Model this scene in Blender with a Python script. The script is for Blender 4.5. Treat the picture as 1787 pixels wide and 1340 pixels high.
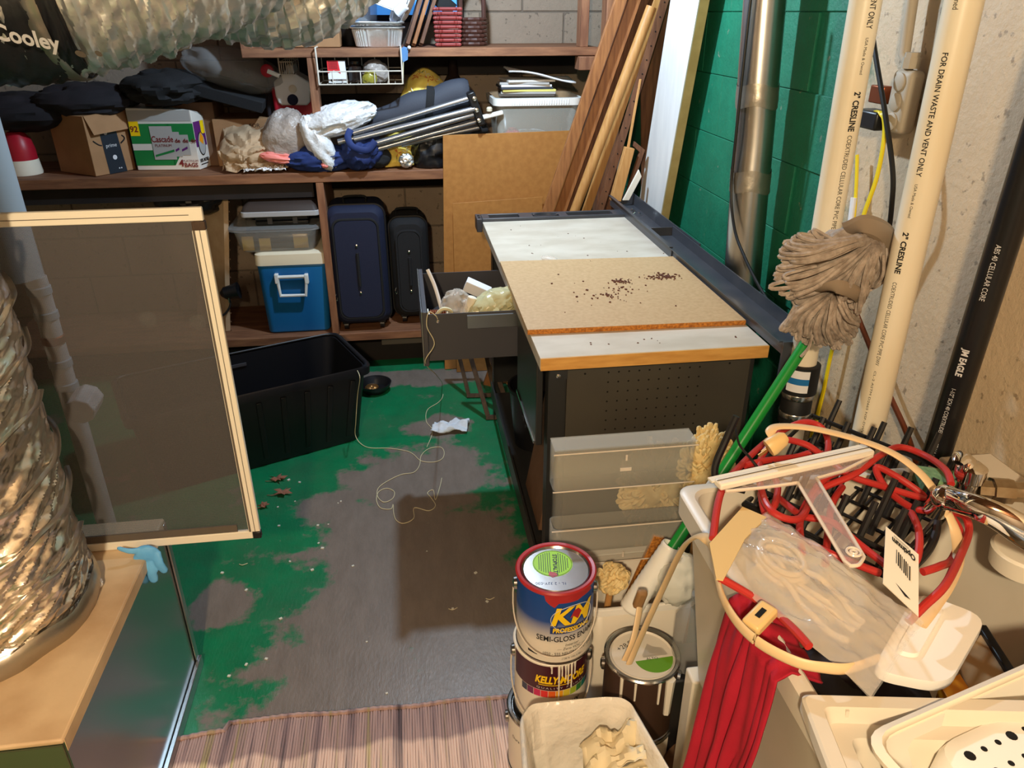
import bpy, bmesh, math, random
from mathutils import Vector, Matrix, Euler, noise
S = bpy.context.scene
for _o in list(bpy.data.objects): bpy.data.objects.remove(_o)
COL = S.collection
R = math.radians
# ------------------------------------------------------------------ camera
CAMH, FPX, PITCH, YAW = 1.6, 1320.0, R(26.2), R(8.0)
cd = bpy.data.cameras.new('camera'); cam = bpy.data.objects.new('camera', cd); COL.objects.link(cam)
cam.location = (0, 0, CAMH); cam.rotation_euler = (R(90) - PITCH, 0, -YAW)
cd.sensor_width = 36.0; cd.lens = 36.0 * FPX / 1787.0; cd.clip_start = 0.02
S.camera = cam
# ------------------------------------------------------------------ world, lamps, exposure
w = bpy.data.worlds.new('world'); S.world = w; w.use_nodes = True
w.node_tree.nodes['Background'].inputs[0].default_value = (0.55, 0.5, 0.45, 1)
w.node_tree.nodes['Background'].inputs[1].default_value = 0.05
def lamp(name, loc, col, power, r):
    l = bpy.data.lights.new(name, 'POINT'); l.color = col; l.energy = power; l.shadow_soft_size = r
    o = bpy.data.objects.new(name, l); COL.objects.link(o); o.location = loc; return o
lamp('cool_ceiling_bulb', (0.22, 2.72, 2.1), (0.62, 0.82, 1.0), 74, 0.03)
lamp('warm_ceiling_bulb', (-0.30, -0.75, 2.1), (1.0, 0.79, 0.50), 140, 0.05)
S.view_settings.view_transform = 'Standard'; S.view_settings.look = 'None'
S.view_settings.gamma = 1.0; S.view_settings.use_curve_mapping = False
S.view_settings.exposure = 0.42
# ------------------------------------------------------------------ survey: picture point -> place on a known plane
_fw = Vector((math.sin(YAW) * math.cos(PITCH), math.cos(YAW) * math.cos(PITCH), -math.sin(PITCH)))
_rt = Vector((math.cos(YAW), -math.sin(YAW), 0)); _up = _rt.cross(_fw); _C = Vector((0, 0, CAMH))
def _ray(x, y): return _fw * FPX + _rt * (x - 893.5) + _up * (670.0 - y)
def PZ(x, y, z): d = _ray(x, y); return _C + d * ((z - CAMH) / d.z)
def PY(x, y, Y): d = _ray(x, y); return _C + d * (Y / d.y)
def PX(x, y, X): d = _ray(x, y); return _C + d * (X / d.x)
# ------------------------------------------------------------------ materials
MATS = {}
def lin(c):
    return tuple(((v / 255.0) / 12.92 if v / 255.0 <= 0.04045 else ((v / 255.0 + 0.055) / 1.055) ** 2.4) for v in c) + (1,)
def mat(name, col, rough=0.5, metal=0.0, var=None, vs=6.0, vr=(0.35, 0.65), st=(1, 1, 1), bump=0.0, bs=60.0, alpha=1.0, spec=0.5, coat=0.0, world=False, emit=0.0, ior=1.45, trans=0.0, bdist=0.002):
    m = bpy.data.materials.new(name); m.use_nodes = True; nt = m.node_tree; N = nt.nodes; L = nt.links
    b = N['Principled BSDF']; b.inputs['Base Color'].default_value = lin(col)
    b.inputs['Roughness'].default_value = rough; b.inputs['Metallic'].default_value = metal
    b.inputs['Specular IOR Level'].default_value = spec; b.inputs['Alpha'].default_value = alpha
    b.inputs['Coat Weight'].default_value = coat; b.inputs['IOR'].default_value = ior
    b.inputs['Transmission Weight'].default_value = trans
    if emit: b.inputs['Emission Color'].default_value = lin(col); b.inputs['Emission Strength'].default_value = emit
    if var or bump:
        if world: g = N.new('ShaderNodeNewGeometry'); src = g.outputs['Position']
        else: g = N.new('ShaderNodeTexCoord'); src = g.outputs['Object']
        mp = N.new('ShaderNodeMapping'); mp.inputs['Scale'].default_value = st; L.new(src, mp.inputs['Vector'])
    if var:
        n = N.new('ShaderNodeTexNoise'); n.inputs['Scale'].default_value = vs; n.inputs['Detail'].default_value = 6
        L.new(mp.outputs[0], n.inputs['Vector'])
        r = N.new('ShaderNodeMapRange'); r.inputs['From Min'].default_value = vr[0]; r.inputs['From Max'].default_value = vr[1]
        L.new(n.outputs['Fac'], r.inputs['Value'])
        mx = N.new('ShaderNodeMix'); mx.data_type = 'RGBA'; mx.inputs[6].default_value = lin(col); mx.inputs[7].default_value = lin(var)
        L.new(r.outputs[0], mx.inputs['Factor']); L.new(mx.outputs[2], b.inputs['Base Color'])
    if bump:
        n2 = N.new('ShaderNodeTexNoise'); n2.inputs['Scale'].default_value = bs; n2.inputs['Detail'].default_value = 4
        L.new(mp.outputs[0], n2.inputs['Vector'])
        bp = N.new('ShaderNodeBump'); bp.inputs['Strength'].default_value = bump; bp.inputs['Distance'].default_value = bdist
        L.new(n2.outputs['Fac'], bp.inputs['Height']); L.new(bp.outputs[0], b.inputs['Normal'])
    MATS[name] = m; return m
M = MATS
mat('shelf_wood', (146, 100, 70), 0.65, var=(112, 72, 50), vs=7, st=(1, 7, 7), bump=.3, bs=40)
mat('shelf_post', (150, 104, 74), 0.65, var=(118, 76, 54), vs=7, st=(7, 7, 1), bump=.3, bs=40)
mat('dark_beam', (38, 30, 28), 0.8, var=(26, 21, 21), vs=6)
mat('cardboard', (164, 122, 84), 0.8, var=(152, 112, 76), vs=12)
mat('cardboard_dark', (120, 88, 64), 0.8, var=(108, 78, 56), vs=12)
mat('kraft_paper', (186, 160, 130), 0.75, var=(168, 140, 110), vs=10)
mat('hardboard', (176, 122, 62), 0.55, var=(164, 110, 54), vs=40)
mat('plank', (164, 108, 62), 0.55, var=(132, 82, 46), vs=9, st=(9, 9, 1), bump=.2)
mat('plank_light', (198, 148, 88), 0.5, var=(178, 126, 70), vs=9, st=(9, 9, 1))
mat('plank_dark', (120, 80, 54), 0.65, var=(92, 58, 40), vs=9, st=(9, 9, 1))
mat('pine', (206, 156, 96), 0.55, var=(190, 136, 78), vs=9, st=(9, 9, 1))
mat('wood_dark_frame', (84, 64, 48), 0.6, var=(60, 44, 34), vs=9, st=(6, 6, 2))
mat('white_panel', (232, 232, 230), 0.45, var=(216, 216, 216), vs=4, st=(3, 3, .6))
mat('panel_edge', (206, 182, 128), 0.7, var=(190, 164, 112), vs=20)
mat('bench_top', (216, 206, 190), 0.42, var=(200, 188, 170), vs=5, st=(1.5, 3, 1))
mat('bench_edge', (220, 168, 92), 0.5, var=(200, 146, 74), vs=14, st=(1, 6, 6))
mat('particle', (204, 170, 126), 0.6, var=(190, 154, 110), vs=90, vr=(.3, .7))
mat('particle_edge', (206, 134, 54), 0.8, var=(150, 90, 34), vs=160, bump=.8, bs=220)
mat('black_metal', (42, 42, 42), 0.36, metal=0.0, spec=.6)
mat('bench_grey', (68, 68, 74), 0.42, spec=.5)
mat('bench_tray', (58, 62, 70), 0.36, var=(70, 72, 78), vs=8, spec=.55)
mat('pegboard_metal', (70, 66, 58), 0.42, var=(62, 58, 52), vs=3)
mat('hole_black', (8, 8, 8), 0.9)
mat('galv', (178, 180, 180), 0.3, metal=.95, var=(150, 152, 154), vs=4, bump=.15, bs=6)
mat('galv_sheet', (168, 172, 172), 0.24, metal=1.0, bump=.05, bs=5)
mat('duct_metal', (196, 194, 190), 0.28, metal=1.0, var=(180, 180, 178), vs=5, bump=.2, bs=9)
mat('foil', (236, 230, 222), 0.28, metal=1.0, bump=.35, bs=30, bdist=.004)
mat('foil_cool', (238, 238, 238), 0.46, metal=1.0, bump=.4, bs=40, bdist=.004)
mat('foil_tape', (176, 170, 160), 0.36, metal=.9, bump=.5, bs=40)
mat('black_wrap', (26, 27, 32), 0.42, bump=.4, bs=14, bdist=.01)
mat('print_white', (206, 206, 210), 0.5)
mat('print_black', (24, 24, 26), 0.5)
mat('print_grey', (96, 88, 80), 0.6)
mat('pvc', (240, 232, 212), 0.35, var=(232, 218, 190), vs=5, st=(3, 3, .5), spec=.5)
mat('abs', (24, 24, 27), 0.3)
mat('rubber', (20, 20, 21), 0.5)
mat('steel', (206, 204, 200), 0.22, metal=1.0)
mat('chrome', (232, 230, 226), 0.06, metal=1.0)
mat('chrome_worn', (186, 176, 160), 0.22, metal=1.0, var=(150, 134, 112), vs=30)
mat('brass', (190, 140, 84), 0.35, metal=.9)
mat('copper', (150, 84, 56), 0.4, metal=.9)
mat('yellow_cable', (240, 214, 30), 0.45)
mat('black_plastic', (22, 22, 25), 0.38)
mat('black_tote', (20, 22, 28), 0.4, spec=.5)
mat('black_fabric', (28, 28, 31), 0.9, bump=.3, bs=200)
mat('dark_cloth', (38, 32, 38), 0.9, var=(24, 22, 28), vs=6)
mat('navy_fabric', (22, 29, 56), 0.75, bump=.3, bs=260)
mat('navy_cloth', (30, 52, 112), 0.75, var=(24, 40, 92), vs=6)
mat('slate_fabric', (58, 62, 74), 0.7, bump=.3, bs=160)
mat('pole_grey', (150, 154, 162), 0.26, metal=.75)
mat('cooler_blue', (26, 108, 172), 0.42)
mat('cooler_lid', (224, 214, 190), 0.5)
mat('white_plastic', (242, 240, 234), 0.4)
mat('cream_plastic', (238, 230, 212), 0.4)
mat('cream_frame', (240, 234, 220), 0.42)
mat('tub_white', (222, 214, 200), 0.4, var=(212, 204, 188), vs=5)
mat('tub_grey', (214, 214, 206), 0.42)
mat('red_plastic', (172, 26, 44), 0.4)
mat('maroon', (120, 34, 40), 0.5)
mat('red_cloth', (178, 20, 48), 0.85, var=(160, 14, 40), vs=8, bump=.2, bs=300)
mat('red_cord', (182, 46, 42), 0.4)
mat('beige_cord', (226, 196, 152), 0.42)
mat('beige_plug', (222, 190, 130), 0.4)
mat('cord_groove', (150, 112, 70), 0.6)
mat('glove_blue', (112, 192, 255), 0.5, var=(96, 178, 250), vs=20)
mat('green_handle', (18, 140, 52), 0.35)
mat('yarn_grey', (186, 172, 160), 0.95, var=(150, 136, 124), vs=60, bump=.6, bs=400)
mat('yarn_band', (142, 126, 108), 0.95)
mat('yarn_cream', (236, 214, 160), 0.95, var=(214, 186, 128), vs=40, bump=.5, bs=300)
mat('clear_plastic', (216, 212, 200), 0.28, alpha=0.26, spec=.6)
mat('clear_thick', (222, 216, 196), 0.32, alpha=0.36, spec=.6)
mat('clear_grey', (170, 170, 170), 0.25, alpha=0.36, spec=.6)
mat('clear_film', (240, 230, 218), 0.09, alpha=0.36, spec=1.0, bump=.4, bs=20, bdist=.008)
mat('film_white', (226, 228, 232), 0.32, alpha=0.92, spec=.6, bump=.7, bs=22, bdist=.02)
mat('film_grey', (176, 164, 156), 0.32, alpha=0.75, spec=.6, bump=.7, bs=26, bdist=.02)
mat('acrylic', (226, 206, 200), 0.12, alpha=0.24, spec=.7)
mat('acrylic_edge', (240, 226, 210), 0.2, alpha=0.85, spec=.7)
mat('smoke_lid', (58, 48, 44), 0.55, spec=.4)
mat('lid_edge', (168, 168, 172), 0.35)
mat('pink_film', (236, 138, 130), 0.4)
mat('paper_white', (230, 230, 234), 0.7)
mat('paper_yellow', (224, 214, 120), 0.7)
mat('yellow_note', (226, 178, 62), 0.7)
mat('tissue', (214, 224, 236), 0.85)
mat('liner', (246, 240, 228), 0.26, alpha=.9, spec=.5, bump=.7, bs=16, bdist=.02)
mat('glass_dark', (36, 26, 24), 0.08, alpha=.8, spec=.8)
mat('glass_clear', (200, 206, 200), 0.05, alpha=.25, spec=.9)
mat('wicker', (132, 46, 42), 0.6)
mat('basket_brown', (70, 40, 32), 0.5)
mat('leaf', (150, 100, 78), 0.8)
mat('crumb', (98, 58, 44), 0.9)
mat('speck', (214, 214, 204), 0.8)
mat('string', (214, 206, 172), 0.6)
mat('wire_white', (206, 196, 182), 0.45)
mat('rack_black', (26, 26, 28), 0.35)
mat('gray_pipe', (150, 158, 164), 0.5)
mat('pipe_tape', (196, 190, 188), 0.5, var=(170, 162, 160), vs=14)
mat('paint_box', (176, 164, 146), 0.6, bump=.3, bs=30)
mat('can_steel', (170, 168, 166), 0.22, metal=1.0, bump=.15, bs=12)
mat('can_white', (222, 214, 200), 0.35)
mat('can_blue', (26, 66, 134), 0.35)
mat('can_maroon', (66, 22, 34), 0.35)
mat('label_green', (158, 220, 36), 0.5)
mat('label_green_dark', (96, 152, 28), 0.5)
mat('paint_red', (172, 36, 40), 0.4)
mat('paint_white', (236, 230, 216), 0.4)
mat('paint_brown', (58, 38, 28), 0.5)
mat('label_yellow', (248, 206, 16), 0.4)
mat('orange', (240, 150, 16), 0.5)
mat('tan_box', (190, 156, 112), 0.7)
mat('box_green', (20, 124, 62), 0.45)
mat('box_purple', (96, 34, 108), 0.45)
mat('box_white', (220, 214, 206), 0.45)
mat('box_grey', (172, 170, 168), 0.4)
mat('box_red', (214, 44, 50), 0.45)
mat('tape_dark', (32, 40, 50), 0.35)
mat('floral_red', (206, 70, 44), 0.85)
mat('floral_white', (232, 230, 214), 0.85)
mat('floral_green', (96, 120, 60), 0.85)
mat('yellow_cloth', (250, 226, 116), 0.85, var=(244, 214, 98), vs=7)
mat('yellow_film', (222, 216, 170), 0.22, alpha=.7, spec=.8, bump=.5, bs=30, bdist=.01)
mat('olive_film', (150, 140, 50), 0.25, alpha=.85, spec=.7)
mat('blue_film', (92, 140, 190), 0.3, alpha=.75, spec=.7)
mat('cup_film', (214, 212, 206), 0.15, alpha=.2, spec=.8)
mat('sponge', (126, 160, 112), 0.95, var=(104, 138, 96), vs=120, bump=.8, bs=200)
mat('window_blue', (70, 150, 235), 0.4, emit=0.55)
mat('wood_top', (226, 200, 164), 0.5, var=(176, 138, 98), vs=5, vr=(.4, .75), bump=.4, bs=14, bdist=.006)
mat('frost_wall', (210, 208, 198), 0.3, alpha=0.08, spec=.5)
mat('frost_band', (222, 218, 204), 0.35, alpha=0.24, spec=.5)
mat('sheet_green_reflection', (120, 128, 96), 0.35, metal=.6)
for nm, c in (('sw0', (54, 60, 84)), ('sw1', (110, 34, 84)), ('sw2', (196, 34, 92)), ('sw3', (220, 46, 46)), ('sw4', (228, 98, 34)), ('sw5', (232, 160, 30)), ('sw6', (222, 200, 60)), ('sw7', (170, 192, 50)), ('sw8', (50, 128, 60)), ('sw9', (30, 128, 120)), ('sw10', (40, 66, 110))): mat(nm, c, .4)
# ------------------------------------------------------------------ mesh helpers
ORG = {}
def spline(pts, n=8, closed=False):
    P = [Vector(p) for p in pts]; out = []
    if len(P) < 3: return P
    k = len(P)
    for i in range(k if closed else k - 1):
        if closed: a, b, c, d = P[(i - 1) % k], P[i], P[(i + 1) % k], P[(i + 2) % k]
        else: a, b, c, d = P[max(i - 1, 0)], P[i], P[i + 1], P[min(i + 2, k - 1)]
        for j in range(n):
            t = j / n
            out.append(0.5 * ((2 * b) + (c - a) * t + (2 * a - 5 * b + 4 * c - d) * t * t + (3 * b - a - 3 * c + d) * t ** 3))
    if not closed: out.append(P[-1])
    return out
class MB:
    def __init__(s): s.v = []; s.f = []
    def add(s, v, f):
        o = len(s.v); s.v += [Vector(p) for p in v]; s.f += [tuple(i + o for i in q) for q in f]; return s
    def hexa(s, p):   # p: 4 bottom (ccw from above) + 4 top
        return s.add(p, [(3, 2, 1, 0), (4, 5, 6, 7), (0, 1, 5, 4), (1, 2, 6, 5), (2, 3, 7, 6), (3, 0, 4, 7)])
    def box(s, c, sz, rot=None):
        c = Vector(c); h = Vector(sz) / 2
        q = [Vector((x * h.x, y * h.y, z * h.z)) for z in (-1, 1) for x, y in ((-1, -1), (1, -1), (1, 1), (-1, 1))]
        if rot is not None:
            Rm = rot if isinstance(rot, Matrix) else Euler(rot).to_matrix()
            q = [Rm @ p for p in q]
        return s.hexa([p + c for p in q])
    def span(s, a, b):
        a = Vector(a); b = Vector(b)
        return s.box((a + b) / 2, (abs(b.x - a.x), abs(b.y - a.y), abs(b.z - a.z)))
    def bar(s, p0, p1, wd, th, upv=(0, 0, 1)):   # rectangular bar between two points
        p0 = Vector(p0); p1 = Vector(p1); d = (p1 - p0).normalized(); u = Vector(upv)
        sd = d.cross(u)
        if sd.length < 1e-4: sd = d.cross(Vector((0, 1, 0)))
        sd.normalize(); u = sd.cross(d).normalized(); a = sd * wd / 2; b = u * th / 2
        return s.hexa([p0 - a - b, p0 + a - b, p1 + a - b, p1 - a - b, p0 - a + b, p0 + a + b, p1 + a + b, p1 - a + b])
    def tube(s, pts, r, n=8, closed=False, caps=True, ell=None):
        P = [Vector(p) for p in pts]; k = len(P)
        rr = r if isinstance(r, (list, tuple)) else [r] * k
        T = []
        for i in range(k):
            if closed: t = P[(i + 1) % k] - P[i - 1]
            else: t = P[min(i + 1, k - 1)] - P[max(i - 1, 0)]
            if t.length < 1e-9: t = Vector((0, 0, 1))
            T.append(t.normalized())
        u = T[0].orthogonal().normalized()
        if ell: u = (Vector(ell[2]) - T[0] * Vector(ell[2]).dot(T[0])).normalized()
        base = len(s.v)
        for i in range(k):
            u = (u - T[i] * u.dot(T[i]))
            u = u.normalized() if u.length > 1e-6 else T[i].orthogonal().normalized()
            if ell:
                q = Vector(ell[2]); q = q - T[i] * q.dot(T[i])
                if q.length > .2: u = q.normalized()
            vv = T[i].cross(u); ea, eb = (ell[0], ell[1]) if ell else (1, 1)
            for j in range(n):
                a = 2 * math.pi * j / n
                s.v.append(P[i] + (u * (math.cos(a) * ea) + vv * (math.sin(a) * eb)) * rr[i])
        for i in range(k if closed else k - 1):
            i2 = (i + 1) % k
            for j in range(n):
                j2 = (j + 1) % n
                s.f.append((base + i * n + j, base + i * n + j2, base + i2 * n + j2, base + i2 * n + j))
        if caps and not closed:
            s.f.append(tuple(base + j for j in reversed(range(n)))); s.f.append(tuple(base + (k - 1) * n + j for j in range(n)))
        return s
    def cyl(s, p0, p1, r0, r1=None, n=20, caps=True):
        return s.tube([p0, p1], [r0, r0 if r1 is None else r1], n, caps=caps)
    def lathe(s, prof, c=(0, 0, 0), n=28, rot=None, caps=True):   # prof: (r,z) from bottom to top
        c = Vector(c); base = len(s.v); k = len(prof)
        for r, z in prof:
            for j in range(n):
                a = 2 * math.pi * j / n; p = Vector((r * math.cos(a), r * math.sin(a), z))
                if rot is not None: p = rot @ p
                s.v.append(p + c)
        for i in range(k - 1):
            for j in range(n):
                j2 = (j + 1) % n
                s.f.append((base + i * n + j, base + i * n + j2, base + (i + 1) * n + j2, base + (i + 1) * n + j))
        if caps and prof[0][0] > 1e-6: s.f.append(tuple(base + j for j in reversed(range(n))))
        if caps and prof[-1][0] > 1e-6: s.f.append(tuple(base + (k - 1) * n + j for j in range(n)))
        return s
    def prism(s, poly, vec):
        poly = [Vector(p) for p in poly]; vec = Vector(vec); k = len(poly)
        nrm = sum(((poly[i]).cross(poly[(i + 1) % k]) for i in range(k)), Vector())
        if nrm.dot(vec) > 0: poly = poly[::-1]
        return s.add(poly + [p + vec for p in poly], [tuple(range(k)), tuple(reversed(range(k, 2 * k)))] + [((i + 1) % k, i, k + i, k + (i + 1) % k) for i in range(k)])
    def grid(s, fn, nu, nv, cu=False):
        base = len(s.v)
        for j in range(nv + 1):
            for i in range(nu if cu else nu + 1): s.v.append(Vector(fn(i / nu, j / nv)))
        w_ = nu if cu else nu + 1
        for j in range(nv):
            for i in range(nu):
                a = base + j * w_ + i; b = base + j * w_ + (i + 1) % w_
                s.f.append((a, b, b + w_, a + w_))
        return s
    def build(s, name, m, parent=None, bevel=0.0, smooth=35, solid=0.0, sub=0, remesh=0.0, seg=2):
        me = bpy.data.meshes.new(name)
        if parent is not None: o0 = ORG[parent.name]
        else:
            xs = [p.x for p in s.v]; ys = [p.y for p in s.v]
            o0 = Vector(((min(xs) + max(xs)) / 2, (min(ys) + max(ys)) / 2, min(p.z for p in s.v)))
        me.from_pydata([p - o0 for p in s.v], [], s.f); me.validate(); me.update()
        me.materials.append(M[m] if isinstance(m, str) else m)
        if smooth:
            me.shade_smooth()
            if smooth < 179: me.set_sharp_from_angle(angle=R(smooth))
        o = bpy.data.objects.new(name, me); COL.objects.link(o)
        ORG[o.name] = o0
        if parent is not None: o.parent = parent
        else: o.location = o0
        if remesh:
            q = o.modifiers.new('remesh', 'REMESH'); q.mode = 'VOXEL'; q.voxel_size = remesh; q.use_smooth_shade = True
        if solid:
            q = o.modifiers.new('solid', 'SOLIDIFY'); q.thickness = solid; q.offset = 0
        if bevel:
            q = o.modifiers.new('bevel', 'BEVEL'); q.width = bevel; q.segments = seg; q.limit_method = 'ANGLE'; q.angle_limit = R(40)
        if sub:
            q = o.modifiers.new('sub', 'SUBSURF'); q.levels = sub; q.render_levels = sub
        return o
def tag(o, label, cat, group=None):
    o['label'] = label; o['category'] = cat
    if group: o['group'] = group
    return o
def thing(name, label, cat, loc, group=None):
    o = bpy.data.objects.new(name, None); COL.objects.link(o); o.location = loc; o.empty_display_size = .05
    ORG[o.name] = Vector(loc); return tag(o, label, cat, group)
def struct(o): o['kind'] = 'structure'; return o
def stuff(o): o['kind'] = 'stuff'; return o
def nz(p, f=1.0, seed=0.0): return noise.noise(Vector(p) * f + Vector((seed * 7.1, seed * 3.7, seed * 1.3)))
def ridge(p, f, seed):
    v = 0; a = 1
    for k in range(3):
        v += a * (1 - 2 * abs(nz(p, f * 2 ** k, seed + k))); a *= .5
    return v - .6
def blob(mb, c, r, seed=1, amp=.12, f=3.0, nu=40, nv=24, floor=None, rot=None, crease=.5, power=1.0):
    c = Vector(c)
    def fn(u, v):
        a = 2 * math.pi * u; t = math.pi * (v - .5) * .999
        d = Vector((math.cos(t) * math.cos(a), math.cos(t) * math.sin(a), math.sin(t)))
        if power != 1: d = Vector([math.copysign(abs(q) ** power, q) for q in d])
        k = 1 + amp * ((1 - crease) * nz(d, f, seed) * 2 + crease * ridge(d, f, seed))
        p = Vector((d.x * r[0], d.y * r[1], d.z * r[2])) * k
        if rot is not None: p = rot @ p
        p += c
        if floor is not None and p.z < floor: p.z = floor + .001 * (p.z - floor)
        return p
    return mb.grid(fn, nu, nv, cu=True)
# frames for printing on faces: F(u,v,eps) -> point
def plane_frame(O, U, V):
    O = Vector(O); U = Vector(U).normalized(); V = Vector(V); V = (V - U * V.dot(U)).normalized(); n = U.cross(V)
    return lambda u, v, e=0.0: O + U * u + V * v + n * e
def cyl_frame(c, r, face, z0):
    c = Vector(c); a0 = math.atan2(face[1], face[0])
    return lambda u, v, e=0.0: Vector((c.x + (r + e) * math.cos(a0 + u / r), c.y + (r + e) * math.sin(a0 + u / r), z0 + v))
def axis_frame(p0, p1, r, face, roll=0.0):   # along a pipe: u along p0->p1, v around
    p0 = Vector(p0); p1 = Vector(p1); ax = (p1 - p0).normalized(); f = Vector(face); f = (f - ax * f.dot(ax)).normalized(); s = f.cross(ax).normalized()
    def fn(u, v, e=0.0):
        a = roll - v / r
        return p0 + ax * u + (f * math.cos(a) + s * math.sin(a)) * (r + e)
    return fn
def refine(v, f, mx):
    bm = bmesh.new(); vs = [bm.verts.new(p) for p in v]
    for q in f:
        try: bm.faces.new([vs[i] for i in q])
        except ValueError: pass
    bmesh.ops.triangulate(bm, faces=bm.faces[:])
    for _ in range(4):
        e = [x for x in bm.edges if x.calc_length() > mx]
        if not e: break
        bmesh.ops.subdivide_edges(bm, edges=e, cuts=1); bmesh.ops.triangulate(bm, faces=[q for q in bm.faces if len(q.verts) > 3])
    bm.verts.index_update(); V = [p.co.copy() for p in bm.verts]; Fc = [tuple(x.index for x in q.verts) for q in bm.faces]; bm.free(); return V, Fc
_TC = {}
def glyphs(s, size, bold=0.0):
    k = (s, size, bold)
    if k in _TC: return _TC[k]
    c = bpy.data.curves.new('t', 'FONT'); c.body = s; c.size = size; c.align_x = 'CENTER'; c.align_y = 'CENTER'; c.offset = bold; c.resolution_u = 3
    o = bpy.data.objects.new('t', c); COL.objects.link(o); dg = bpy.context.evaluated_depsgraph_get()
    me = bpy.data.meshes.new_from_object(o.evaluated_get(dg)); v = [p.co.copy() for p in me.vertices]; f = [tuple(q.vertices) for q in me.polygons]
    bpy.data.objects.remove(o); bpy.data.curves.remove(c); bpy.data.meshes.remove(me)
    _TC[k] = (v, f); return v, f
def text(mb, fr, s, u, v, size, rot=0.0, bold=0.0, shear=0.0, eps=.0006, sx=1.0, mx=None, width=None):
    V, Fc = glyphs(s, size, bold)
    if width:
        ws = max(p.x for p in V) - min(p.x for p in V); sx = width / ws
    if mx: V, Fc = refine(V, Fc, mx)
    c, n = math.cos(rot), math.sin(rot); out = []
    for p in V:
        x = (p.x + shear * p.y) * sx; y = p.y
        out.append(fr(u + c * x - n * y, v + n * x + c * y, eps))
    return mb.add(out, Fc)
def dpoly(mb, fr, pts, eps=.0004, mx=None):
    V = [Vector((p[0], p[1], 0)) for p in pts]; Fc = [tuple(range(len(pts)))]
    if mx: V, Fc = refine(V, Fc, mx)
    return mb.add([fr(p.x, p.y, eps) for p in V], Fc)
def drect(mb, fr, u0, v0, u1, v1, eps=.0004, nu=1, nv=1):
    return mb.grid(lambda a, b: fr(u0 + (u1 - u0) * a, v0 + (v1 - v0) * b, eps), nu, nv)
def ddisc(mb, fr, u, v, ru, rv=None, eps=.0005, n=24):
    rv = rv or ru
    return dpoly(mb, fr, [(u + ru * math.cos(2 * math.pi * k / n), v + rv * math.sin(2 * math.pi * k / n)) for k in range(n)], eps)
def rrect(x0, y0, x1, y1, r, n=5):
    out = []
    for cx, cy, a0 in ((x1 - r, y0 + r, -90), (x1 - r, y1 - r, 0), (x0 + r, y1 - r, 90), (x0 + r, y0 + r, 180)):
        for k in range(n + 1):
            a = R(a0 + 90 * k / n); out.append((cx + r * math.cos(a), cy + r * math.sin(a)))
    return out
def quad_rr(c4, r, n=5):   # rounded outline of a quad given as 4 corners (x,y) ccw
    out = []; k = 4
    C4 = [Vector((p[0], p[1])) for p in c4]
    for i in range(k):
        p, q, s = C4[i - 1], C4[i], C4[(i + 1) % k]
        a = q + (p - q).normalized() * r; b = q + (s - q).normalized() * r
        for j in range(n + 1):
            t = j / n; m_ = a * (1 - t) ** 2 + q * 2 * t * (1 - t) + b * t * t; out.append((m_.x, m_.y))
    return out
def loft(mb, rings, capb=True, capt=True):
    base = len(mb.v); n = len(rings[0])
    for r in rings: mb.v += [Vector(p) for p in r]
    for i in range(len(rings) - 1):
        for j in range(n):
            j2 = (j + 1) % n; mb.f.append((base + i * n + j, base + i * n + j2, base + (i + 1) * n + j2, base + (i + 1) * n + j))
    if capb: mb.f.append(tuple(base + j for j in reversed(range(n))))
    if capt: mb.f.append(tuple(base + (len(rings) - 1) * n + j for j in range(n)))
    return mb
def scale_ring(ring, k, z):
    cx = sum(p[0] for p in ring) / len(ring); cy = sum(p[1] for p in ring) / len(ring)
    return [(cx + (p[0] - cx) * k, cy + (p[1] - cy) * k, z) for p in ring]
def inset_ring(ring, d, z):
    n = len(ring); out = []
    cx = sum(p[0] for p in ring) / n; cy = sum(p[1] for p in ring) / n
    for p in ring:
        v = Vector((p[0] - cx, p[1] - cy)); l = v.length; v = v * ((l - d) / l if l > 1e-6 else 1); out.append((cx + v.x, cy + v.y, z))
    return out
rnd = random.Random(7)
# ================================================================== SETTING
WX, WY, WL, WR, CZ = 1.12, 3.92, -2.4, -2.0, 2.45
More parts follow.
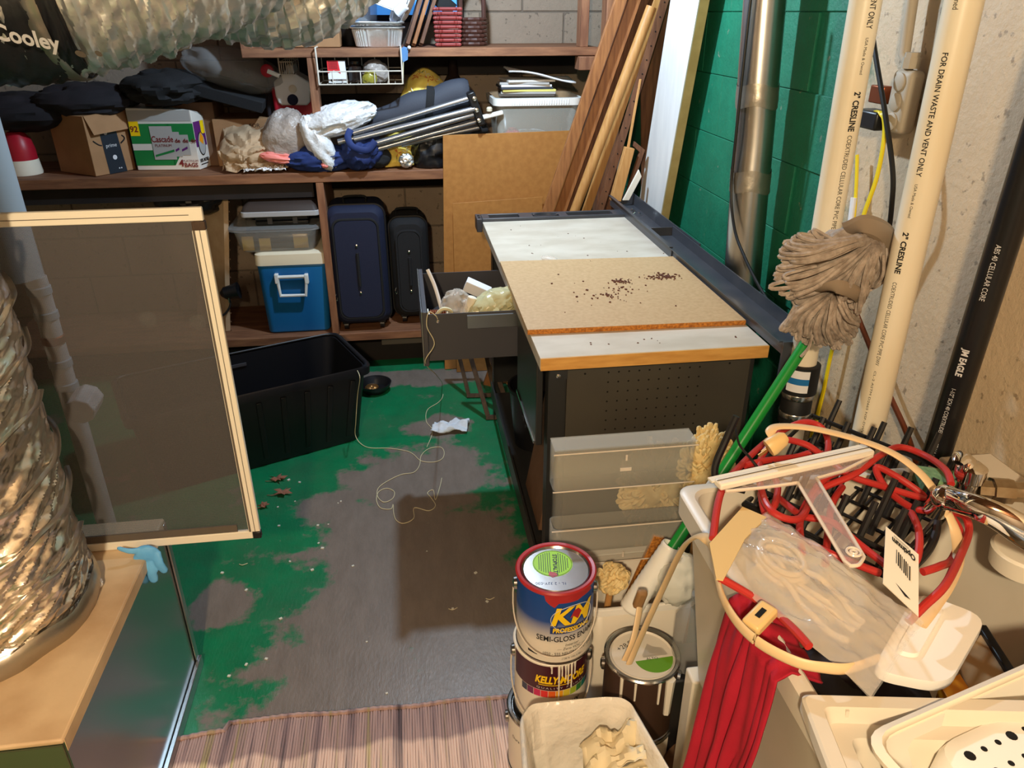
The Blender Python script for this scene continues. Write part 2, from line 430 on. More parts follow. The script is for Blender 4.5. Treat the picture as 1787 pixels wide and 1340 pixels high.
# ---- floor paint: green, worn through to grey concrete
def floor_mat():
    m = bpy.data.materials.new('floor_paint'); m.use_nodes = True; nt = m.node_tree; N = nt.nodes; L = nt.links; b = N['Principled BSDF']
    g = N.new('ShaderNodeNewGeometry')
    def math_(op, a, c=None, clamp=False):
        n = N.new('ShaderNodeMath'); n.operation = op; n.use_clamp = clamp
        for i, q in enumerate((a, c)):
            if q is None: continue
            if isinstance(q, (int, float)): n.inputs[i].default_value = q
            else: L.new(q, n.inputs[i])
        return n.outputs[0]
    def noise_(sc, det=6, ro=.6, st=(1, 1, 1)):
        mp = N.new('ShaderNodeMapping'); mp.inputs['Scale'].default_value = st; L.new(g.outputs['Position'], mp.inputs[0])
        n = N.new('ShaderNodeTexNoise'); n.inputs['Scale'].default_value = sc; n.inputs['Detail'].default_value = det; n.inputs['Roughness'].default_value = ro
        L.new(mp.outputs[0], n.inputs['Vector']); return n.outputs['Fac']
    tot = None
    for cx, cy, rx, ry in ((-.10, 2.05, .27, .50), (-.12, 1.62, .34, .34), (.02, 2.5, .30, .22), (.10, 1.9, .22, .55), (-.20, 1.42, .36, .26), (.10, 1.46, .30, .20), (-.62, 1.85, .09, .12), (-.35, 2.32, .16, .10), (-.05, 3.35, .9, .10), (.1, 2.86, .12, .1)):
        vm = N.new('ShaderNodeVectorMath'); vm.operation = 'SUBTRACT'; L.new(g.outputs['Position'], vm.inputs[0]); vm.inputs[1].default_value = (cx, cy, 0)
        vs = N.new('ShaderNodeVectorMath'); vs.operation = 'MULTIPLY'; L.new(vm.outputs[0], vs.inputs[0]); vs.inputs[1].default_value = (1 / rx, 1 / ry, 0)
        ln = N.new('ShaderNodeVectorMath'); ln.operation = 'LENGTH'; L.new(vs.outputs[0], ln.inputs[0])
        k = math_('SUBTRACT', 1.35, ln.outputs['Value'], True)
        tot = k if tot is None else math_('MAXIMUM', tot, k)
    n1 = noise_(5.5, 8, .62); n2 = noise_(26, 6, .7)
    f = math_('ADD', tot, math_('MULTIPLY', math_('SUBTRACT', n1, .5), 2.6))
    f = math_('ADD', f, math_('MULTIPLY', math_('SUBTRACT', n2, .5), .5))
    mr = N.new('ShaderNodeMapRange'); mr.inputs['From Min'].default_value = .26; mr.inputs['From Max'].default_value = .50; L.new(f, mr.inputs['Value'])
    def mix(fac, a, c):
        n = N.new('ShaderNodeMix'); n.data_type = 'RGBA'; L.new(fac, n.inputs['Factor'])
        for i, q in ((6, a), (7, c)):
            if isinstance(q, tuple): n.inputs[i].default_value = q
            else: L.new(q, n.inputs[i])
        return n.outputs[2]
    green = mix(noise_(9, 6, .65), lin((0, 92, 56)), lin((10, 136, 86)))
    green = mix(math_('MULTIPLY', math_('SUBTRACT', noise_(3.2, 8, .75), .42, True), 2.2, True), green, lin((60, 96, 70)))
    grey = mix(noise_(7, 8, .7, (3, 1, 1)), lin((96, 86, 78)), lin((138, 128, 120)))
    base = mix(mr.outputs[0], green, grey)
    # scattered pale dust flecks
    fl = N.new('ShaderNodeMapRange'); fl.inputs['From Min'].default_value = .70; fl.inputs['From Max'].default_value = .76; L.new(noise_(60, 3, .5), fl.inputs['Value'])
    base = mix(math_('MULTIPLY', fl.outputs[0], .35), base, lin((150, 140, 126)))
    L.new(base, b.inputs['Base Color'])
    rr = N.new('ShaderNodeMapRange'); rr.inputs['To Min'].default_value = .30; rr.inputs['To Max'].default_value = .48; L.new(noise_(12, 6), rr.inputs['Value']); L.new(rr.outputs[0], b.inputs['Roughness'])
    bp = N.new('ShaderNodeBump'); bp.inputs['Strength'].default_value = .35; bp.inputs['Distance'].default_value = .003
    L.new(math_('ADD', noise_(120, 4, .6, (1, .35, 1)), math_('MULTIPLY', mr.outputs[0], -.5)), bp.inputs['Height']); L.new(bp.outputs[0], b.inputs['Normal'])
    return m
fl = struct(MB().add([(WL, WR, 0), (WX + .1, WR, 0), (WX + .1, WY + .1, 0), (WL, WY + .1, 0)], [(0, 1, 2, 3)]).build('floor', floor_mat()))
# ---- walls
def wall_mat(name, paint, ca=(186, 164, 136), cb=(222, 200, 168)):
    m = bpy.data.materials.new(name); m.use_nodes = True; nt = m.node_tree; N = nt.nodes; L = nt.links; b = N['Principled BSDF']
    g = N.new('ShaderNodeNewGeometry')
    def noise_(sc, det=6, ro=.6):
        n = N.new('ShaderNodeTexNoise'); n.inputs['Scale'].default_value = sc; n.inputs['Detail'].default_value = det; n.inputs['Roughness'].default_value = ro
        L.new(g.outputs['Position'], n.inputs['Vector']); return n.outputs['Fac']
    def mix(fac, a, c):
        n = N.new('ShaderNodeMix'); n.data_type = 'RGBA'; L.new(fac, n.inputs['Factor'])
        for i, q in ((6, a), (7, c)):
            if isinstance(q, tuple): n.inputs[i].default_value = q
            else: L.new(q, n.inputs[i])
        return n.outputs[2]
    conc = mix(noise_(7, 8, .7), lin(ca), lin(cb))
    pit = N.new('ShaderNodeMapRange'); pit.inputs['From Min'].default_value = .30; pit.inputs['From Max'].default_value = .36; L.new(noise_(45, 3, .5), pit.inputs['Value'])
    conc = mix(pit.outputs[0], lin(tuple(v * .86 for v in ca)), conc)
    if paint:
        sx = N.new('ShaderNodeSeparateXYZ'); L.new(g.outputs['Position'], sx.inputs[0])
        ad = N.new('ShaderNodeMath'); ad.operation = 'MULTIPLY_ADD'; L.new(noise_(4.5, 8, .72), ad.inputs[0]); ad.inputs[1].default_value = .55; L.new(sx.outputs['Y'], ad.inputs[2])
        mr = N.new('ShaderNodeMapRange'); mr.inputs['From Min'].default_value = 2.08; mr.inputs['From Max'].default_value = 2.18; L.new(ad.outputs[0], mr.inputs['Value'])
        gr = mix(noise_(6, 8, .75), lin((0, 74, 50)), lin((18, 136, 102)))
        chip = N.new('ShaderNodeMapRange'); chip.inputs['From Min'].default_value = .65; chip.inputs['From Max'].default_value = .70; L.new(noise_(16, 6, .65), chip.inputs['Value'])
        gr = mix(chip.outputs[0], gr, lin((120, 130, 110)))
        conc = mix(mr.outputs[0], conc, gr)
    L.new(conc, b.inputs['Base Color']); b.inputs['Roughness'].default_value = .75 if not paint else .6
    bp = N.new('ShaderNodeBump'); bp.inputs['Strength'].default_value = .7; bp.inputs['Distance'].default_value = .004
    L.new(noise_(70, 6, .65), bp.inputs['Height']); L.new(bp.outputs[0], b.inputs['Normal'])
    return m
mat('mortar', (118, 106, 94), .9, var=(104, 92, 82), vs=20)
wm_r = wall_mat('wall_right_paint', True); wm_b = wall_mat('wall_back_concrete', False, (128, 112, 98), (158, 140, 122))
wr = struct(MB().span((WX + .006, WR, -.02), (WX + .12, WY + .1, CZ)).build('wall_right', wm_r, bevel=0))
wb = struct(MB().span((WL, WY + .006, -.02), (WX + .1, WY + .12, CZ)).build('wall_back', 'mortar'))
def blocks(parent, m, along, n0, rows, L0, face):
    base = None
    for r_ in range(rows):
        for c_ in range(n0):
            off = .2 if r_ % 2 else 0
            a = L0 + c_ * .4 + off
            if along == 'x' and a > 1.12: continue
            if along == 'y' and a + .4 > WY + .05: continue
            ctr = Vector((a + .2, WY - .0 + .03, r_ * .2 + .1)) if along == 'x' else Vector((WX + .03, a + .2, r_ * .2 + .1))
            if base is None:
                q = MB().box((0, 0, 0), (.392, .06, .192) if along == 'x' else (.06, .398, .198))
                me = bpy.data.meshes.new('block'); me.from_pydata(q.v, [], q.f); me.materials.append(m); base = me
            o = bpy.data.objects.new('block', base); COL.objects.link(o); o.parent = parent; o.location = ctr - ORG[parent.name]
            bv = o.modifiers.new('bevel', 'BEVEL'); bv.width = .0018; bv.segments = 1
blocks(wb, wm_b, 'x', 9, 11, WL + .2, 0)
blocks(wr, wm_r, 'y', 5, 11, 1.9, 0)
wl = struct(MB().span((WL - .1, WR, -.02), (WL, WY + .1, CZ)).build('wall_left', wm_b))
wq = struct(MB().span((WL - .1, WR - .1, -.02), (WX + .1, WR, CZ)).build('wall_rear', wm_b))
ce = struct(MB().span((WL - .1, WR - .1, CZ), (WX + .12, WY + .12, CZ + .05)).build('ceiling', 'shelf_wood'))
for k in range(14):
    y = WR + .2 + k * .42
    MB().span((WL, y, CZ - .19), (WX, y + .04, CZ)).build('joist', 'shelf_wood', ce)
# ---- small basement window high on the back wall, partly hidden by the things on the top shelf
a = PY(575, 26, WY); b_ = PY(803, 26, WY)
wz = a.z
win = struct(MB().span((a.x, WY - .006, wz), (b_.x, WY - .001, wz + .42)).build('window_1', 'window_blue'))
fr = MB()
for x in (a.x, b_.x): fr.span((x - .015, WY - .03, wz - .02), (x + .015, WY, wz + .44))
fr.span((a.x, WY - .03, wz - .03), (b_.x, WY, wz)); fr.span((a.x, WY - .03, wz + .42), (b_.x, WY, wz + .45))
fr.build('window_frame', 'dark_beam', win)
# ================================================================== SHELVING
SF = 3.45            # front edge of the shelves
zl, zm, zu = .21, .97, 1.465
sh = thing('storage_shelves', 'built-in dark wooden storage shelves along the whole back wall', 'shelves', (0, 3.7, 0))
def shelf(z, x0, x1, th=.04, y0=SF, nm='shelf_board', m='shelf_wood'): MB().span((x0, y0, z - th), (x1, WY - .01, z)).build(nm, m, sh, bevel=.003)
shelf(zl, -1.9, .9); shelf(zm, -1.9, .86, .042); shelf(zu, -.62, .86, .034)
MB().span((-1.9, WY - .07, zm - .15), (.86, WY - .01, zm - .045)).build('back_cleat', 'dark_beam', sh)
MB().span((-1.9, SF + .03, zm - .11), (-.40, SF + .07, zm - .042)).build('front_rail', 'dark_beam', sh)
MB().span((-.6, WY - .06, zu - .13), (.86, WY - .01, zu - .036)).build('back_cleat', 'dark_beam', sh)
MB().span((-.42, WY - .06, 1.19), (.3, WY - .01, 1.25)).build('back_cleat', 'dark_beam', sh)
MB().span((-.385, SF + .002, zl), (-.352, WY - .01, zm - .042)).build('divider', 'shelf_post', sh, bevel=.002)
MB().span((-.365, SF + .002, zm), (-.332, SF + .10, zu - .034)).build('upright', 'shelf_post', sh, bevel=.002)
MB().span((-.40, SF + .03, 0), (-.33, SF + .12, zl - .04)).build('foot_post', 'cardboard_dark', sh)
MB().span((-1.9, SF + .14, .0), (.9, SF + .17, .10)).build('toe_board', 'dark_beam', sh)
MB().span((-.16, SF + .10, .10), (.1, SF + .13, .15)).build('toe_strip', 'print_grey', sh)
MB().span((.78, SF + .01, zu), (.815, SF + .09, 2.2)).build('upright', 'shelf_post', sh, bevel=.002)
MB().span((.872, SF - .06, 0), (.955, SF + .03, 2.25)).build('post', 'shelf_post', sh, bevel=.003)
MB().span((.77, SF - .03, zu - .09), (.87, SF + .06, zu - .036)).build('support_block', 'shelf_post', sh, bevel=.003)
MB().span((-.62, SF + .01, zu), (-.585, WY - .01, 2.2)).build('upright', 'shelf_post', sh)
# ================================================================== THINGS ON THE MIDDLE SHELF
def pbox(P0, P1, P2, h):   # P0 corner nearest, P1 along front, P2 along side: parallelogram box hexa points (ccw)
    P3 = P1 + P2 - P0; up = Vector((0, 0, h)); q = [P0, P1, P3, P2]
    if (P1 - P0).cross(P2 - P0).z < 0: q = [P0, P2, P3, P1]
    return q + [p + up for p in q]
# ---- brown box with printed tape
A = PZ(168, 309, zm); B = PZ(238, 296, zm); Cc = PZ(86, 299, zm)
A.z = B.z = Cc.z = zm + .002
d1 = (B - A); d2 = (Cc - A); d2 = d2.normalized() * .24
d2 = (d2 - d1 * d2.dot(d1) / d1.length_squared * .8).normalized() * .24
h = PY(150, 204, A.y).z - zm
t = thing('cardboard_box', 'brown cardboard box sealed with dark printed tape, left of the green detergent box', 'box', (A.x, A.y, zm))
MB().hexa(pbox(A, A + d1, A + d2, h)).build('box_body', 'cardboard', t, bevel=.002)
fr = plane_frame(A, d1, (0, 0, 1)); wv = d1.length
MB().hexa([fr(.004, h - .001, .004), fr(wv + .003, h + .008, .004), fr(wv + .004, h + .01, .0), fr(.004, h + .001, 0)] + [fr(.02, h - .075, .022), fr(wv + .012, h - .066, .022), fr(wv + .012, h - .066, .019), fr(.02, h - .075, .019)]).build('flap', 'cardboard', t)
MB().add([fr(.065, .0, .001), fr(.150, .0, .001), fr(.135, h - .05, .001), fr(.058, h - .05, .001)], [(0, 1, 2, 3)]).build('tape', 'tape_dark', t)
q = MB()
q.tube([fr(.022 + .035 * k / 6, .142 - .022 * math.sin(k / 6 * 1.5), .001) for k in range(7)], .003, 5)
q.tube([fr(.146 + .022 * math.sin(k / 6 * 2.6), .118 + .032 * k / 6, .001) for k in range(7)], .003, 5)
q.build('arrow_mark', 'print_black', t)
q = MB(); text(q, fr, 'prime', .10, .115, .022, eps=.0015); q.build('lettering', 'print_white', t)
for u_, v_, r_ in ((.085, h - .075, .008), (.105, .065, .010), (.125, .018, .003), (.115, .018, .003)):
    q = MB(); ddisc(q, fr, u_, v_, r_, eps=.0015); q.build('tape_mark', 'print_white', t)
# ---- green and purple detergent box
A = PZ(241, 297, zm + .002); B = PZ(350, 296, zm + .002); Cc = PZ(384, 288, zm + .002)
dw = B - A; W = dw.length; ds = (Cc - B).normalized() * .10; ds = (ds - dw * ds.dot(dw) / dw.length_squared * .6)
H1 = .235; H2 = .285
t = thing('detergent_box', 'green, white and purple dishwasher detergent box on the middle shelf', 'box', (A.x, A.y, zm))
fr = plane_frame(A, dw, (0, 0, 1))
n_ = ds.normalized(); bk = -fr(0, 0, 1) + fr(0, 0, 0)
dep = bk.normalized() * .15
base = [A, A + dw, A + dw + ds, A + dw + ds + dep * .6, A + dep * 1.15]
def up(p, z): return Vector((p.x, p.y, zm + .002 + z))
q = MB(); loft(q, [[up(p, 0) for p in base], [up(p, .205) for p in base], [up(base[0], .26), up(base[1], .25), up(base[2], .215), up(base[3], .215), up(base[4], .265)]])
q.build('carton', 'box_white', t, bevel=.002)
q = MB(); drect(q, fr, .001, .205, W * .98, .25, .0012); q.build('top_band', 'box_grey', t)
q = MB(); drect(q, fr, .0, .02, W * .62, .195, .0012); drect(q, fr, W * .6, .12, W, .195, .0012); dpoly(q, fr, [(W * .6, .02), (W * .62, .02), (W * .88, .13), (W * .6, .13)], .0012); q.build('green_panel', 'box_green', t)
q = MB(); drect(q, fr, .0, .085, .082, .112, .0016); q.build('white_strip', 'box_white', t)
q = MB(); drect(q, fr, .002, .145, .042, .205, .0018); q.build('count_label', 'label_yellow', t)
for k in range(4):
    q = MB(); u0 = .085 + k * .036; e = .0034 - k * .0005
    drect(q, fr, u0, .045 + k * .006, u0 + (.095 if k == 0 else .05), .185 - k * .012, e); q.build('pouch_picture', 'box_grey', t)
    q = MB(); dpoly(q, fr, [(u0 + .005, .065 + k * .006), (u0 + (.09 if k == 0 else .04), .088 + k * .004), (u0 + (.09 if k == 0 else .04), .078 + k * .004), (u0 + .005, .056 + k * .006)], e + .0003); q.build('swoosh', 'box_purple' if k else 'box_green', t)
q = MB(); text(q, fr, 'Cascade', .132, .130, .036, bold=.0006, eps=.0042, width=.092)
for k in range(3): text(q, fr, 'de', .196 + k * .034, .124, .024, bold=.0004, eps=.0040)
text(q, fr, '92', .02, .172, .034, bold=.0008, eps=.0024); text(q, fr, '4', W * .72, .028, .04, bold=.0012, eps=.003); text(q, fr, 'PLATINUM', W * .87, .038, .014, eps=.003); text(q, fr, 'BAGS', W * .87, .02, .024, bold=.0008, eps=.003)
text(q, fr, 'PLATINUM', .132, .104, .016, eps=.0042, width=.07); q.build('lettering', 'maroon', t)
fr2 = plane_frame(A + dw, ds, (0, 0, 1)); Ls = ds.length
q = MB(); drect(q, fr2, .002, .095, Ls - .002, .2, .0012); q.build('purple_panel', 'box_purple', t)
q = MB(); drect(q, fr2, Ls - .035, .145, Ls - .006, .2, .0018); q.build('side_label', 'label_yellow', t)
q = MB(); ddisc(q, fr2, Ls * .5, .105, .030, .05, .002); q.build('plate_picture', 'print_black', t)
q = MB(); ddisc(q, fr2, Ls * .5, .105, .026, .045, .0026); q.build('plate_centre', 'box_grey', t)
q = MB(); dpoly(q, fr2, [(Ls * .3, .12), (Ls * .5, .155), (Ls * .7, .13), (Ls * .62, .1)], .003); q.build('glass_picture', 'orange', t)
q = MB(); text(q, fr2, '50% MORE', Ls * .5, .036, .02, bold=.0006, eps=.002, width=Ls * .8); drect(q, fr2, Ls * .15, .018, Ls * .8, .022, .002); q.build('lettering', 'print_black', t)
# ---- red and white tub at the far left
c = PY(44, 296, 3.6); c.z = zm
t = thing('red_capped_tub', 'white tub with a bright red domed cap at the left end of the middle shelf', 'tub', c)
MB().lathe([(.066, .001), (.068, .01), (.062, .062), (.0, .062)], c, 24).build('tub_base', 'cream_plastic', t)
MB().lathe([(.060, .0622), (.060, .10), (.052, .145), (.03, .175), (0, .18)], c, 24).build('cap', 'red_plastic', t)
# ---- dark bags crammed in at the left above the box
for i, (px, py, rx, rz, sd, mm, lb) in enumerate(((40, 195, .22, .075, 3, 'dark_cloth', 'dark crumpled cloth bag hanging over the red-capped tub'), (150, 175, .2, .07, 5, 'dark_cloth', 'blackish crumpled bag lying above the taped cardboard box'), (290, 152, .17, .07, 8, 'black_fabric', 'black padded bag lying behind the detergent box under the foil duct'))):
    p = PY(px, py, 3.66); q = MB(); blob(q, p, (rx, .15, rz), sd, .22, 2.4); tag(q.build('dark_bag', mm), lb, 'bag')
# carrying box for the black bag and water jug
A = PY(262, 215, 3.70); tag(MB().span((A.x, 3.68, zm + .001), (PY(378, 215, 3.7).x, 3.9, PY(300, 178, 3.70).z)).build('cardboard_box', 'cardboard_dark', bevel=.003), 'plain brown carton behind the detergent box', 'box')
# ---- long flat carton carrying the red cooler
x0 = PY(376, 250, 3.66).x; x1 = PY(548, 250, 3.66).x; zt = PY(440, 207, 3.66).z
t = thing('flat_carton', 'long low tan carton under the red and white cooler', 'box', ((x0 + x1) / 2, 3.78, zm))
MB().span((x0, 3.66, zm + .001), (x1, 3.9, zt)).build('box_body', 'cardboard', t, bevel=.003)
fr = plane_frame((x0, 3.66, zm), (1, 0, 0), (0, 0, 1)); q = MB()
text(q, fr, 'WANDY', .36 * (x1 - x0) / .55 + .1, zt - zm - .03, .034, bold=.001); text(q, fr, 'FOR', .18, zt - zm - .03, .024); q.build('lettering', 'print_black', t)
# ---- red and white cooler
fy = 3.64; pb = PY(517, 205, fy); L_ = PY(484, 205, fy).x; Rr = PY(549, 205, fy).x; zb = zt + .001; zt2 = PY(515, 150, fy).z
t = thing('lunch_cooler', 'small red cooler with a white swing lid and blue button', 'cooler', ((L_ + Rr) / 2, 3.74, zb))
zs = PY(515, 178, fy).z
q = MB(); q.prism([(L_ - .012, 3.66, zb), (Rr + .005, 3.66, zb), (Rr + .015, 3.66, zs + .06), (L_ - .015, 3.66, zs + .06)], (0, .2, 0)); q.build('body', 'red_plastic', t, bevel=.012, seg=3)
fr = plane_frame((0, 3.648, 0), (1, 0, 0), (0, 0, 1))
def cp(px, py): p = PY(px, py, 3.648); return (p.x, p.z)
pts = [cp(*p) for p in ((486, 200 - 20), (492, 184), (536, 184), (541, 178), (541, 145), (528, 136), (514, 128), (510, 113), (500, 113), (497, 126), (487, 134), (477, 143), (481, 168))]
q = MB(); q.prism([fr(u, v, 0) for u, v in pts], (0, .16, 0)); q.build('swing_lid', 'white_plastic', t, bevel=.006)
u, v = cp(511, 174); q = MB(); q.lathe([(.023, 0), (.023, .006), (.018, .01), (0, .01)], fr(u, v, 0), 24, Matrix.Rotation(R(90), 3, 'X')); q.build('button', 'navy_fabric', t)
u, v = cp(511, 155); q = MB(); q.lathe([(.017, 0), (.017, .004), (.013, .006), (0, .006)], fr(u, v, 0), 24, Matrix.Rotation(R(90), 3, 'X')); q.build('emblem', 'cooler_lid', t)
MB().span((L_ - .05, 3.69, zb), (L_ - .008, 3.85, zs + .05)).build('side_wall', 'dark_cloth', t, bevel=.008)
# ---- clear water jug with a red tap, on a dark tilted board
q = MB(); p = PY(405, 160, 3.70); q.box(p, (.30, .22, .05), (R(10), R(16), 0)); tag(q.build('dark_board', 'black_fabric', bevel=.004), 'dark flat case tilted under the clear water jug', 'case')
t = thing('water_jug', 'clear collapsible water jug with a red tap cap on the middle shelf', 'jug', PY(410, 150, 3.68))
q = MB(); blob(q, PY(408, 122, 3.68), (.21, .12, .085), 4, .12, 2.2, crease=.4, rot=Matrix.Rotation(R(14), 3, 'Y')); q.build('jug_body', 'clear_grey', t)
p = PY(467, 123, 3.58); q = MB(); q.lathe([(.026, 0), (.026, .022), (.02, .026), (0, .026)], p, 20, Matrix.Rotation(R(90), 3, 'X')); q.build('cap', 'red_plastic', t)
q = MB(); q.cyl(p + Vector((.004, -.03, 0)), p + Vector((.05, -.03, -.02)), .009); q.build('tap', 'white_plastic', t)
# ---- crumpled papers and bags
def crumple(name, m, c4, Y, amp, f, seed, label, cat, nu=30, nv=30, solid=.0015, depth=.10, parent=None, lift=0):
    # sheet through four picture points, folded in depth
    P = [PY(x, y, yy) for (x, y), yy in zip(c4, Y)]
    def fn(u, v):
        p = P[0] * (1 - u) * (1 - v) + P[1] * u * (1 - v) + P[2] * u * v + P[3] * (1 - u) * v
        g = Vector((u * 3, v * 3, seed))
        p = p + Vector((nz(g, f, seed) * amp, -depth * math.sin(math.pi * u) * math.sin(math.pi * v) + ridge(g, f * .8, seed + 3) * amp, (ridge(g, f, seed + 5)) * amp * .8))
        return p
    q = MB().grid(fn, nu, nv)
    return q
q = crumple('x', '', ((380, 298), (470, 300), (500, 215), (385, 228)), (3.48, 3.47, 3.62, 3.66), .026, 1.0, 2, '', '')
for p in q.v: p.z = max(p.z, zm + .003)
t = thing('packing_paper', 'crumpled brown packing paper between the detergent box and plastic bags', 'paper', (PY(430, 295, 3.5).x, 3.55, zm))
q.build('sheet', 'kraft_paper', t, solid=.001, smooth=25)
q = crumple('x', '', ((395, 300), (505, 298), (470, 268), (400, 262)), (3.455, 3.46, 3.55, 3.6), .018, 1.3, 6, '', '', depth=.03)
for p in q.v: p.z = max(p.z, zm + .004)
q.build('sheet', 'kraft_paper', t, solid=.001, smooth=25)
q = crumple('x', '', ((425, 300), (500, 297), (480, 288), (430, 290)), (3.452, 3.455, 3.5, 3.5), .012, 2.2, 9, '', '', depth=.01)
for p in q.v: p.z = max(p.z, zm + .006)
q.build('white_sheet', 'paper_white', t, solid=.001, smooth=25)
q = MB(); c = PY(500, 240, 3.52); blob(q, c, (.095, .07, .115), 11, .2, 2.2, floor=zm + .003, rot=Matrix.Rotation(R(20), 3, 'Y'))
t = thing('plastic_bag', 'greyish see-through plastic bag with a pink printed hem beside the red cooler', 'bag', (c.x, c.y, zm)); q.build('bag_film', 'film_grey', t)
q = MB(); blob(q, PY(487, 275, 3.47), (.075, .03, .022), 12, .25, 2.5, floor=zm + .003, rot=Matrix.Rotation(R(8), 3, 'Y')); q.build('pink_hem', 'pink_film', t)
# white bag
c = PY(590, 208, 3.48); q = MB(); blob(q, c, (.155, .085, .062), 14, .2, 1.9, rot=Matrix.Rotation(R(-14), 3, 'Y'), nu=64, nv=40, crease=.6)
t = thing('white_plastic_bag', 'crumpled white plastic bag draped over the navy folding chair', 'bag', (c.x, c.y, zm)); q.build('bag_film', 'film_white', t)
q = MB(); blob(q, PY(556, 250, 3.445), (.05, .04, .115), 15, .2, 2.2, rot=Matrix.Rotation(R(-24), 3, 'Y'), nu=48, nv=32); q.build('bag_handle', 'film_white', t)
q = MB(); blob(q, PY(568, 288, 3.43), (.018, .015, .013), 16, .2, 2); q.build('orange_print', 'pink_film', t)
# ---- folding chair: navy cloth + grey tubes
t = thing('folding_camp_chair', 'folded camp chair with grey steel tubes and navy blue fabric', 'chair', (PY(600, 290, 3.47).x, 3.5, zm))
q = MB(); c = PY(560, 276, 3.50); blob(q, c, (.15, .08, .055), 21, .22, 2.2, floor=zm + .002, nu=60, nv=32); q.build('seat_fabric', 'navy_cloth', t)
q = MB(); c = PY(632, 262, 3.47); blob(q, c, (.09, .07, .075), 22, .25, 2.2, floor=zm + .002, rot=Matrix.Rotation(R(-30), 3, 'Y'), nu=56, nv=32); q.build('back_fabric', 'navy_cloth', t)
tubes = [((616, 232), (824, 170), 3.42), ((618, 243), (828, 190), 3.41), ((655, 250), (829, 199), 3.42), ((650, 262), (830, 212), 3.44), ((700, 252), (836, 222), 3.47), ((590, 248), (700, 222), 3.43)]
for (a, b_, y) in tubes:
    q = MB(); q.cyl(PY(a[0], a[1], y), PY(b_[0], b_[1], y), .0125, n=12); q.build('tube', 'pole_grey', t)
q = MB(); a = PY(820, 160, 3.42); b_ = PY(840, 218, 3.43); q.bar(a, b_, .035, .05, (0, 1, 0)); q.build('end_bracket', 'black_plastic', t, bevel=.006)
for (px, py) in ((828, 172), (832, 192), (836, 210)):
    q = MB(); p = PY(px, py, 3.395); q.lathe([(.009, 0), (.009, .006), (0, .008)], p, 12, Matrix.Rotation(R(90), 3, 'X')); q.build('bolt', 'steel', t)
q = MB(); q.tube(spline([PY(612, 226, 3.41), PY(607, 240, 3.395), PY(616, 256, 3.385), PY(640, 262, 3.39), PY(655, 246, 3.40)], 6), .014, 8, ell=(.35, 1, (0, 1, 0))); q.build('binding_strap', 'navy_cloth', t)
# dark carry bag behind
t = thing('chair_carry_bag', 'slate grey carry bag with a black strap behind the steel chair tubes', 'bag', (PY(740, 200, 3.6).x, 3.6, zm))
q = MB(); P0, P1 = PY(640, 214, 3.56), PY(822, 158, 3.56)
q.tube([P0.lerp(P1, k / 10) + Vector((0, 0, .008 * math.sin(k * 1.7))) for k in range(11)], [.03 + .035 * min(1, k / 4) for k in range(11)], 20, ell=(1, .75, (0, 0, 1))); q.build('bag_body', 'slate_fabric', t, sub=1)
q = MB(); pm = P0.lerp(P1, .6); dr = (P1 - P0).normalized(); q.tube([pm + Vector((0, -.053 * math.cos(a_), .067 * math.sin(a_))) + dr * .01 * math.sin(a_) for a_ in [R(-100 + 20 * k) for k in range(11)]], .018, 8, ell=(.15, 1, (0, -1, 0))); q.build('strap', 'black_fabric', t)
# yellow flowered cloths
def flowers(fr_fn, n, parent, seed):
    rr = random.Random(seed); mats = ('floral_red', 'floral_white', 'floral_green')
    for mi, mm in enumerate(mats):
        q = MB()
        for k in range(n):
            u, v = rr.uniform(.08, .92), rr.uniform(.1, .9)
            for j in range(5 if mi < 2 else 2):
                a_ = 2 * math.pi * j / 5 + rr.random()
                L1 = .014
                c_ = fr_fn(u, v); du = (fr_fn(u + .01, v) - c_).normalized(); dv = (fr_fn(u, v + .01) - c_); dv = (dv - du * dv.dot(du)).normalized(); nn = Vector((0, -1, .2)).normalized() * .006
                dd = du * math.cos(a_) + dv * math.sin(a_); sd = du * -math.sin(a_) + dv * math.cos(a_)
                q.add([c_ + nn, c_ + nn + dd * L1 + sd * .002, c_ + nn + dd * L1 * 1.9, c_ + nn + dd * L1 - sd * .002], [(0, 1, 2, 3)])
        q.build('flower_print', mm, parent, smooth=0)
def ysheet(c4, Y, amp, f, seed, depth):
    P = [PY(x, y, yy) for (x, y), yy in zip(c4, Y)]
    def fn(u, v):
        p = P[0] * (1 - u) * (1 - v) + P[1] * u * (1 - v) + P[2] * u * v + P[3] * (1 - u) * v
        g = Vector((u * 3, v * 3, seed))
        return p + Vector((0, -depth * math.sin(math.pi * u) * math.sin(math.pi * v) + nz(g, f, seed) * amp, .045 * math.sin(math.pi * u) * v))
    return fn
fn = ysheet(((690, 190), (790, 165), (768, 136), (712, 138)), (3.60, 3.60, 3.72, 3.70), .022, 1.3, 3, .05)
t = thing('yellow_floral_cloth', 'yellow flower-print cloth heaped behind the slate carry bag', 'cloth', (PY(740, 200, 3.66).x, 3.66, zm))
MB().grid(fn, 24, 20).build('fabric', 'yellow_cloth', t, solid=.004); flowers(fn, 6, t, 4)
fn = ysheet(((672, 292), (722, 288), (722, 240), (668, 244)), (3.5, 3.5, 3.6, 3.6), .03, 1.8, 5, .04)
t = thing('yellow_floral_bundle', 'small bundle of yellow flower-print cloth under the chair tubes', 'cloth', (PY(697, 290, 3.55).x, 3.55, zm))
g = MB().grid(fn, 20, 20)
for p in g.v: p.z = max(p.z, zm + .004)
g.build('fabric', 'yellow_cloth', t, solid=.004); flowers(fn, 2, t, 9)
q = MB(); c = PY(709, 280, 3.47); blob(q, c, (.03, .02, .028), 8, .3, 2.5, floor=zm + .003); tag(q.build('foil_wrapper', 'foil_cool'), 'small silver wrapper beside the yellow cloth bundle', 'wrapper')
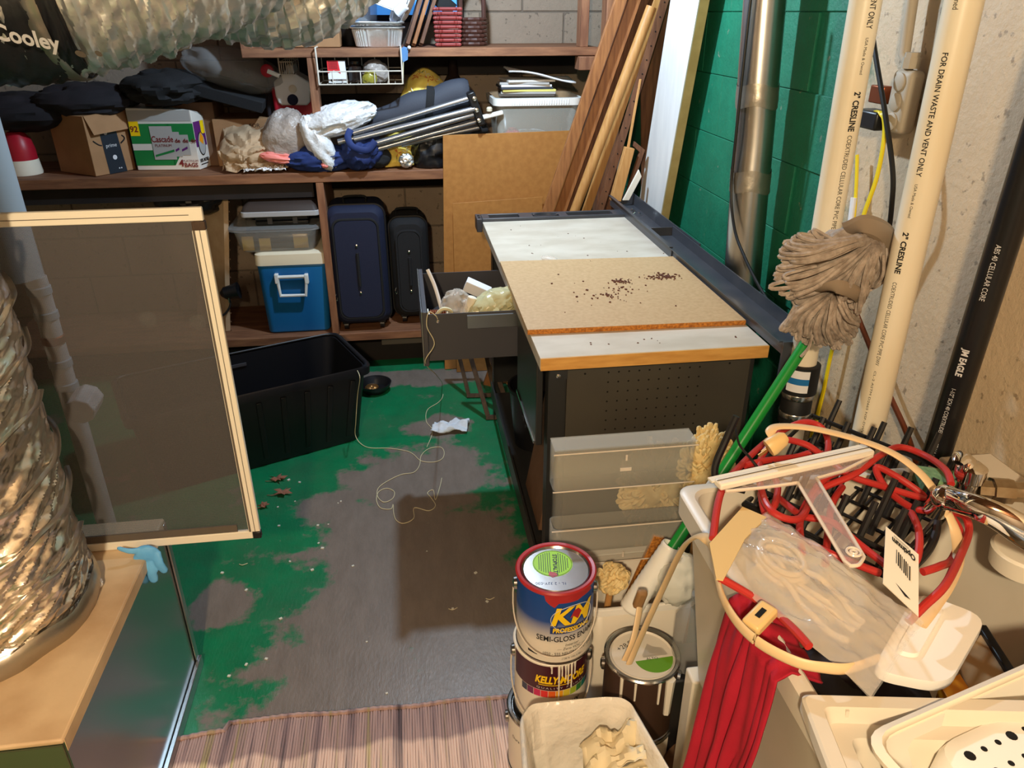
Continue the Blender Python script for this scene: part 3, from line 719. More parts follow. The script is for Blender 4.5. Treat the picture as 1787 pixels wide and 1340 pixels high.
q = MB(); c = PY(657, 274, 3.49); blob(q, c, (.062, .05, .045), 9, .12, 1.6, floor=zm + .003); tag(q.build('black_pouch', 'black_fabric'), 'small black fabric pouch on the middle shelf under the chair tubes', 'pouch')
q = MB(); c = PY(757, 266, 3.54); blob(q, c, (.095, .08, .105), 10, .2, 2.0, floor=zm + .003, nu=56, nv=36); tag(q.build('black_trash_bag', 'black_plastic'), 'shiny black plastic sack beside the tall hardboard sheet', 'bag')
# dark glass jug
c = PY(791, 150, 3.80); c.z = zm + .002; zt_ = PY(791, 106, 3.8).z - zm
tag(MB().lathe([(.0, 0), (.07, .0), (.075, .02), (.075, zt_ * .55), (.06, zt_ * .72), (.025, zt_ * .86), (.02, zt_), (.016, zt_), (0, zt_ - .01)], c, 28).build('glass_jug', 'glass_dark'), 'dark brown glass jug behind the yellow cloth', 'jug')
# dark roll and white bottle beside the clear bin
q = MB(); q.cyl(PY(768, 240, 3.52), PY(850, 223, 3.55), .024, n=16); tag(q.build('umbrella_roll', 'black_fabric', bevel=.006), 'black rolled umbrella lying behind the hardboard top edge', 'umbrella')
t = thing('spray_nozzle', 'white spray nozzle lying beside the clear storage bin', 'nozzle', PY(850, 215, 3.50))
q = MB(); a = PY(838, 206, 3.5); b_ = PY(878, 196, 3.5); q.bar(a, b_, .02, .022, (0, -1, 0)); q.build('nozzle_body', 'white_plastic', t, bevel=.006)
q = MB(); p = PY(854, 194, 3.49); q.lathe([(.012, 0), (.013, .012), (.008, .018), (0, .018)], p, 16); q.build('nozzle_knob', 'cooler_lid', t)
# ---- clear storage bin with papers on the right
fy = 3.50; x0 = PY(866, 232, fy).x; x1 = x0 + .38; z1 = PY(930, 172, fy).z; z0 = zm + .002
t = thing('clear_storage_bin', 'clear plastic bin with a white rim and magazines on top', 'bin', ((x0 + x1) / 2, fy + .16, z0))
ring = rrect(x0, fy, x1, fy + .32, .04)
q = MB(); loft(q, [scale_ring(ring, .88, z0), scale_ring(ring, .98, z1 - .03)], capt=False); q.build('bin_body', 'clear_plastic', t, solid=.003)
q = MB(); loft(q, [scale_ring(ring, 1.0, z1 - .03), scale_ring(ring, 1.05, z1 - .028), scale_ring(ring, 1.06, z1), scale_ring(ring, 1.0, z1 + .002)], capb=False, capt=False); q.build('rim', 'white_plastic', t, solid=.003)
q = MB()
for k in range(24): q.box((x0 + .07 + k * .011, fy - .011, z1 - .014), (.003, .003, .018))
q.build('rim_ribs', 'paper_white', t)
fr = plane_frame((x0, fy + .006, z0), (1, 0, .0), (0, -.08, 1))
q = MB(); dpoly(q, fr, rrect(.17, .055, .24, .125, .012), .008); q.build('label_border', 'navy_fabric', t)
q = MB(); dpoly(q, fr, rrect(.176, .06, .234, .12, .01), .0086); dpoly(q, fr, rrect(.245, .06, .28, .125, .008), .0086); q.build('label', 'paper_white', t)
q = MB(); dpoly(q, fr, rrect(.18, .098, .23, .117, .006), .0092); q.build('label_header', 'box_red', t)
q = MB(); text(q, fr, 'Sterilite', .205, .107, .013, eps=.01, bold=.0003)
for k in range(9): drect(q, fr, .249 + k * .003, .066, .2505 + k * .003, .09, .0092)
q.build('lettering', 'navy_fabric', t)
q = MB(); blob(q, ((x0 + x1) / 2 - .02, fy + .15, z0 + .07), (.13, .10, .06), 5, .25, 2.0); q.build('wrapped_contents', 'film_white', t)
q = MB(); blob(q, (x0 + .09, fy + .12, z0 + .10), (.045, .06, .045), 7, .2, 2.0); q.build('red_contents', 'box_red', t)
zz = z1 + .004
for k in range(7):
    mm = ('print_grey', 'box_grey', 'paper_yellow', 'slate_fabric', 'paper_white', 'box_grey', 'box_white')[k]
    q = MB(); q.box(((x0 + x1) / 2 - .03 + rnd.uniform(-.015, .015), fy + .15, zz + .005), (.25 - k * .006, .2, .009), (0, 0, R(rnd.uniform(-9, 9)))); zz += .0098
    tag(q.build('magazine', mm, bevel=.001), ('lowest magazine, dark, lying on the clear bin', 'grey magazine second from the bottom of the pile on the clear bin', 'yellowish magazine in the pile on the clear bin', 'slate coloured magazine in the middle of the pile on the clear bin', 'white magazine in the upper half of the pile on the clear bin', 'light grey magazine second from the top of the pile', 'cream magazine on top of the pile, under the folded envelope')[k], 'magazine', 'magazines on the clear bin')
t = thing('folded_envelope', 'white folded plastic mailer with faint pink print lying on the magazines', 'envelope', ((x0 + x1) / 2, fy + .12, zz))
def ev(u, v): return Vector((x0 + .06 + .30 * u, fy + .02 + .18 * v, zz + .018 + .02 * (1 - u) + .008 * math.sin(u * 5 + v * 2) - .022 * u))
MB().grid(ev, 14, 8).build('mailer', 'paper_white', t, solid=.007)
MB().grid(lambda u, v: ev(.3 + .22 * u, .06 + .12 * v) + Vector((0, 0, .0042)), 6, 3).build('pink_print', 'pink_film', t)
# ================================================================== THINGS ON THE UPPER SHELF
U = zu + .0015
def us(px, Y): return PY(px, 80, Y).x
tag(MB().span((us(500, 3.52), 3.52, U), (us(594, 3.52), 3.74, PY(545, 34, 3.52).z)).build('cardboard_box', 'cardboard', bevel=.004), 'tan cardboard box at the left of the top shelf', 'box')
# foil baking pan, fluted
def pan(name, c, rx, ry, h, label, rot=None, flute=46, group=None, parts=True):
    c = Vector(c); t = thing(name, label, 'baking pan', c, group); n = flute * 2
    def ring(k, z, amp=0):
        amp = amp * 2.6
        o = []
        for j in range(n):
            a_ = 2 * math.pi * j / n; e = 1 + (amp if j % 2 else -amp); ca, sa = math.cos(a_), math.sin(a_)
            pw = .45; x = math.copysign(abs(ca) ** pw, ca) * rx * k * e; y = math.copysign(abs(sa) ** pw, sa) * ry * k * e
            p = Vector((x, y, z)); p = rot @ p if rot is not None else p; o.append(p + c)
        return o
    q = MB(); loft(q, [ring(.80, 0), ring(.84, .004, .01), ring(.95, h - .008, .012), ring(.97, h, 0)], capt=False); q.build('pan_wall', 'foil_cool', t, solid=.001)
    q = MB(); loft(q, [ring(.97, h), ring(1.05, h), ring(1.06, h + .004), ring(1.04, h + .005)], capb=False, capt=False); q.build('rolled_rim', 'foil_cool', t, solid=.001)
    return t
c = Vector((PY(661, 80, 3.58).x, 3.585, U)); rxx = (us(706, 3.55) - us(615, 3.55)) / 2
pan('foil_pan', c, rxx, .10, .072, 'fluted aluminium baking pan at the front of the top shelf')
pan('foil_pan', c + Vector((0, .01, .0785)), rxx * .98, .10, .012, 'second flat aluminium pan nested on top of the fluted one')
pan('foil_pan', (us(683, 3.62), 3.66, U + .20), .085, .075, .035, 'round aluminium pan tilted on edge above the baking pan', rot=Matrix.Rotation(R(20), 3, 'Y') @ Matrix.Rotation(R(62), 3, 'X'))
pan('foil_pan', (us(722, 3.60), 3.64, U + .19), .12, .04, .03, 'narrow aluminium pan standing tilted beside the picture frames', rot=Matrix.Rotation(R(-62), 3, 'Y') @ Matrix.Rotation(R(40), 3, 'X'))
tag(MB().lathe([(.0, 0), (.052, 0), (.062, .17), (.066, .172), (.066, .18), (.06, .18)], (us(638, 3.72), 3.76, U), 28).build('plastic_tub', 'clear_grey'), 'ribbed clear plastic tub standing behind the foil pans', 'tub')
q = MB(); q.cyl((us(695, 3.56), 3.60, U + .13), (us(712, 3.56), 3.585, U + .16), .022); tag(q.build('paper_roll', 'paper_white', bevel=.003), 'small white paper roll stuck in the round foil pan', 'roll')
q = MB(); blob(q, (us(600, 3.66), 3.79, U + .14), (.11, .07, .13), 6, .22, 2.0, nu=48, nv=30, floor=U); tag(q.build('blue_plastic_bag', 'blue_film'), 'bluish clear plastic bag behind the tan box on the top shelf', 'bag')
q = MB(); q.lathe([(0, 0), (.05, 0), (.055, .06), (.06, .075), (.055, .075), (.05, .01), (0, .01)], (us(612, 3.64), 3.70, U), 24); tag(q.build('dark_bowl', 'black_plastic'), 'dark bowl between the tan box and the foil pan', 'bowl')
# framed boards leaning on the upper shelf
for i, (dx, mm, lb) in enumerate(((0, 'plank_dark', 'brown wooden frame leaning at the front of the top shelf'), (.028, 'plank', 'second wooden frame leaning right behind the first one'), (.06, 'plank_dark', 'third wooden frame leaning nearest the red basket'))):
    a = Vector((PY(712, 86, 3.47).x + dx, 3.50 + .03 * i, U + .012)); b_ = Vector((PY(772, -60, 3.47).x + dx, 3.52 + .03 * i, U + .42))
    t = thing('picture_frame', lb, 'frame', a, 'frames leaning on the top shelf')
    d = (b_ - a)
    q = MB(); q.bar(a, b_, .016, .022, (0, 1, 0)); q.build('frame_rail', mm, t, bevel=.002)
    q = MB(); q.bar(a + Vector((0, .28, 0)), b_ + Vector((0, .28, 0)), .016, .022, (0, 1, 0)); q.build('frame_rail', mm, t, bevel=.002)
    q = MB(); q.bar(a + Vector((0, .011, 0)), a + Vector((0, .269, 0)), .016, .022, d); q.build('frame_rail', mm, t, bevel=.002)
    q = MB(); q.bar(b_ + Vector((0, .011, 0)), b_ + Vector((0, .269, 0)), .016, .022, d); q.build('frame_rail', mm, t, bevel=.002)
    q = MB(); q.hexa([a + Vector((-.002, .012, .012)), a + Vector((.003, .012, .012)), a + Vector((.003, .268, .012)), a + Vector((-.002, .268, .012)), b_ + Vector((-.002, .012, -.012)), b_ + Vector((.003, .012, -.012)), b_ + Vector((.003, .268, -.012)), b_ + Vector((-.002, .268, -.012))]); q.build('backing_panel', 'hardboard', t)
t = thing('hang_tag', 'pale blue tag on a string hanging from the top shelf edge', 'tag', PY(706, 90, 3.44))
fr = plane_frame(PY(706, 95, 3.44), (1, 0, 0), (0, 0, 1)); q = MB(); q.prism([fr(u, v) for u, v in ((-.008, -.03), (.012, -.02), (.016, .025), (-.002, .03), (-.018, .018))], (0, .0015, 0)); q.build('tag_card', 'blue_film', t)
q = MB(); blob(q, PY(714, 83, 3.436), (.007, .007, .007), 2, .1, 2); q.build('tag_bead', 'paper_white', t)
q = MB(); q.tube([PY(704, 100, 3.442), PY(703.5, 135, 3.442), PY(703, 146, 3.442)], .0018, 6); q.build('tag_string', 'string', t)
# red wicker basket: woven hoops and stakes
c = Vector((us(783, 3.53), 3.565, U)); t = thing('red_wicker_basket', 'small red wicker basket on the top shelf', 'basket', c)
q = MB(); bw = (us(806, 3.53) - us(762, 3.53)) / 2
for k in range(9):
    z = .008 + k * .017; s_ = bw * (.88 + .14 * k / 8)
    n = 40; q.tube([Vector((c.x + math.copysign(abs(math.cos(2 * math.pi * j / n)) ** .45, math.cos(2 * math.pi * j / n)) * (s_ + .0025 * (-1) ** (j + k)), c.y + math.copysign(abs(math.sin(2 * math.pi * j / n)) ** .45, math.sin(2 * math.pi * j / n)) * (s_ * .75 + .0025 * (-1) ** (j + k)), c.z + z)) for j in range(n)], .0075, 6, closed=True)
q.build('woven_hoops', 'wicker', t)
q = MB(); q.box((c.x, c.y, c.z + .004), (bw * 1.6, bw * 1.2, .006)); q.build('basket_floor', 'wicker', t)
c2 = Vector((us(826, 3.62), 3.64, U)); t = thing('brown_wicker_basket', 'dark brown wicker basket with a tall handle beside the red one', 'basket', c2)
q = MB()
for k in range(7):
    q.tube([Vector((c2.x + .055 * math.cos(2 * math.pi * j / 32) * (1 + .03 * (-1) ** (j + k)), c2.y + .055 * math.sin(2 * math.pi * j / 32) * (1 + .03 * (-1) ** (j + k)), c2.z + .008 + k * .016)) for j in range(32)], .008, 6, closed=True)
q.build('woven_hoops', 'basket_brown', t)
q = MB()
for s_ in (-1, 1): q.tube(spline([c2 + Vector((s_ * .05, 0, .1)), c2 + Vector((s_ * .045, 0, .25)), c2 + Vector((0, 0, .33))], 6), .01, 8)
q.build('handle', 'basket_brown', t)
tag(MB().box((us(777, 3.60), 3.66, U + .17), (.11, .012, .06), (0, R(38), R(10))).build('dark_clip', 'black_plastic', bevel=.003), 'dark flat bracket poking out of the red basket', 'bracket')
# ---- white wire racks hung under the upper shelf
def wire_rack(px0, px1, py0, py1, Y, label, hooks):
    x0 = PY(px0, py1, Y).x; x1 = PY(px1, py1, Y).x; zb = PY(px0, py1, Y).z; zt = zb + .05; zh = zu
    t = thing('hanging_wire_rack', label, 'rack', ((x0 + x1) / 2, Y + .1, zb))
    q = MB()
    for z in (zb, zt):
        for y in (Y, Y + .22): q.cyl((x0, y, z), (x1, y, z), .0026, n=6)
    for x in (x0, x1):
        q.cyl((x, Y, zb), (x, Y + .22, zb), .0026, n=6); q.cyl((x, Y, zt), (x, Y + .22, zt), .0026, n=6)
    for k in range(7):
        x = x0 + (x1 - x0) * k / 6
        q.cyl((x, Y, zb), (x, Y, zt), .0022, n=6); q.cyl((x, Y + .22, zb), (x, Y + .22, zt + .08), .0022, n=6)
    for k in range(12):
        x = x0 + (x1 - x0) * k / 11; q.cyl((x, Y, zb), (x, Y + .22, zb), .0018, n=6)
    q.build('basket_wires', 'wire_white', t)
    for x in hooks(x0, x1):
        q = MB(); q.tube([(x, Y, zb), (x, Y - .004, zh - .04), (x, Y - .01, zh + .004), (x, Y + .12, zh + .0045)], .0035, 8); q.build('hook_arm', 'wire_white', t)
    return x0, x1, zb, t
rx0, rx1, rz, _ = wire_rack(557, 703, 100, 148, 3.435, 'white wire rack with a red and white packet, hanging under the top shelf', lambda a, b: (a, b))
wire_rack(489, 512, 90, 130, 3.60, 'narrow white wire rack hanging above the red cooler', lambda a, b: (a,))
x0 = PY(574, 146, 3.47).x; x1 = PY(605, 146, 3.47).x; z1 = PY(590, 106, 3.47).z
t = thing('cigarette_carton', 'red and white packet standing in the wire rack', 'packet', ((x0 + x1) / 2, 3.49, rz + .003))
MB().span((x0, 3.47, rz + .0035), (x1, 3.515, z1)).build('packet_body', 'paper_white', t, bevel=.001)
fr = plane_frame((x0, 3.47, rz + .003), (1, 0, 0), (0, 0, 1)); wv, hv = x1 - x0, z1 - rz
q = MB(); dpoly(q, fr, [(0, hv * .42), (wv * .35, hv * .56), (wv * .72, hv * .40), (wv * .62, hv * .98), (0, hv * .98)], .0008); q.build('red_print', 'box_red', t)
q = MB()
for k in range(5): text(q, fr, 'WARNING', wv * .32, hv * (.64 + .075 * k), .008, eps=.0014, width=wv * .5)
text(q, fr, 'CAMP', wv * .6, hv * .12, .010, eps=.0014); ddisc(q, fr, wv * .2, hv * .12, .005, eps=.0014); q.build('lettering', 'print_black', t)
q = MB(); blob(q, PY(655, 128, 3.52), (.055, .06, .05), 3, .22, 2.1, floor=rz + .004, nu=48, nv=32); tag(q.build('clear_bag', 'film_grey'), 'crumpled clear bag bulging out of the wire rack', 'bag')
q = MB(); blob(q, PY(645, 138, 3.455), (.028, .02, .032), 5, .25, 2.1, floor=rz + .004, rot=Matrix.Rotation(R(30), 3, 'Y')); tag(q.build('olive_wrapper', 'olive_film'), 'olive green shiny wrapper at the front of the wire rack', 'wrapper')
tag(MB().lathe([(0, 0), (.03, 0), (.032, .01), (.032, .06), (.022, .07), (.022, .08), (0, .08)], (PY(622, 146, 3.5).x, 3.52, rz + .004), 20).build('dark_jar', 'glass_dark'), 'dark jar between the packet and the clear bag in the rack', 'jar')
# ================================================================== THINGS ON THE LOWER SHELF
# ---- blue cooler
fy = 3.47; z0 = zl + .002; zt = PY(510, 462, fy).z; zl2 = PY(510, 447, fy).z
x0b, x1b = PY(462, 573, fy).x, PY(578, 570, fy).x; x0t, x1t = PY(447, 465, fy).x, PY(569, 460, fy).x
t = thing('blue_cooler', 'blue picnic cooler with a cream lid and white handle on the lower shelf', 'cooler', ((x0b + x1b) / 2, fy + .18, z0))
q = MB(); loft(q, [[(x, y, z0) for x, y in rrect(x0b + .01, fy + .03, x1b - .01, fy + .36, .03)], [(x, y, zt) for x, y in rrect(x0t, fy, x1t + .005, fy + .38, .03)]]); q.build('body', 'cooler_blue', t, bevel=.008)
q = MB(); loft(q, [[(x, y, zt + .0005) for x, y in rrect(x0t - .006, fy - .006, x1t + .01, fy + .386, .03)], [(x, y, zl2 + .01) for x, y in rrect(x0t - .004, fy - .004, x1t + .008, fy + .384, .03)], [(x, y, zl2 + .02) for x, y in rrect(x0t + .012, fy + .012, x1t - .01, fy + .37, .03)]]); q.build('lid', 'cooler_lid', t)
q = MB(); Yh = fy - .012
hp = [PY(483, 484, Yh), PY(535, 482, Yh), PY(534, 515, Yh), PY(490, 516, Yh)]
q.tube(hp[1:] + [hp[0]], .0085, 8); q.tube([hp[0], hp[1]], .0085, 8); q.build('carry_handle', 'white_plastic', t)
q = MB()
for px in (483, 535): q.box(PY(px, 486, Yh + .004), (.018, .026, .045))
q.build('handle_bracket', 'white_plastic', t, bevel=.003)
# ---- clear bin on the cooler
zb = zl2 + .0215; zt = PY(480, 402, fy).z
xa, xb = PY(410, 440, fy).x, PY(558, 440, fy).x
t = thing('clear_snap_bin', 'cloudy clear bin holding yellow notes, stacked on the blue cooler', 'bin', ((xa + xb) / 2, fy + .2, zb))
rg = rrect(xa, fy - .01, xb, fy + .40, .05)
q = MB(); loft(q, [scale_ring(rg, .86, zb), scale_ring(rg, .9, zb + .01), scale_ring(rg, 1.0, zt)], capt=False); q.build('bin_body', 'clear_grey', t, solid=.003)
q = MB(); loft(q, [scale_ring(rg, 1.0, zt), scale_ring(rg, 1.10, zt + .002), scale_ring(rg, 1.10, zt + .012), scale_ring(rg, .98, zt + .022)], capb=False); q.build('bin_lid', 'clear_grey', t)
for (px, py, sx_) in ((433, 425, .05), (463, 428, .05), (525, 420, .065)):
    q = MB(); q.box(PY(px, py, fy + .035), (sx_, .003, .065 if sx_ > .045 else .05)); q.build('yellow_note', 'yellow_note', t)
q = MB(); blob(q, ((xa + xb) / 2, fy + .2, zb + .045), (.16, .14, .035), 4, .15, 2); q.build('contents', 'dark_cloth', t)
# black case
zc = zt + .0225; xa2, xb2 = PY(447, 400, fy).x, PY(540, 395, fy).x; zt2 = PY(495, 376, fy).z
t = thing('black_tool_case', 'flat black case with two latches on top of the clear bin', 'case', ((xa2 + xb2) / 2, fy + .16, zc))
MB().span((xa2, fy, zc), (xb2, fy + .27, (zc + zt2) / 2 - .001)).build('case_base', 'black_plastic', t, bevel=.006)
MB().span((xa2, fy, (zc + zt2) / 2), (xb2, fy + .27, zt2)).build('case_lid', 'black_plastic', t, bevel=.006)
for s_ in (.28, .75): MB().box((xa2 + (xb2 - xa2) * s_, fy - .003, (zc + zt2) / 2), (.022, .008, .03)).build('latch', 'bench_grey', t, bevel=.002)
# smoky lid tray
za = zt2 + .001; zb2 = PY(480, 352, fy - .03).z
xa3, xb3 = PY(418, 370, fy - .03).x, PY(556, 368, fy - .03).x
t = thing('smoky_storage_lid', 'wide smoky grey storage lid with a pale rim topping the stack', 'lid', ((xa3 + xb3) / 2, fy + .17, za))
rg = rrect(xa3, fy - .03, xb3, fy + .38, .02)
q = MB(); loft(q, [scale_ring(rg, 1.0, za), scale_ring(rg, 1.0, za + .024)]); q.build('rim', 'lid_edge', t, bevel=.003)
q = MB(); loft(q, [scale_ring(rg, .985, za + .0245), scale_ring(rg, .93, za + .045), scale_ring(rg, .80, za + .06)]); q.build('lid_panel', 'smoke_lid', t)
# ---- suitcases
def suitcase(name, px0, px1, pyt, pyb, Y, m, label, dep=.25):
    x0, x1 = PY(px0, pyb, Y).x, PY(px1, pyb, Y).x; z0 = zl + .035; z1 = PY((px0 + px1) / 2, pyt, Y).z
    t = thing(name, label, 'suitcase', ((x0 + x1) / 2, Y + dep / 2, zl + .002))
    def ring(y, d): return [(u, y, v) for u, v in rrect(x0 + d, z0 + d, x1 - d, z1 - d, .05 - d * .5, 6)]
    q = MB(); loft(q, [ring(Y, .022), ring(Y + .02, .004), ring(Y + .04, 0), ring(Y + dep - .02, 0), ring(Y + dep, .02)]); q.build('shell', m, t)
    q = MB(); pts = rrect(x0 + .03, z0 + .04, x1 - .03, z1 - .05, .04, 6); q.tube([(u, Y - .012, v) for u, v in pts], .006, 6, closed=True); q.build('pocket_seam', 'black_fabric', t)
    q = MB(); loft(q, [[(u, Y - .018, v) for u, v in rrect(x0 + .036, z0 + .046, x1 - .036, z1 - .056, .04, 6)], [(u, Y + .004, v) for u, v in rrect(x0 + .03, z0 + .04, x1 - .03, z1 - .05, .04, 6)]]); q.build('front_pocket', m, t)
    q = MB(); q.tube([(u, Y + .06, v) for u, v in rrect(x0 - .003, z0 - .003, x1 + .003, z1 + .003, .05, 6)], .006, 6, closed=True); q.build('zip_line', 'black_plastic', t)
    xm = (x0 + x1) / 2
    q = MB(); q.tube(spline([(xm - .05, Y + .12, z1), (xm - .045, Y + .12, z1 + .025), (xm + .045, Y + .12, z1 + .025), (xm + .05, Y + .12, z1)], 5), .010, 8, ell=(.5, 1.3, (0, 0, 1))); q.build('top_handle', 'black_fabric', t)
    for s_ in (.3, .7):
        q = MB(); q.lathe([(.006, 0), (.006, .006), (0, .008)], (xm, Y - .018, z0 + (z1 - z0) * s_), 10, Matrix.Rotation(R(90), 3, 'X')); q.build('stud', 'steel', t)
    q = MB(); q.cyl((xm, Y - .024, z0 + (z1 - z0) * .36), (xm, Y - .024, z0 + (z1 - z0) * .64), .007, n=8); q.build('pull_handle', 'black_fabric', t)
    for sx_ in (x0 + .045, x1 - .045):
        for y in (Y + .04, Y + dep - .04):
            q = MB(); q.cyl((sx_ - .01, y, zl + .0225), (sx_ + .01, y, zl + .0225), .02, n=16); q.build('wheel', 'black_plastic', t)
            MB().box((sx_, y, zl + .042), (.035, .035, .018)).build('wheel_fork', 'black_plastic', t, bevel=.003)
    q = MB(); q.tube(spline([(x0 + .015, Y - .004, z0 + .16), (x0 + .01, Y - .01, z0 + .145), (x0 + .016, Y - .008, z0 + .13), (x0 + .02, Y - .006, z0 + .145)], 4), .002, 6); q.build('zip_pull', 'steel', t)
suitcase('suitcase', 588, 684, 362, 574, 3.47, 'navy_fabric', 'navy blue soft suitcase on wheels standing on the lower shelf')
suitcase('suitcase', 690, 752, 383, 556, 3.53, 'black_fabric', 'smaller black suitcase standing between the navy one and the hardboard')
# ---- leaning tan panel, black bag, cable lamp at the left of the lower shelf
q = MB(); a, b_ = PY(392, 520, 3.56), PY(398, 336, 3.56); c_, d_ = PY(345, 520, 3.75), PY(345, 330, 3.75)
a.z = c_.z = zl + .003
q.prism([a, b_, d_, c_], (-.02, -.004, 0)); t = thing('corrugated_panel', 'pale corrugated panel leaning at the left of the lower shelf', 'panel', (a.x, a.y, zl)); q.build('panel_sheet', 'kraft_paper', t)
q = MB()
for k in range(16):
    f_ = k / 15; p = a.lerp(b_, f_); q.tube([p + Vector((.004, 0, 0)), p + Vector((.004, 0, .006))], .003, 5)
q.build('edge_flutes', 'cardboard_dark', t)
q = MB(); blob(q, PY(335, 345, 3.62), (.16, .12, .07), 17, .2, 2.2); tag(q.build('black_sack', 'black_plastic'), 'glossy black sack stuffed under the middle shelf at the left', 'bag')
t = thing('desk_lamp_head', 'black clamp lamp head with a curled cord on the lower shelf', 'lamp', (PY(405, 520, 3.55).x, 3.55, zl))
q = MB(); p = PY(400, 510, 3.55); q.lathe([(.012, -.04), (.03, -.02), (.034, .02), (.04, .045), (.036, .045), (.0, .03)], p, 20, Matrix.Rotation(R(80), 3, 'Y')); q.build('shade', 'black_plastic', t)
q = MB(); q.tube(spline([p + Vector((-.02, 0, -.01)), PY(402, 530, 3.54), PY(392, 548, 3.53), PY(372, 556, 3.52)], 8), .005, 8); q.build('cord', 'rubber', t)
q = MB(); q.cyl(p + Vector((0, -.02, -.01)), PY(401, 528, 3.53), .005, n=8); q.build('clamp', 'steel', t)
# ================================================================== SHEETS AND LUMBER BY THE BENCH END
def sheet(name, pts, th, m, label, cat='panel'):
    q = MB(); q.prism(pts, (0, th, 0)); return tag(q.build(name, m, bevel=.001), label, cat)
a = PY(776, 641, 3.425); a.z = .002; tl = PY(773, 236, 3.44); xr = .80
sheet('hardboard_sheet', [a, (xr, 3.425, .002), (xr, 3.44, tl.z + .01), tl], .005, 'hardboard', 'large brown hardboard sheet standing against the shelves')
tl = PY(790, 355, 3.40); a = Vector((tl.x - .01, 3.385, .002)); sheet('hardboard_sheet', [a, (.62, 3.385, .002), (.62, 3.41, tl.z + .015), tl], .005, 'hardboard', 'smaller hardboard sheet leaning in front of the large one')
def lean(name, p0, p1, wd, th, m, label, Y, cat='board', round_=False, upv=(0, 1, 0), grow=1.18):
    a, b_ = PY(p0[0], p0[1], Y), PY(p1[0], p1[1], Y)
    d = (b_ - a); b_ = a + d * grow; k = (a.z - .012) / d.z; a = a - d * k
    q = MB()
    if round_: q.cyl(a, b_, wd / 2, n=16)
    else: q.bar(a, b_, wd, th, upv)
    return tag(q.build(name, m, bevel=0 if round_ else .0015), label, cat)
lean('plank', (957, 365), (1083, 0), .045, .02, 'plank', 'leftmost brown plank leaning behind the workbench', 3.20)
lean('plank', (979, 365), (1107, 0), .048, .02, 'plank', 'second brown plank from the left, leaning behind the workbench', 3.23)
lean('plank', (993, 365), (1125, 0), .034, .018, 'plank_dark', 'dark plank filling the gap left of the round pole', 3.27)
lean('dowel_pole', (1004, 365), (1137, 12), .042, .04, 'plank_light', 'round light wooden pole leaning among the planks', 3.20, 'pole', True, grow=1.0)
lean('plank', (1024, 365), (1148, 0), .036, .018, 'plank_light', 'narrow tan plank right of the round pole', 3.26)
pegl = thing('peg_strip', 'dark strip with a row of holes, rightmost of the leaning planks', 'board', (PY(1047, 365, 3.18).x, 3.18, 0))
a, b_ = PY(1047, 365, 3.18), PY(1160, 0, 3.18); d = b_ - a; b_ = a + d * 1.15; a = a - d * ((a.z - .01) / d.z)
q = MB(); q.bar(a, b_, .030, .012, (0, 1, 0)); q.build('strip', 'plank_dark', pegl)
q = MB()
for k in range(34):
    p = a.lerp(b_, (k + .5) / 34) + Vector((0, -.0065, 0)); q.lathe([(.003, 0), (.003, .001), (0, .001)], p, 8, Matrix.Rotation(R(90), 3, 'X'))
q.build('peg_holes', 'hole_black', pegl)
tag(MB().prism([PY(1120, 352, 3.30), PY(1172, 352, 3.30), PY(1172, -40, 3.30), PY(1118, -40, 3.30)], (0, .012, 0)).build('brown_sheet', 'plank_dark'), 'brown board standing upright behind the pegged strip', 'board')
def blockw(pts, Y, m, label, th=.03):
    q = MB(); q.prism([PY(x, y, Y) for x, y in pts], (0, th, 0)); return tag(q.build('wood_offcut', m, bevel=.002), label, 'offcut')
blockw(((1066, 350), (1084, 352), (1108, 260), (1092, 257)), 3.14, 'pine', 'stubby pine block leaning at the far bench corner')
blockw(((1094, 258), (1099, 258), (1120, 138), (1116, 138)), 3.17, 'pine', 'thin pale lath standing above the pine block', .006)
blockw(((1089, 350), (1096, 350), (1126, 262), (1108, 247), (1106, 256), (1117, 266)), 3.16, 'plank_dark', 'bent brown offcut beside the pine block', .02)
blockw(((1087, 350), (1098, 350), (1120, 308), (1115, 296)), 3.12, 'cream_frame', 'cream painted stick with a pointed end at the bench corner', .012)
# ---- white panel leaning on the right wall
nx0, nx1 = 1.02, 1.075
e0 = PX(1150, 392, 1.03); e1 = PX(1220, 0, 1.03)
t = thing('insulation_board', 'tall white panel with a tan edge leaning against the green wall', 'board', (1.03, e0.y, 0))
y0b, y1b = e0.y, e1.y; dz = (e1.y - e0.y) / (e1.z - e0.z)
ya = lambda z: e0.y + (z - e0.z) * dz
fy_ = .30
pts = [(1.03, ya(.003), .003), (1.03, ya(2.2), 2.2), (1.03, ya(2.2) + fy_, 2.2), (1.03, ya(.003) + fy_, .003)]
q = MB(); q.prism([Vector(p) for p in pts], (.004, 0, 0)); q.build('white_face', 'white_panel', t)
q = MB(); q.prism([Vector(p) + Vector((.0045, .002, 0)) for p in pts], (.034, 0, 0)); q.build('core', 'panel_edge', t)
# ================================================================== WORKBENCH
bx0, bx1, by0, by1, bz = .295, .87, 1.615, 3.0, .86
t = thing('workbench', 'steel workbench with a pale top, dark legs and an open drawer', 'workbench', ((bx0 + bx1) / 2, (by0 + by1) / 2, 0))
q = MB(); q.span((bx0, by0 + .002, bz - .032), (bx1, by1 - .07, bz)); q.build('top_board', 'bench_top', t, bevel=.0015)
q = MB(); q.span((bx0 + .001, by0 - .001, bz - .0325), (bx1, by0 + .0018, bz - .001)); q.build('front_edge_band', 'bench_edge', t)
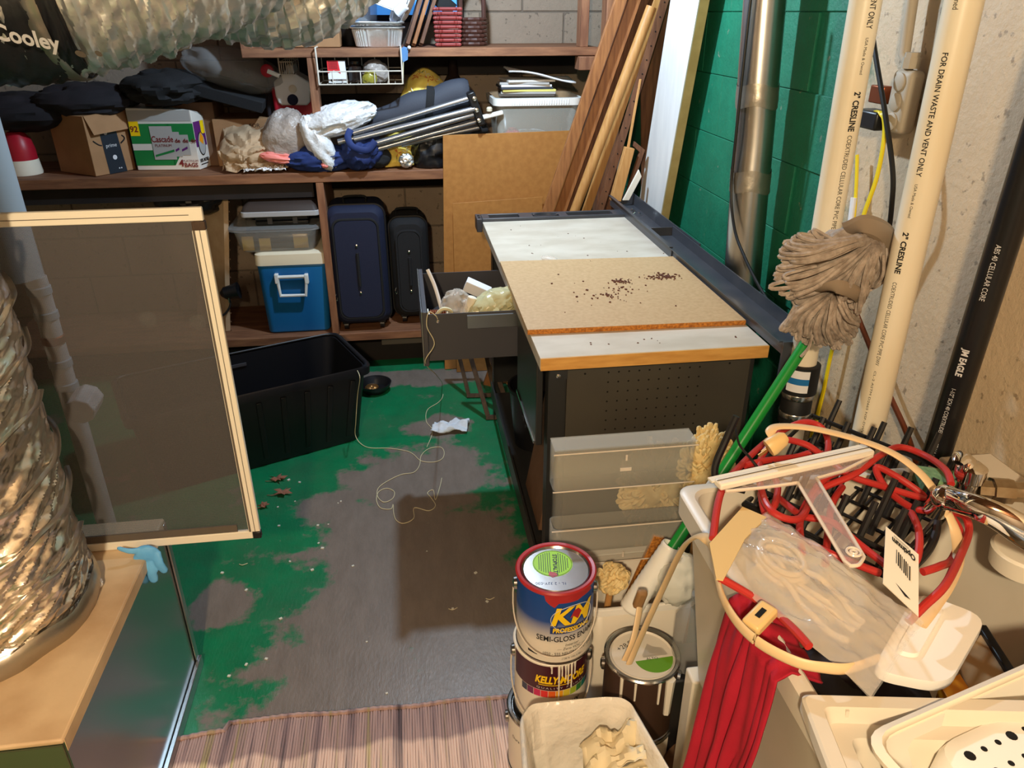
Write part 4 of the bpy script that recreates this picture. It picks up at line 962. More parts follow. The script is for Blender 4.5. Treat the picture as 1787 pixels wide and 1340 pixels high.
# far end tray with pockets
ty0, ty1 = by1 - .068, by1 + .012
q = MB(); zt = bz + .012
q.span((bx0, ty0, bz - .03), (bx1, ty1, bz - .025))
u = [bx0, bx0 + .03, bx0 + .15, bx0 + .17, bx0 + .205, bx0 + .31, bx0 + .345, bx0 + .53, bx1]
for k in (0, 2, 4, 5, 7): pass
for a, b_ in ((u[0], u[1]), (u[2], u[4]), (u[5], u[6]), (u[7], u[8])): q.span((a, ty0 + .0002, bz - .025), (b_, ty1 - .0002, zt))
q.span((bx0, ty0, bz - .025), (bx1, ty0 + .012, zt + .0002)); q.span((bx0, ty1 - .012, bz - .025), (bx1, ty1, zt + .0002))
q.build('end_tray', 'bench_tray', t, bevel=.003)
cx_ = (u[4] + u[5]) / 2
q = MB(); q.lathe([(.052, bz - .02), (.052, zt + .001), (.046, zt + .001), (.04, bz - .015), (0, bz - .018)], (cx_, (ty0 + ty1) / 2, 0), 24)
for p in q.v: p.y = (ty0 + ty1) / 2 + (p.y - (ty0 + ty1) / 2) * .55
q.build('cup_pocket', 'bench_tray', t)
MB().span((bx0 - .022, ty0 - .004, bz - .04), (bx0 - .001, ty1 + .003, zt)).build('tray_end_cap', 'bench_grey', t, bevel=.002)
q = MB()
for k in range(2): q.span((bx0 - .016, ty0 + .012 + k * .03, zt - .001), (bx0 - .006, ty0 + .03 + k * .03, zt + .0008))
q.build('cap_slots', 'hole_black', t)
# rear tray: two telescoped channels
def channel(xa, xb, ya, yb, z0, z1, nm):
    q = MB(); q.span((xa, ya, z0), (xb, yb, z0 + .004)); q.span((xa, ya, z0 + .0042), (xa + .004, yb, z1)); q.span((xb - .004, ya, z0 + .0042), (xb, yb, z1 + .006))
    q.span((xa - .008, ya, z1 - .003), (xa - .0001, yb, z1)); q.span((xa + .0045, yb - .004, z0 + .0042), (xb - .0045, yb, z1 + .002))
    return q.build(nm, 'bench_tray', t)
channel(.872, .962, 1.56, 2.62, bz + .002, bz + .034, 'rear_tray')
channel(.868, .968, 2.36, 3.16, bz - .004, bz + .039, 'rear_tray')
MB().span((.872, 1.552, bz - .06), (.962, 1.559, bz + .034)).build('tray_end_cap', 'bench_tray', t)
# legs, rails
def ell(x, y, sx, sy, z0=0, z1=bz - .033, m='black_metal'):   # angle-section leg
    q = MB(); q.span((x, y, z0), (x + sx * .045, y + sy * .003, z1)); q.span((x, y + sy * .0031, z0), (x + sx * .003, y + sy * .045, z1)); return q.build('leg', m, t)
ell(bx0 + .03, 1.66, 1, 1); ell(.86, 1.66, -1, 1); ell(bx0 + .03, 2.92, 1, -1); ell(.86, 2.92, -1, -1)
MB().span((bx0 + .022, 1.668, .10), (bx0 + .029, 2.915, .17)).build('lower_rail', 'black_metal', t)
MB().span((.861, 1.668, .10), (.868, 2.915, .17)).build('lower_rail', 'black_metal', t)
MB().span((bx0 + .034, 1.71, .12), (.855, 2.87, .135)).build('lower_shelf', 'black_metal', t)
# perforated end panel
pp = MB().span((bx0 + .075, 1.652, .10), (.845, 1.6575, bz - .034)).build('end_panel', 'pegboard_metal', t)
MB().span((bx0 + .03, 1.6485, bz - .075), (bx0 + .075, 1.6515, bz - .034)).build('corner_plate', 'black_metal', t)
q = MB(); fr = plane_frame((0, 1.652, 0), (1, 0, 0), (0, 0, 1))
for i in range(10):
    for j in range(8): ddisc(q, fr, .475 + i * .0263, .795 - j * .0272, .0026, eps=.0004, n=8)
ddisc(q, fr, .415, .795, .003, n=8); ddisc(q, fr, .79, .80, .003, n=8)
stuff(q.build('perforations', 'hole_black', pp))
q = MB(); q.lathe([(.006, 0), (.006, .002), (.0, .004)], (bx0 + .052, 1.648, .795), 10, Matrix.Rotation(R(90), 3, 'X')); q.build('bolt', 'steel', t)
# far side panel and back
MB().span((bx0 + .034, 2.905, .17), (.855, 2.91, bz - .034)).build('back_panel', 'black_metal', t)
MB().span((.8475, 1.71, .14), (.852, 2.87, bz - .034)).build('rear_panel', 'black_metal', t)
# drawer case + closed near drawer
MB().span((bx0 + .04, 1.71, bz - .045), (.84, 2.52, bz - .034)).build('drawer_case', 'black_metal', t)
for y in (1.69, 2.035, 2.50): MB().span((bx0 + .04, y - .003, .56), (.83, y + .003, bz - .046)).build('drawer_case_side', 'black_metal', t)
d0 = MB().span((bx0 + .006, 1.698, .57), (bx0 + .024, 2.028, bz - .036)).build('drawer_front', 'black_metal', t, bevel=.003)
MB().span((bx0 + .002, 1.71, .57), (bx0 + .0055, 2.02, .578)).build('drawer_pull', 'steel', d0)
# the open drawer (a part with its own sides)
dx0, dx1, dy0, dy1, dz0, dz1 = .028, .42, 2.07, 2.46, .665, .812
dr = MB().span((dx0, dy0 - .012, dz0 - .012), (dx0 + .014, dy1 + .012, dz1 + .012)).build('open_drawer_front', 'bench_grey', t, bevel=.002)
q = MB(); q.span((dx0 + .0145, dy0, dz0), (dx1, dy1, dz0 + .003)); q.span((dx0 + .0145, dy0, dz0 + .0032), (dx1, dy0 + .003, dz1)); q.span((dx0 + .0145, dy1 - .003, dz0 + .0032), (dx1, dy1, dz1)); q.span((dx1 - .003, dy0 + .0032, dz0 + .0032), (dx1, dy1 - .0032, dz1))
q.build('drawer_tub', 'bench_grey', dr)
MB().span((dx0 + .13, dy0 - .012, dz1 - .045), (dx1 + .1, dy0 - .0005, dz1 - .006)).build('drawer_slide', 'galv', dr); MB().span((dx0 + .13, dy1 + .0005, dz1 - .045), (dx1 + .1, dy1 + .012, dz1 - .006)).build('drawer_slide', 'galv', dr)
q = MB()
for p in ((dx0 + .045, dz1 - .022), ): q.lathe([(.005, 0), (.005, .002), (0, .003)], (p[0], dy0, p[1]), 10, Matrix.Rotation(R(90), 3, 'X'))
q.build('rivet', 'steel', dr)
MB().span((dx0 - .003, dy0 - .013, dz0 - .01), (dx0 - .0005, dy1 + .013, dz1 + .013)).build('front_trim', 'galv', dr)
# things in the drawer (raised on the junk underneath)
fz = .735
q = MB(); blob(q, (.22, 2.26, fz - .02), (.17, .17, .045), 31, .15, 2.4); tag(q.build('drawer_rag', 'dark_cloth'), 'dark rag filling the bottom of the open drawer', 'rag')
q = MB(); blob(q, (.135, 2.17, fz + .06), (.045, .05, .05), 33, .25, 2.4, nu=40, nv=28); tag(q.build('clear_packet', 'clear_film'), 'crinkled clear packet in the middle of the open drawer', 'packet')
q = MB(); blob(q, (.245, 2.14, fz + .07), (.08, .06, .042), 34, .25, 2.2, rot=Matrix.Rotation(R(-22), 3, 'Y'), nu=40, nv=28); tag(q.build('yellowish_packet', 'yellow_film'), 'crinkled yellowish see-through packet at the right of the open drawer', 'packet')
tag(MB().box((.215, 2.34, fz + .055), (.085, .05, .035), (0, R(24), R(-12))).build('white_carton', 'paper_white', bevel=.002), 'small white carton tilted in the open drawer', 'carton')
q = MB(); q.cyl((.165, 2.14, fz + .05), (.182, 2.14, fz + .10), .014); tag(q.build('cream_bottle', 'cream_plastic', bevel=.003), 'little cream bottle beside the clear packet', 'bottle')
q = MB(); q.tube(spline([(.09, 2.22, fz + .04), (.075, 2.25, fz + .10), (.055, 2.27, fz + .15)], 6), .0035, 6, ell=(1.6, .6, (1, 0, 0))); tag(q.build('zip_tie', 'paper_white'), 'white zip tie sticking up in the open drawer', 'zip tie')
t2 = thing('twine_spool', 'small spool wound with reddish twine at the drawer front', 'spool', (.075, 2.13, fz + .02))
q = MB(); q.lathe([(.022, -.03), (.022, -.027), (.010, -.026), (.010, .026), (.022, .027), (.022, .03)], (.075, 2.13, fz + .05), 20, Matrix.Rotation(R(90), 3, 'Y')); q.build('spool', 'cream_plastic', t2)
q = MB()
for k in range(8): q.tube([Vector((.075 + .022 - .006 * k, 2.13 + .016 * math.cos(2 * math.pi * j / 16), fz + .05 + .016 * math.sin(2 * math.pi * j / 16))) for j in range(16)], .0032, 5, closed=True)
q.build('winding', 'copper', t2)
q = MB(); q.tube(spline([(.10, 2.12, fz + .03), (.115, 2.10, fz + .07), (.09, 2.09, fz + .085), (.07, 2.10, fz + .06), (.09, 2.12, fz + .05)], 6), .006, 6); tag(q.build('white_cord_loop', 'string'), 'small loop of white cord lying in the drawer corner', 'cord')
# particleboard sheet lying on the bench + scraps
t2 = thing('particleboard', 'tan particleboard sheet with a crumbly edge lying on the workbench', 'board', (.58, 2.05, bz))
q = MB(); pbz = bz + .0008
q.hexa([Vector(p) for p in ((.288, 1.765, pbz), (.866, 1.752, pbz), (.866, 2.335, pbz), (.292, 2.36, pbz), (.288, 1.765, pbz + .013), (.866, 1.752, pbz + .013), (.866, 2.335, pbz + .013), (.292, 2.36, pbz + .013))]); q.build('board', 'particle', t2)
q = MB(); q.hexa([Vector(p) for p in ((.288, 1.7635, pbz), (.866, 1.7505, pbz), (.866, 1.752, pbz), (.288, 1.765, pbz), (.288, 1.7635, pbz + .0125), (.866, 1.7505, pbz + .0125), (.866, 1.752, pbz + .0125), (.288, 1.765, pbz + .0125))]); q.build('raw_edge', 'particle_edge', t2)
def crumbs(name, m, spots, z, label, cat, s0, s1, flat=.5):
    q = MB()
    for (cx, cy, rx, ry, n) in spots:
        for k in range(n):
            x = cx + rnd.gauss(0, rx * .5); y = cy + rnd.gauss(0, ry * .5); s_ = rnd.uniform(s0, s1)
            q.box((x, y, z + s_ * flat * .5 + .0003), (s_, s_ * rnd.uniform(.5, 1.2), s_ * flat), (0, 0, rnd.uniform(0, 3)))
    o = q.build(name, m, smooth=0); tag(o, label, cat); return stuff(o)
pc = [PZ(x, y, pbz + .013) for x, y in ((1158, 483), (1085, 492), (1060, 518), (1040, 478), (1090, 508))]
crumbs('wood_crumbs', 'crumb', [(pc[0].x, pc[0].y, .05, .028, 110), (pc[1].x, pc[1].y, .03, .022, 45), (pc[2].x, pc[2].y, .07, .05, 35), (pc[4].x, pc[4].y, .06, .04, 20), (.58, 2.05, .3, .25, 14)], pbz + .0132, 'brown crumbs scattered over the particleboard', 'crumbs', .002, .006)
crumbs('bench_specks', 'crumb', [(.6, 2.62, .35, .25, 16), (.6, 1.68, .36, .04, 10)], bz, 'dark specks on the bare pale bench top', 'specks', .0015, .0045, .3)
t2 = thing('clear_blister', 'tiny clear plastic shell lying on the pale bench top', 'packaging', PZ(958, 455, bz))
q = MB(); p = PZ(958, 455, bz); blob(q, p + Vector((0, 0, .008)), (.02, .03, .008), 3, .1, 2, floor=bz + .0005, rot=Matrix.Rotation(R(40), 3, 'Z')); q.build('shell', 'clear_film', t2)
q = MB(); p = PZ(925, 459, bz)
for k in range(4): q.cyl(p + Vector((rnd.uniform(-.02, .02), rnd.uniform(-.01, .01), .002 + .0015 * k)), p + Vector((rnd.uniform(-.02, .03), rnd.uniform(-.02, .02), .002 + .0015 * k)), .0012, n=5)
tag(q.build('twig_bits', 'crumb'), 'few dark twig bits on the bench beside the clear shell', 'twigs')
tb = Vector((.915, 2.98, bz + .006)); q = MB()
for k in range(9):
    p = tb + Vector((rnd.uniform(-.03, .03), rnd.uniform(-.06, .05), .001)); q.cyl(p, p + Vector((rnd.uniform(-.012, .012), rnd.uniform(-.012, .012), .006)), .003, n=6)
o = q.build('loose_screws', 'steel'); tag(o, 'loose shiny screws in the far end of the bench tray', 'screws'); stuff(o)
# things under the bench
t2 = thing('black_bucket', 'black bucket standing on the lower bench shelf', 'bucket', (.44, 2.45, .136))
q = MB(); q.lathe([(0, .136), (.085, .136), (.105, .36), (.112, .362), (.112, .375), (.104, .375), (.10, .36), (.08, .142), (0, .142)], (.44, 2.45, 0), 28); q.build('pail', 'black_plastic', t2)
fr = cyl_frame((.44, 2.45, 0), .100, (-.44, -1, 0), .25); q = MB(); text(q, fr, 'Toter', 0, .03, .03, eps=.004, mx=.01); text(q, fr, 'Made', 0, .0, .02, eps=.004, mx=.01); q.build('lettering', 'slate_fabric', t2)
tag(MB().box((.40, 2.02, .38), (.02, .26, .48), (0, R(10), 0)).build('brown_board', 'cardboard_dark', bevel=.002), 'brown board standing under the bench behind the closed drawer', 'board')
# small wooden frames leaning against the far bench leg
def mini_frame(P, m, label, wd=.018, Y0=0):
    t3 = thing('wooden_frame', label, 'frame', P[0], 'small frames leaning by the drawer')
    for k in range(4):
        a, b_ = P[k], P[(k + 1) % 4]; d = (b_ - a).normalized() * wd * .5
        e = d if k % 2 == 0 else -d
        q = MB(); q.bar(a + (d if k % 2 else -d), b_ - (d if k % 2 else -d), wd, .014, (0, -1, .3)); q.build('frame_side', m, t3, bevel=.001)
a = PZ(818, 690, .012); b_ = PZ(852, 728, .012)
mini_frame([Vector((a.x, a.y, .012)), Vector((a.x + .12, a.y - .01, .012)), Vector((.285, a.y + .08, .40)), Vector((.16, a.y + .09, .40))], 'wood_dark_frame', 'dark wooden frame leaning beneath the open drawer, the farther one')
mini_frame([Vector((b_.x, b_.y, .012)), Vector((b_.x + .10, b_.y - .005, .012)), Vector((.29, b_.y + .10, .38)), Vector((.21, b_.y + .11, .38))], 'wood_dark_frame', 'dark wooden frame leaning beneath the open drawer, the nearer one', .02)
# ================================================================== PIPES AND CABLES ON THE RIGHT
# ---- round metal duct
dX, dY, dR = 1.03, 2.155, .056
t = thing('metal_duct', 'shiny round metal duct with taped joints in front of the green wall', 'duct', (dX, dY, 0))
lean_ = Vector((-.02, .06, 0))
def dp(z): return Vector((dX, dY, z)) + lean_ * ((z - .9) / .8)
segs = ((.0, 1.13), (1.13, 1.40), (1.40, 2.44))
for k, (z0, z1) in enumerate(segs):
    q = MB(); r_ = dR + .0008 * k
    def fn(u, v, z0=z0, z1=z1, r_=r_, k=k):
        z = z0 + (z1 - z0) * v; a_ = 2 * math.pi * u; rr = r_
        if k == 1: rr *= 1 - .10 * math.sin(math.pi * v) * max(0, math.cos(a_ - R(215)))
        return dp(z) + Vector((math.cos(a_), math.sin(a_), 0)) * rr
    q.grid(fn, 32, 12, cu=True); q.build('duct_section', 'duct_metal', t)
for z in (1.15, 1.385):
    q = MB(); rr = random.Random(int(z * 100))
    def fn(u, v, z=z):
        a_ = 2 * math.pi * u; zz = z - .03 + .06 * v + .006 * math.sin(a_ * 3 + z) ; p = dp(zz)
        return p + Vector((math.cos(a_), math.sin(a_), 0)) * (dR + .003 + .0015 * nz((u * 12, v * 4, z * 9)))
    q.grid(fn, 48, 6, cu=True); q.build('joint_tape', 'foil_tape', t)
# ---- PVC pipes
def pipe(name, p0, p1, r, m, label): 
    t = thing(name, label, 'pipe', p0); q = MB(); q.cyl(p0, p1, r, n=32); q.build('pipe_barrel', m, t); return t
p1X, p1Y = .925, 1.56
b1 = PX(1387, 715, p1X); t1 = PX(1511, 0, p1X)
ax1 = (t1 - b1).normalized()
pt = lambda z: b1 + ax1 * ((z - b1.z) / ax1.z)
t = thing('drain_pipe', 'cream PVC drain pipe with a black rubber coupling behind the grey mop', 'pipe', pt(.0))
q = MB(); q.cyl(pt(.795), pt(2.44), .031, n=32); q.build('upper_pipe', 'pvc', t)
q = MB(); q.cyl(pt(.002), pt(.695), .031, n=32); q.build('lower_pipe', 'pvc', t)
q = MB(); q.tube([pt(.68), pt(.684), pt(.745), pt(.75), pt(.765), pt(.768), pt(.84), pt(.843)], [.034, .037, .037, .034, .034, .042, .042, .036], 32); q.build('rubber_coupling', 'rubber', t)
for z in (.70, .752):
    q = MB(); q.tube([pt(z), pt(z + .0025), pt(z + .0125), pt(z + .015)], [.0375, .0388, .0388, .0375], 32); q.build('hose_clamp', 'steel', t)
    fr = axis_frame(pt(z), pt(2), .0388, (-.6, -1, 0)); q = MB()
    for k in range(12): q.box(fr(.0075, -.012 + k * .002, .0004), (.0008, .0008, .011))
    q.build('clamp_slots', 'print_black', t)
fr = axis_frame(pt(.775), pt(2), .042, (-.75, -1, 0))
q = MB(); q.grid(lambda a, b: fr(.004 + .056 * b, -.026 + .052 * a, .0006), 10, 2); q.build('coupling_label', 'paper_white', t)
q = MB(); q.grid(lambda a, b: fr(.024 + .016 * b, -.026 + .052 * a, .0009), 10, 2); q.build('label_stripe', 'cooler_blue', t)
q = MB(); q.tube([pt(.40), pt(.41), pt(.42)], [.034, .0355, .034], 32); q.build('pipe_ring', 'pvc', t)
def pipe_print(t, p0, p1, r, face, items, m='print_black', flip=math.pi):
    fr = axis_frame(p0, p1, r, face)
    for (u, size, s, wdt, bold) in items:
        q = MB(); text(q, lambda a, b, e: fr(a, -b, e), s, u, 0, size, rot=flip, eps=.0006, mx=.008, width=wdt, bold=bold); q.build('pipe_print', m, t)
def prt(p0, ax, X, a, b, size, s, bold):   # lettering running between two picture points along a pipe
    u0 = (PX(a[0], a[1], X) - p0).dot(ax); u1 = (PX(b[0], b[1], X) - p0).dot(ax); return ((u0 + u1) / 2, size, s, abs(u0 - u1), bold)
pipe_print(t, pt(0), pt(2), .031, (-.05, -.85, 0), [prt(pt(0), ax1, p1X, *q_) for q_ in (((1560, -150), (1518, 50), .017, 'FOR DRAIN WASTE AND VENT ONLY', .0002), ((1508, 66), (1500, 130), .0085, 'USA Made & Owned', 0), ((1495, 160), (1487, 230), .018, '2" CRESLINE', .0006), ((1482, 236), (1460, 402), .014, 'COEXTRUDED CELLULAR CORE PVC PIPE', 0))])
p2X = .965
b2 = PX(1513, 760, p2X); t2_ = PX(1683, 0, p2X); ax2 = (t2_ - b2).normalized(); pt2 = lambda z: b2 + ax2 * ((z - b2.z) / ax2.z)
t = thing('vent_pipe', 'cream PVC vent pipe with printed lettering, right of the grey mop', 'pipe', pt2(0)); q = MB(); q.cyl(pt2(.003), pt2(2.44), .0315, n=32); q.build('pipe_barrel', 'pvc', t)
pipe_print(t, pt2(0), pt2(2), .0315, (-1.0, -.66, 0), [prt(pt2(0), ax2, p2X, *q_) for q_ in (((1640, 90), (1592, 298), .0135, 'FOR DRAIN WASTE AND VENT ONLY', .0002), ((1590, 312), (1577, 368), .0075, 'USA Made & Owned', 0), ((1570, 392), (1556, 462), .0145, '2" CRESLINE', .0005), ((1550, 475), (1515, 612), .011, 'COEXTRUDED CELLULAR CORE PVC PIPE DWV', 0), ((1512, 622), (1482, 765), .006, 'CL-2 ASTM D2665 NSF-DWV ASTM F891', 0), ((1668, -80), (1652, 18), .0135, 'USA Made & Owned', 0))])
p3X = 1.0
b3 = PX(1632, 800, p3X); t3_ = PX(1790, 300, p3X); ax3 = (t3_ - b3).normalized(); pt3 = lambda z: b3 + ax3 * ((z - b3.z) / ax3.z)
t = thing('black_drain_pipe', 'black plastic drain pipe with white print at the far right wall', 'pipe', pt3(.4)); q = MB(); q.cyl(pt3(.3), pt3(2.44), .0255, n=32); q.build('pipe_barrel', 'abs', t)
pipe_print(t, pt3(0), pt3(2), .0255, (-.85, -.62, 0), [((pt3(1.20) - pt3(0)).length, .012, 'ABS 40 CELLULAR CORE', .10, 0), ((pt3(1.03) - pt3(0)).length, .015, 'JM EAGLE', .055, .0006), ((pt3(.86) - pt3(0)).length, .010, '1-1/2" SCH 40 COEXTRUDED ABS CELLULAR CORE DWV ASTM F628', .235, 0), ((pt3(.66) - pt3(0)).length, .010, 'NSF-DWV ASTM F628 PIPE', .12, 0)], 'print_white')
# ---- electrical box and conduit
wxs = WX - .002
t = thing('outlet_box', 'grey painted electrical box with three round knockouts on conduit', 'electrical box', PX(1567, 180, wxs))
A = PX(1549, 222, 1.085); B = PX(1556, 128, 1.085); yw = .028
c = PX(1567, 178, 1.085); hz = .105; 
q = MB(); q.span((1.08, c.y - .034, c.z - hz * .62), (wxs, c.y + .034, c.z + hz * .62)); q.build('box_body', 'paint_box', t, bevel=.012, seg=3)
q = MB()
for k in (-1, 0, 1): q.lathe([(.019, 0), (.019, .003), (.015, .005), (0, .005)], (1.08, c.y, c.z + k * .041), 20, Matrix.Rotation(R(-90), 3, 'Y'))
q.build('knockout', 'paint_box', t)
top = PX(1592, -20, 1.095)
q = MB(); q.tube([(1.097, c.y, c.z + .07), (1.097, PX(1578, 95, 1.097).y, PX(1578, 95, 1.097).z), (1.097, PX(1592, 0, 1.097).y, PX(1592, 0, 1.097).z), (1.097, PX(1592, 0, 1.097).y, 2.4)], .0125, 12); q.build('conduit', 'paint_box', t)
q = MB(); q.cyl((1.097, c.y, c.z + .068), (1.097, c.y, c.z + .09), .019, n=8); q.cyl((1.097, c.y, c.z + .09), (1.097, c.y, c.z + .10), .016, n=8); q.build('conduit_nut', 'paint_box', t)
MB().span((1.075, c.y + .047, c.z - .01), (1.10, c.y + .10, c.z + .028)).build('side_plug', 'copper', t, bevel=.003)
bp_ = Vector((1.085, c.y + .075, c.z - .045)); MB().box(bp_, (.05, .09, .04)).build('black_plug', 'black_plastic', t, bevel=.005)
# yellow and black cables
def cable(name, pts, r, m, label, ell=None, n=8): 
    q = MB(); q.tube(spline(pts, 10), r, n, ell=ell); return tag(q.build(name, m), label, 'cable')
cable('yellow_cable', [PX(1528, 196, 1.075), PX(1541, 200, 1.06), PX(1543, 240, 1.06), PX(1530, 310, 1.065), PX(1506, 380, 1.07), PX(1490, 450, 1.07), PX(1450, 620, 1.07), PX(1438, 680, 1.07), PX(1424, 740, 1.07), PX(1415, 800, 1.07)], .0048, 'yellow_cable', 'yellow flat cable looping down from the electrical box', (1.5, .7, (0, 1, 0)))
cable('yellow_cable', [PX(1496, 270, 1.10), PX(1494, 330, 1.10), PX(1488, 400, 1.10), PX(1470, 520, 1.10), PX(1446, 640, 1.10), PX(1424, 730, 1.10), PX(1405, 800, 1.10)], .0045, 'yellow_cable', 'second yellow cable running down tight behind the cream drain pipe', (1.4, .7, (0, 1, 0)))
q = MB(); q.tube([PX(1490, 345, 1.097), PX(1483, 400, 1.097)], .0085, 10, ell=(1.3, .6, (0, 1, 0))); tag(q.build('cable_sleeve', 'paper_white'), 'white paper sleeve around the yellow cable beside the PVC pipe', 'sleeve')
cable('black_cable', [PX(1524, 70, 1.06), PX(1530, 110, 1.055), PX(1545, 200, 1.05), PX(1558, 300, 1.055), PX(1556, 360, 1.06), PX(1550, 410, 1.07), PX(1540, 470, 1.08)], .0055, 'rubber', 'black cable hanging in front of the electrical box')
cable('black_cable', [PX(1312, -20, .95), PX(1303, 60, .95), PX(1285, 230, .955), PX(1276, 330, .96), PX(1282, 400, .96), PX(1300, 450, .962), PX(1325, 500, .968), PX(1350, 540, .975)], .0045, 'rubber', 'thin black cable hanging in front of the shiny metal duct')
cable('copper_tube', [PX(1492, 540, 1.09), PX(1520, 610, 1.09), PX(1548, 680, 1.09), PX(1580, 750, 1.085), PX(1600, 810, 1.08)], .0065, 'copper', 'thin copper tube slanting along the concrete wall behind the vent pipe')
# ================================================================== GREY STRING MOP
HA = Vector(PY(1408, 596, 1.42)); HB = Vector(PY(1172, 958, 1.27))
hd = (HB - HA).normalized()
t = thing('grey_string_mop', 'grey string mop standing head-up on a green handle', 'mop', HB)
q = MB(); q.cyl(HA - hd * .08, HB + hd * .02, .0125, n=16); q.build('handle', 'green_handle', t)
p = HA.lerp(HB, .70); q = MB(); q.cyl(p - hd * .018, p + hd * .018, .0145, n=16); q.build('collar', 'cream_plastic', t)
def mp_(px, py, d=0): return PY(px, py, 1.40 + d)
def strands(fans, r, name, m, par, seed):
    rr = random.Random(seed); q = MB()
    for (apex, ends, n, sag, back, bulge) in fans:
        for i in range(n):
            f_ = (i + rr.random() * .8) / n; k = f_ * (len(ends) - 1); j = min(int(k), len(ends) - 2); w_ = k - j
            ex, ey = ends[j][0] * (1 - w_) + ends[j + 1][0] * w_, ends[j][1] * (1 - w_) + ends[j + 1][1] * w_
            lay = rr.uniform(-1, 1); ax_, ay_ = apex[0] + rr.uniform(-8, 8), apex[1] + rr.uniform(-6, 6)
            L1 = rr.uniform(.78, 1.02); ex, ey = ax_ + (ex - ax_) * L1, ay_ + (ey - ay_) * L1
            dd = bulge * rr.uniform(.1, 1.0); nx_, ny_ = -(ey - ay_), (ex - ax_); ln = math.hypot(nx_, ny_) + 1e-6; nx_, ny_ = nx_ / ln, ny_ / ln
            off = rr.uniform(4, 9); s1 = sag * rr.uniform(.3, 1.2)
            P = [mp_(ax_, ay_, back), mp_(ax_ + (ex - ax_) * .35 + nx_ * s1 * .6, ay_ + (ey - ay_) * .35 + ny_ * s1 * .6, back - dd), mp_(ax_ + (ex - ax_) * .75 + nx_ * s1, ay_ + (ey - ay_) * .75 + ny_ * s1, back - dd), mp_(ex, ey, back - dd * .7), mp_(ex + nx_ * off, ey + ny_ * off, back - dd * .55), mp_(ax_ + (ex - ax_) * .7 + nx_ * (s1 + off), ay_ + (ey - ay_) * .7 + ny_ * (s1 + off), back - dd * .6)]
            q.tube(spline(P, 4), r, 5)
    o = q.build(name, m, par); return stuff(o)
strands([((1535, 412), [(1372, 425), (1360, 465), (1350, 515), (1395, 520), (1430, 500), (1470, 510), (1500, 520), (1535, 500)], 100, -14, 0, .07), ((1530, 408), [(1400, 410), (1370, 440), (1362, 480)], 40, -18, .01, .09), ((1462, 505), [(1366, 572), (1385, 585), (1410, 596), (1440, 602), (1470, 606), (1492, 590), (1500, 555)], 85, 12, 0, .07), ((1535, 420), [(1470, 520), (1500, 545), (1530, 470)], 30, 6, -.02, .07)], .0042, 'strands', 'yarn_grey', t, 3)
q = MB(); q.tube(spline([mp_(1425, 505, -.04), mp_(1460, 500, -.085), mp_(1495, 512, -.075), mp_(1505, 525, -.03)], 6), .014, 8, ell=(.35, 1, (0, -1, 0))); q.build('sewn_band', 'yarn_band', t)
q = MB(); q.tube(spline([mp_(1480, 398, 0), mp_(1510, 392, -.03), mp_(1545, 410, -.03), mp_(1552, 450, .0)], 6), .020, 8, ell=(.5, 1, (0, -1, 0))); q.build('head_band', 'yarn_band', t)
q = MB(); blob(q, mp_(1455, 480, .01), (.085, .04, .10), 5, .15, 2, rot=Matrix.Rotation(R(25), 3, 'Y')); q.build('yarn_core', 'yarn_grey', t)
q = MB(); q.tube(spline([mp_(1418, 585, -.05), mp_(1412, 605, -.04), mp_(1398, 622, -.03)], 5), .0035, 6); q.build('loose_strand', 'yarn_grey', t)
# ================================================================== LAUNDRY SINK
sx0, sx1, sz = .437, 1.0, .86
t = thing('laundry_sink', 'cream plastic laundry sink along the right wall, full of clutter', 'sink', (.72, .83, 0))
def basin(y0, y1, nm):
    o = rrect(sx0, y0, sx1, y1, .03)
    def rg(d, z): return [(x, y, z) for x, y in rrect(sx0 + d, y0 + d, sx1 - d, y1 - d, .03)]
    q = MB(); loft(q, [rg(.055, .47), rg(.018, sz - .05), rg(.016, sz - .045), rg(0, sz - .043), rg(-.001, sz - .004), rg(.004, sz), rg(.018, sz), rg(.023, sz - .005), rg(.068, .49)], capb=True, capt=True); q.build(nm, 'tub_white', t)
basin(.12, 1.055, 'basin')
for x in (.50, .93):
    for y in (.22, .99): MB().span((x - .02, y - .02, 0), (x + .02, y + .02, .468)).build('leg', 'tub_white', t, bevel=.004)
MB().span((sx1 - .075, .62, sz + .001), (sx1 + .03, 1.05, sz + .02)).build('faucet_deck', 'tub_white', t, bevel=.006)
# ---- faucet
t = thing('chrome_faucet', 'chrome faucet with a lever valve and long spout over the sink', 'faucet', (.97, .92, sz + .02))
F0 = PZ(1800, 935, .95)
tip = PZ(1650, 868, .965); s1 = PZ(1690, 880, .985); s2 = PZ(1740, 900, .985); s3 = PZ(1800, 935, .965); s4 = PZ(1860, 960, .93)
q = MB(); q.tube(spline([s4, s3, s2, s1, tip], 8), [.020 - .006 * min(1, k / 24) for k in range(33)], 20, ell=(1.25, .8, (0, 0, 1))); q.build('spout', 'chrome', t)
q = MB(); e_ = PZ(1634, 888, .925); blob(q, tip, (.021, .019, .019), 1, .0, 1, nu=24, nv=16); q.cyl(tip, e_, .0165, .0175, n=24); q.build('spout_tip', 'chrome', t)
v0 = PZ(1690, 835, .93); q = MB()
q.lathe([(.026, -.05), (.026, -.045), (.018, -.04), (.018, -.005), (.023, 0), (.023, .022), (.012, .03), (0, .031)], v0, 24); q.build('valve_body', 'chrome', t)
q = MB(); lv = PZ(1672, 808, .965); q.tube(spline([v0 + Vector((0, 0, .024)), v0 + Vector((-.012, .008, .038)), lv], 6), [.010, .011, .011, .010, .010, .009, .009, .009, .009, .008, .007, .006, .005][:13], 12, ell=(.7, 1.6, (0, 0, 1))); q.build('lever', 'chrome', t)
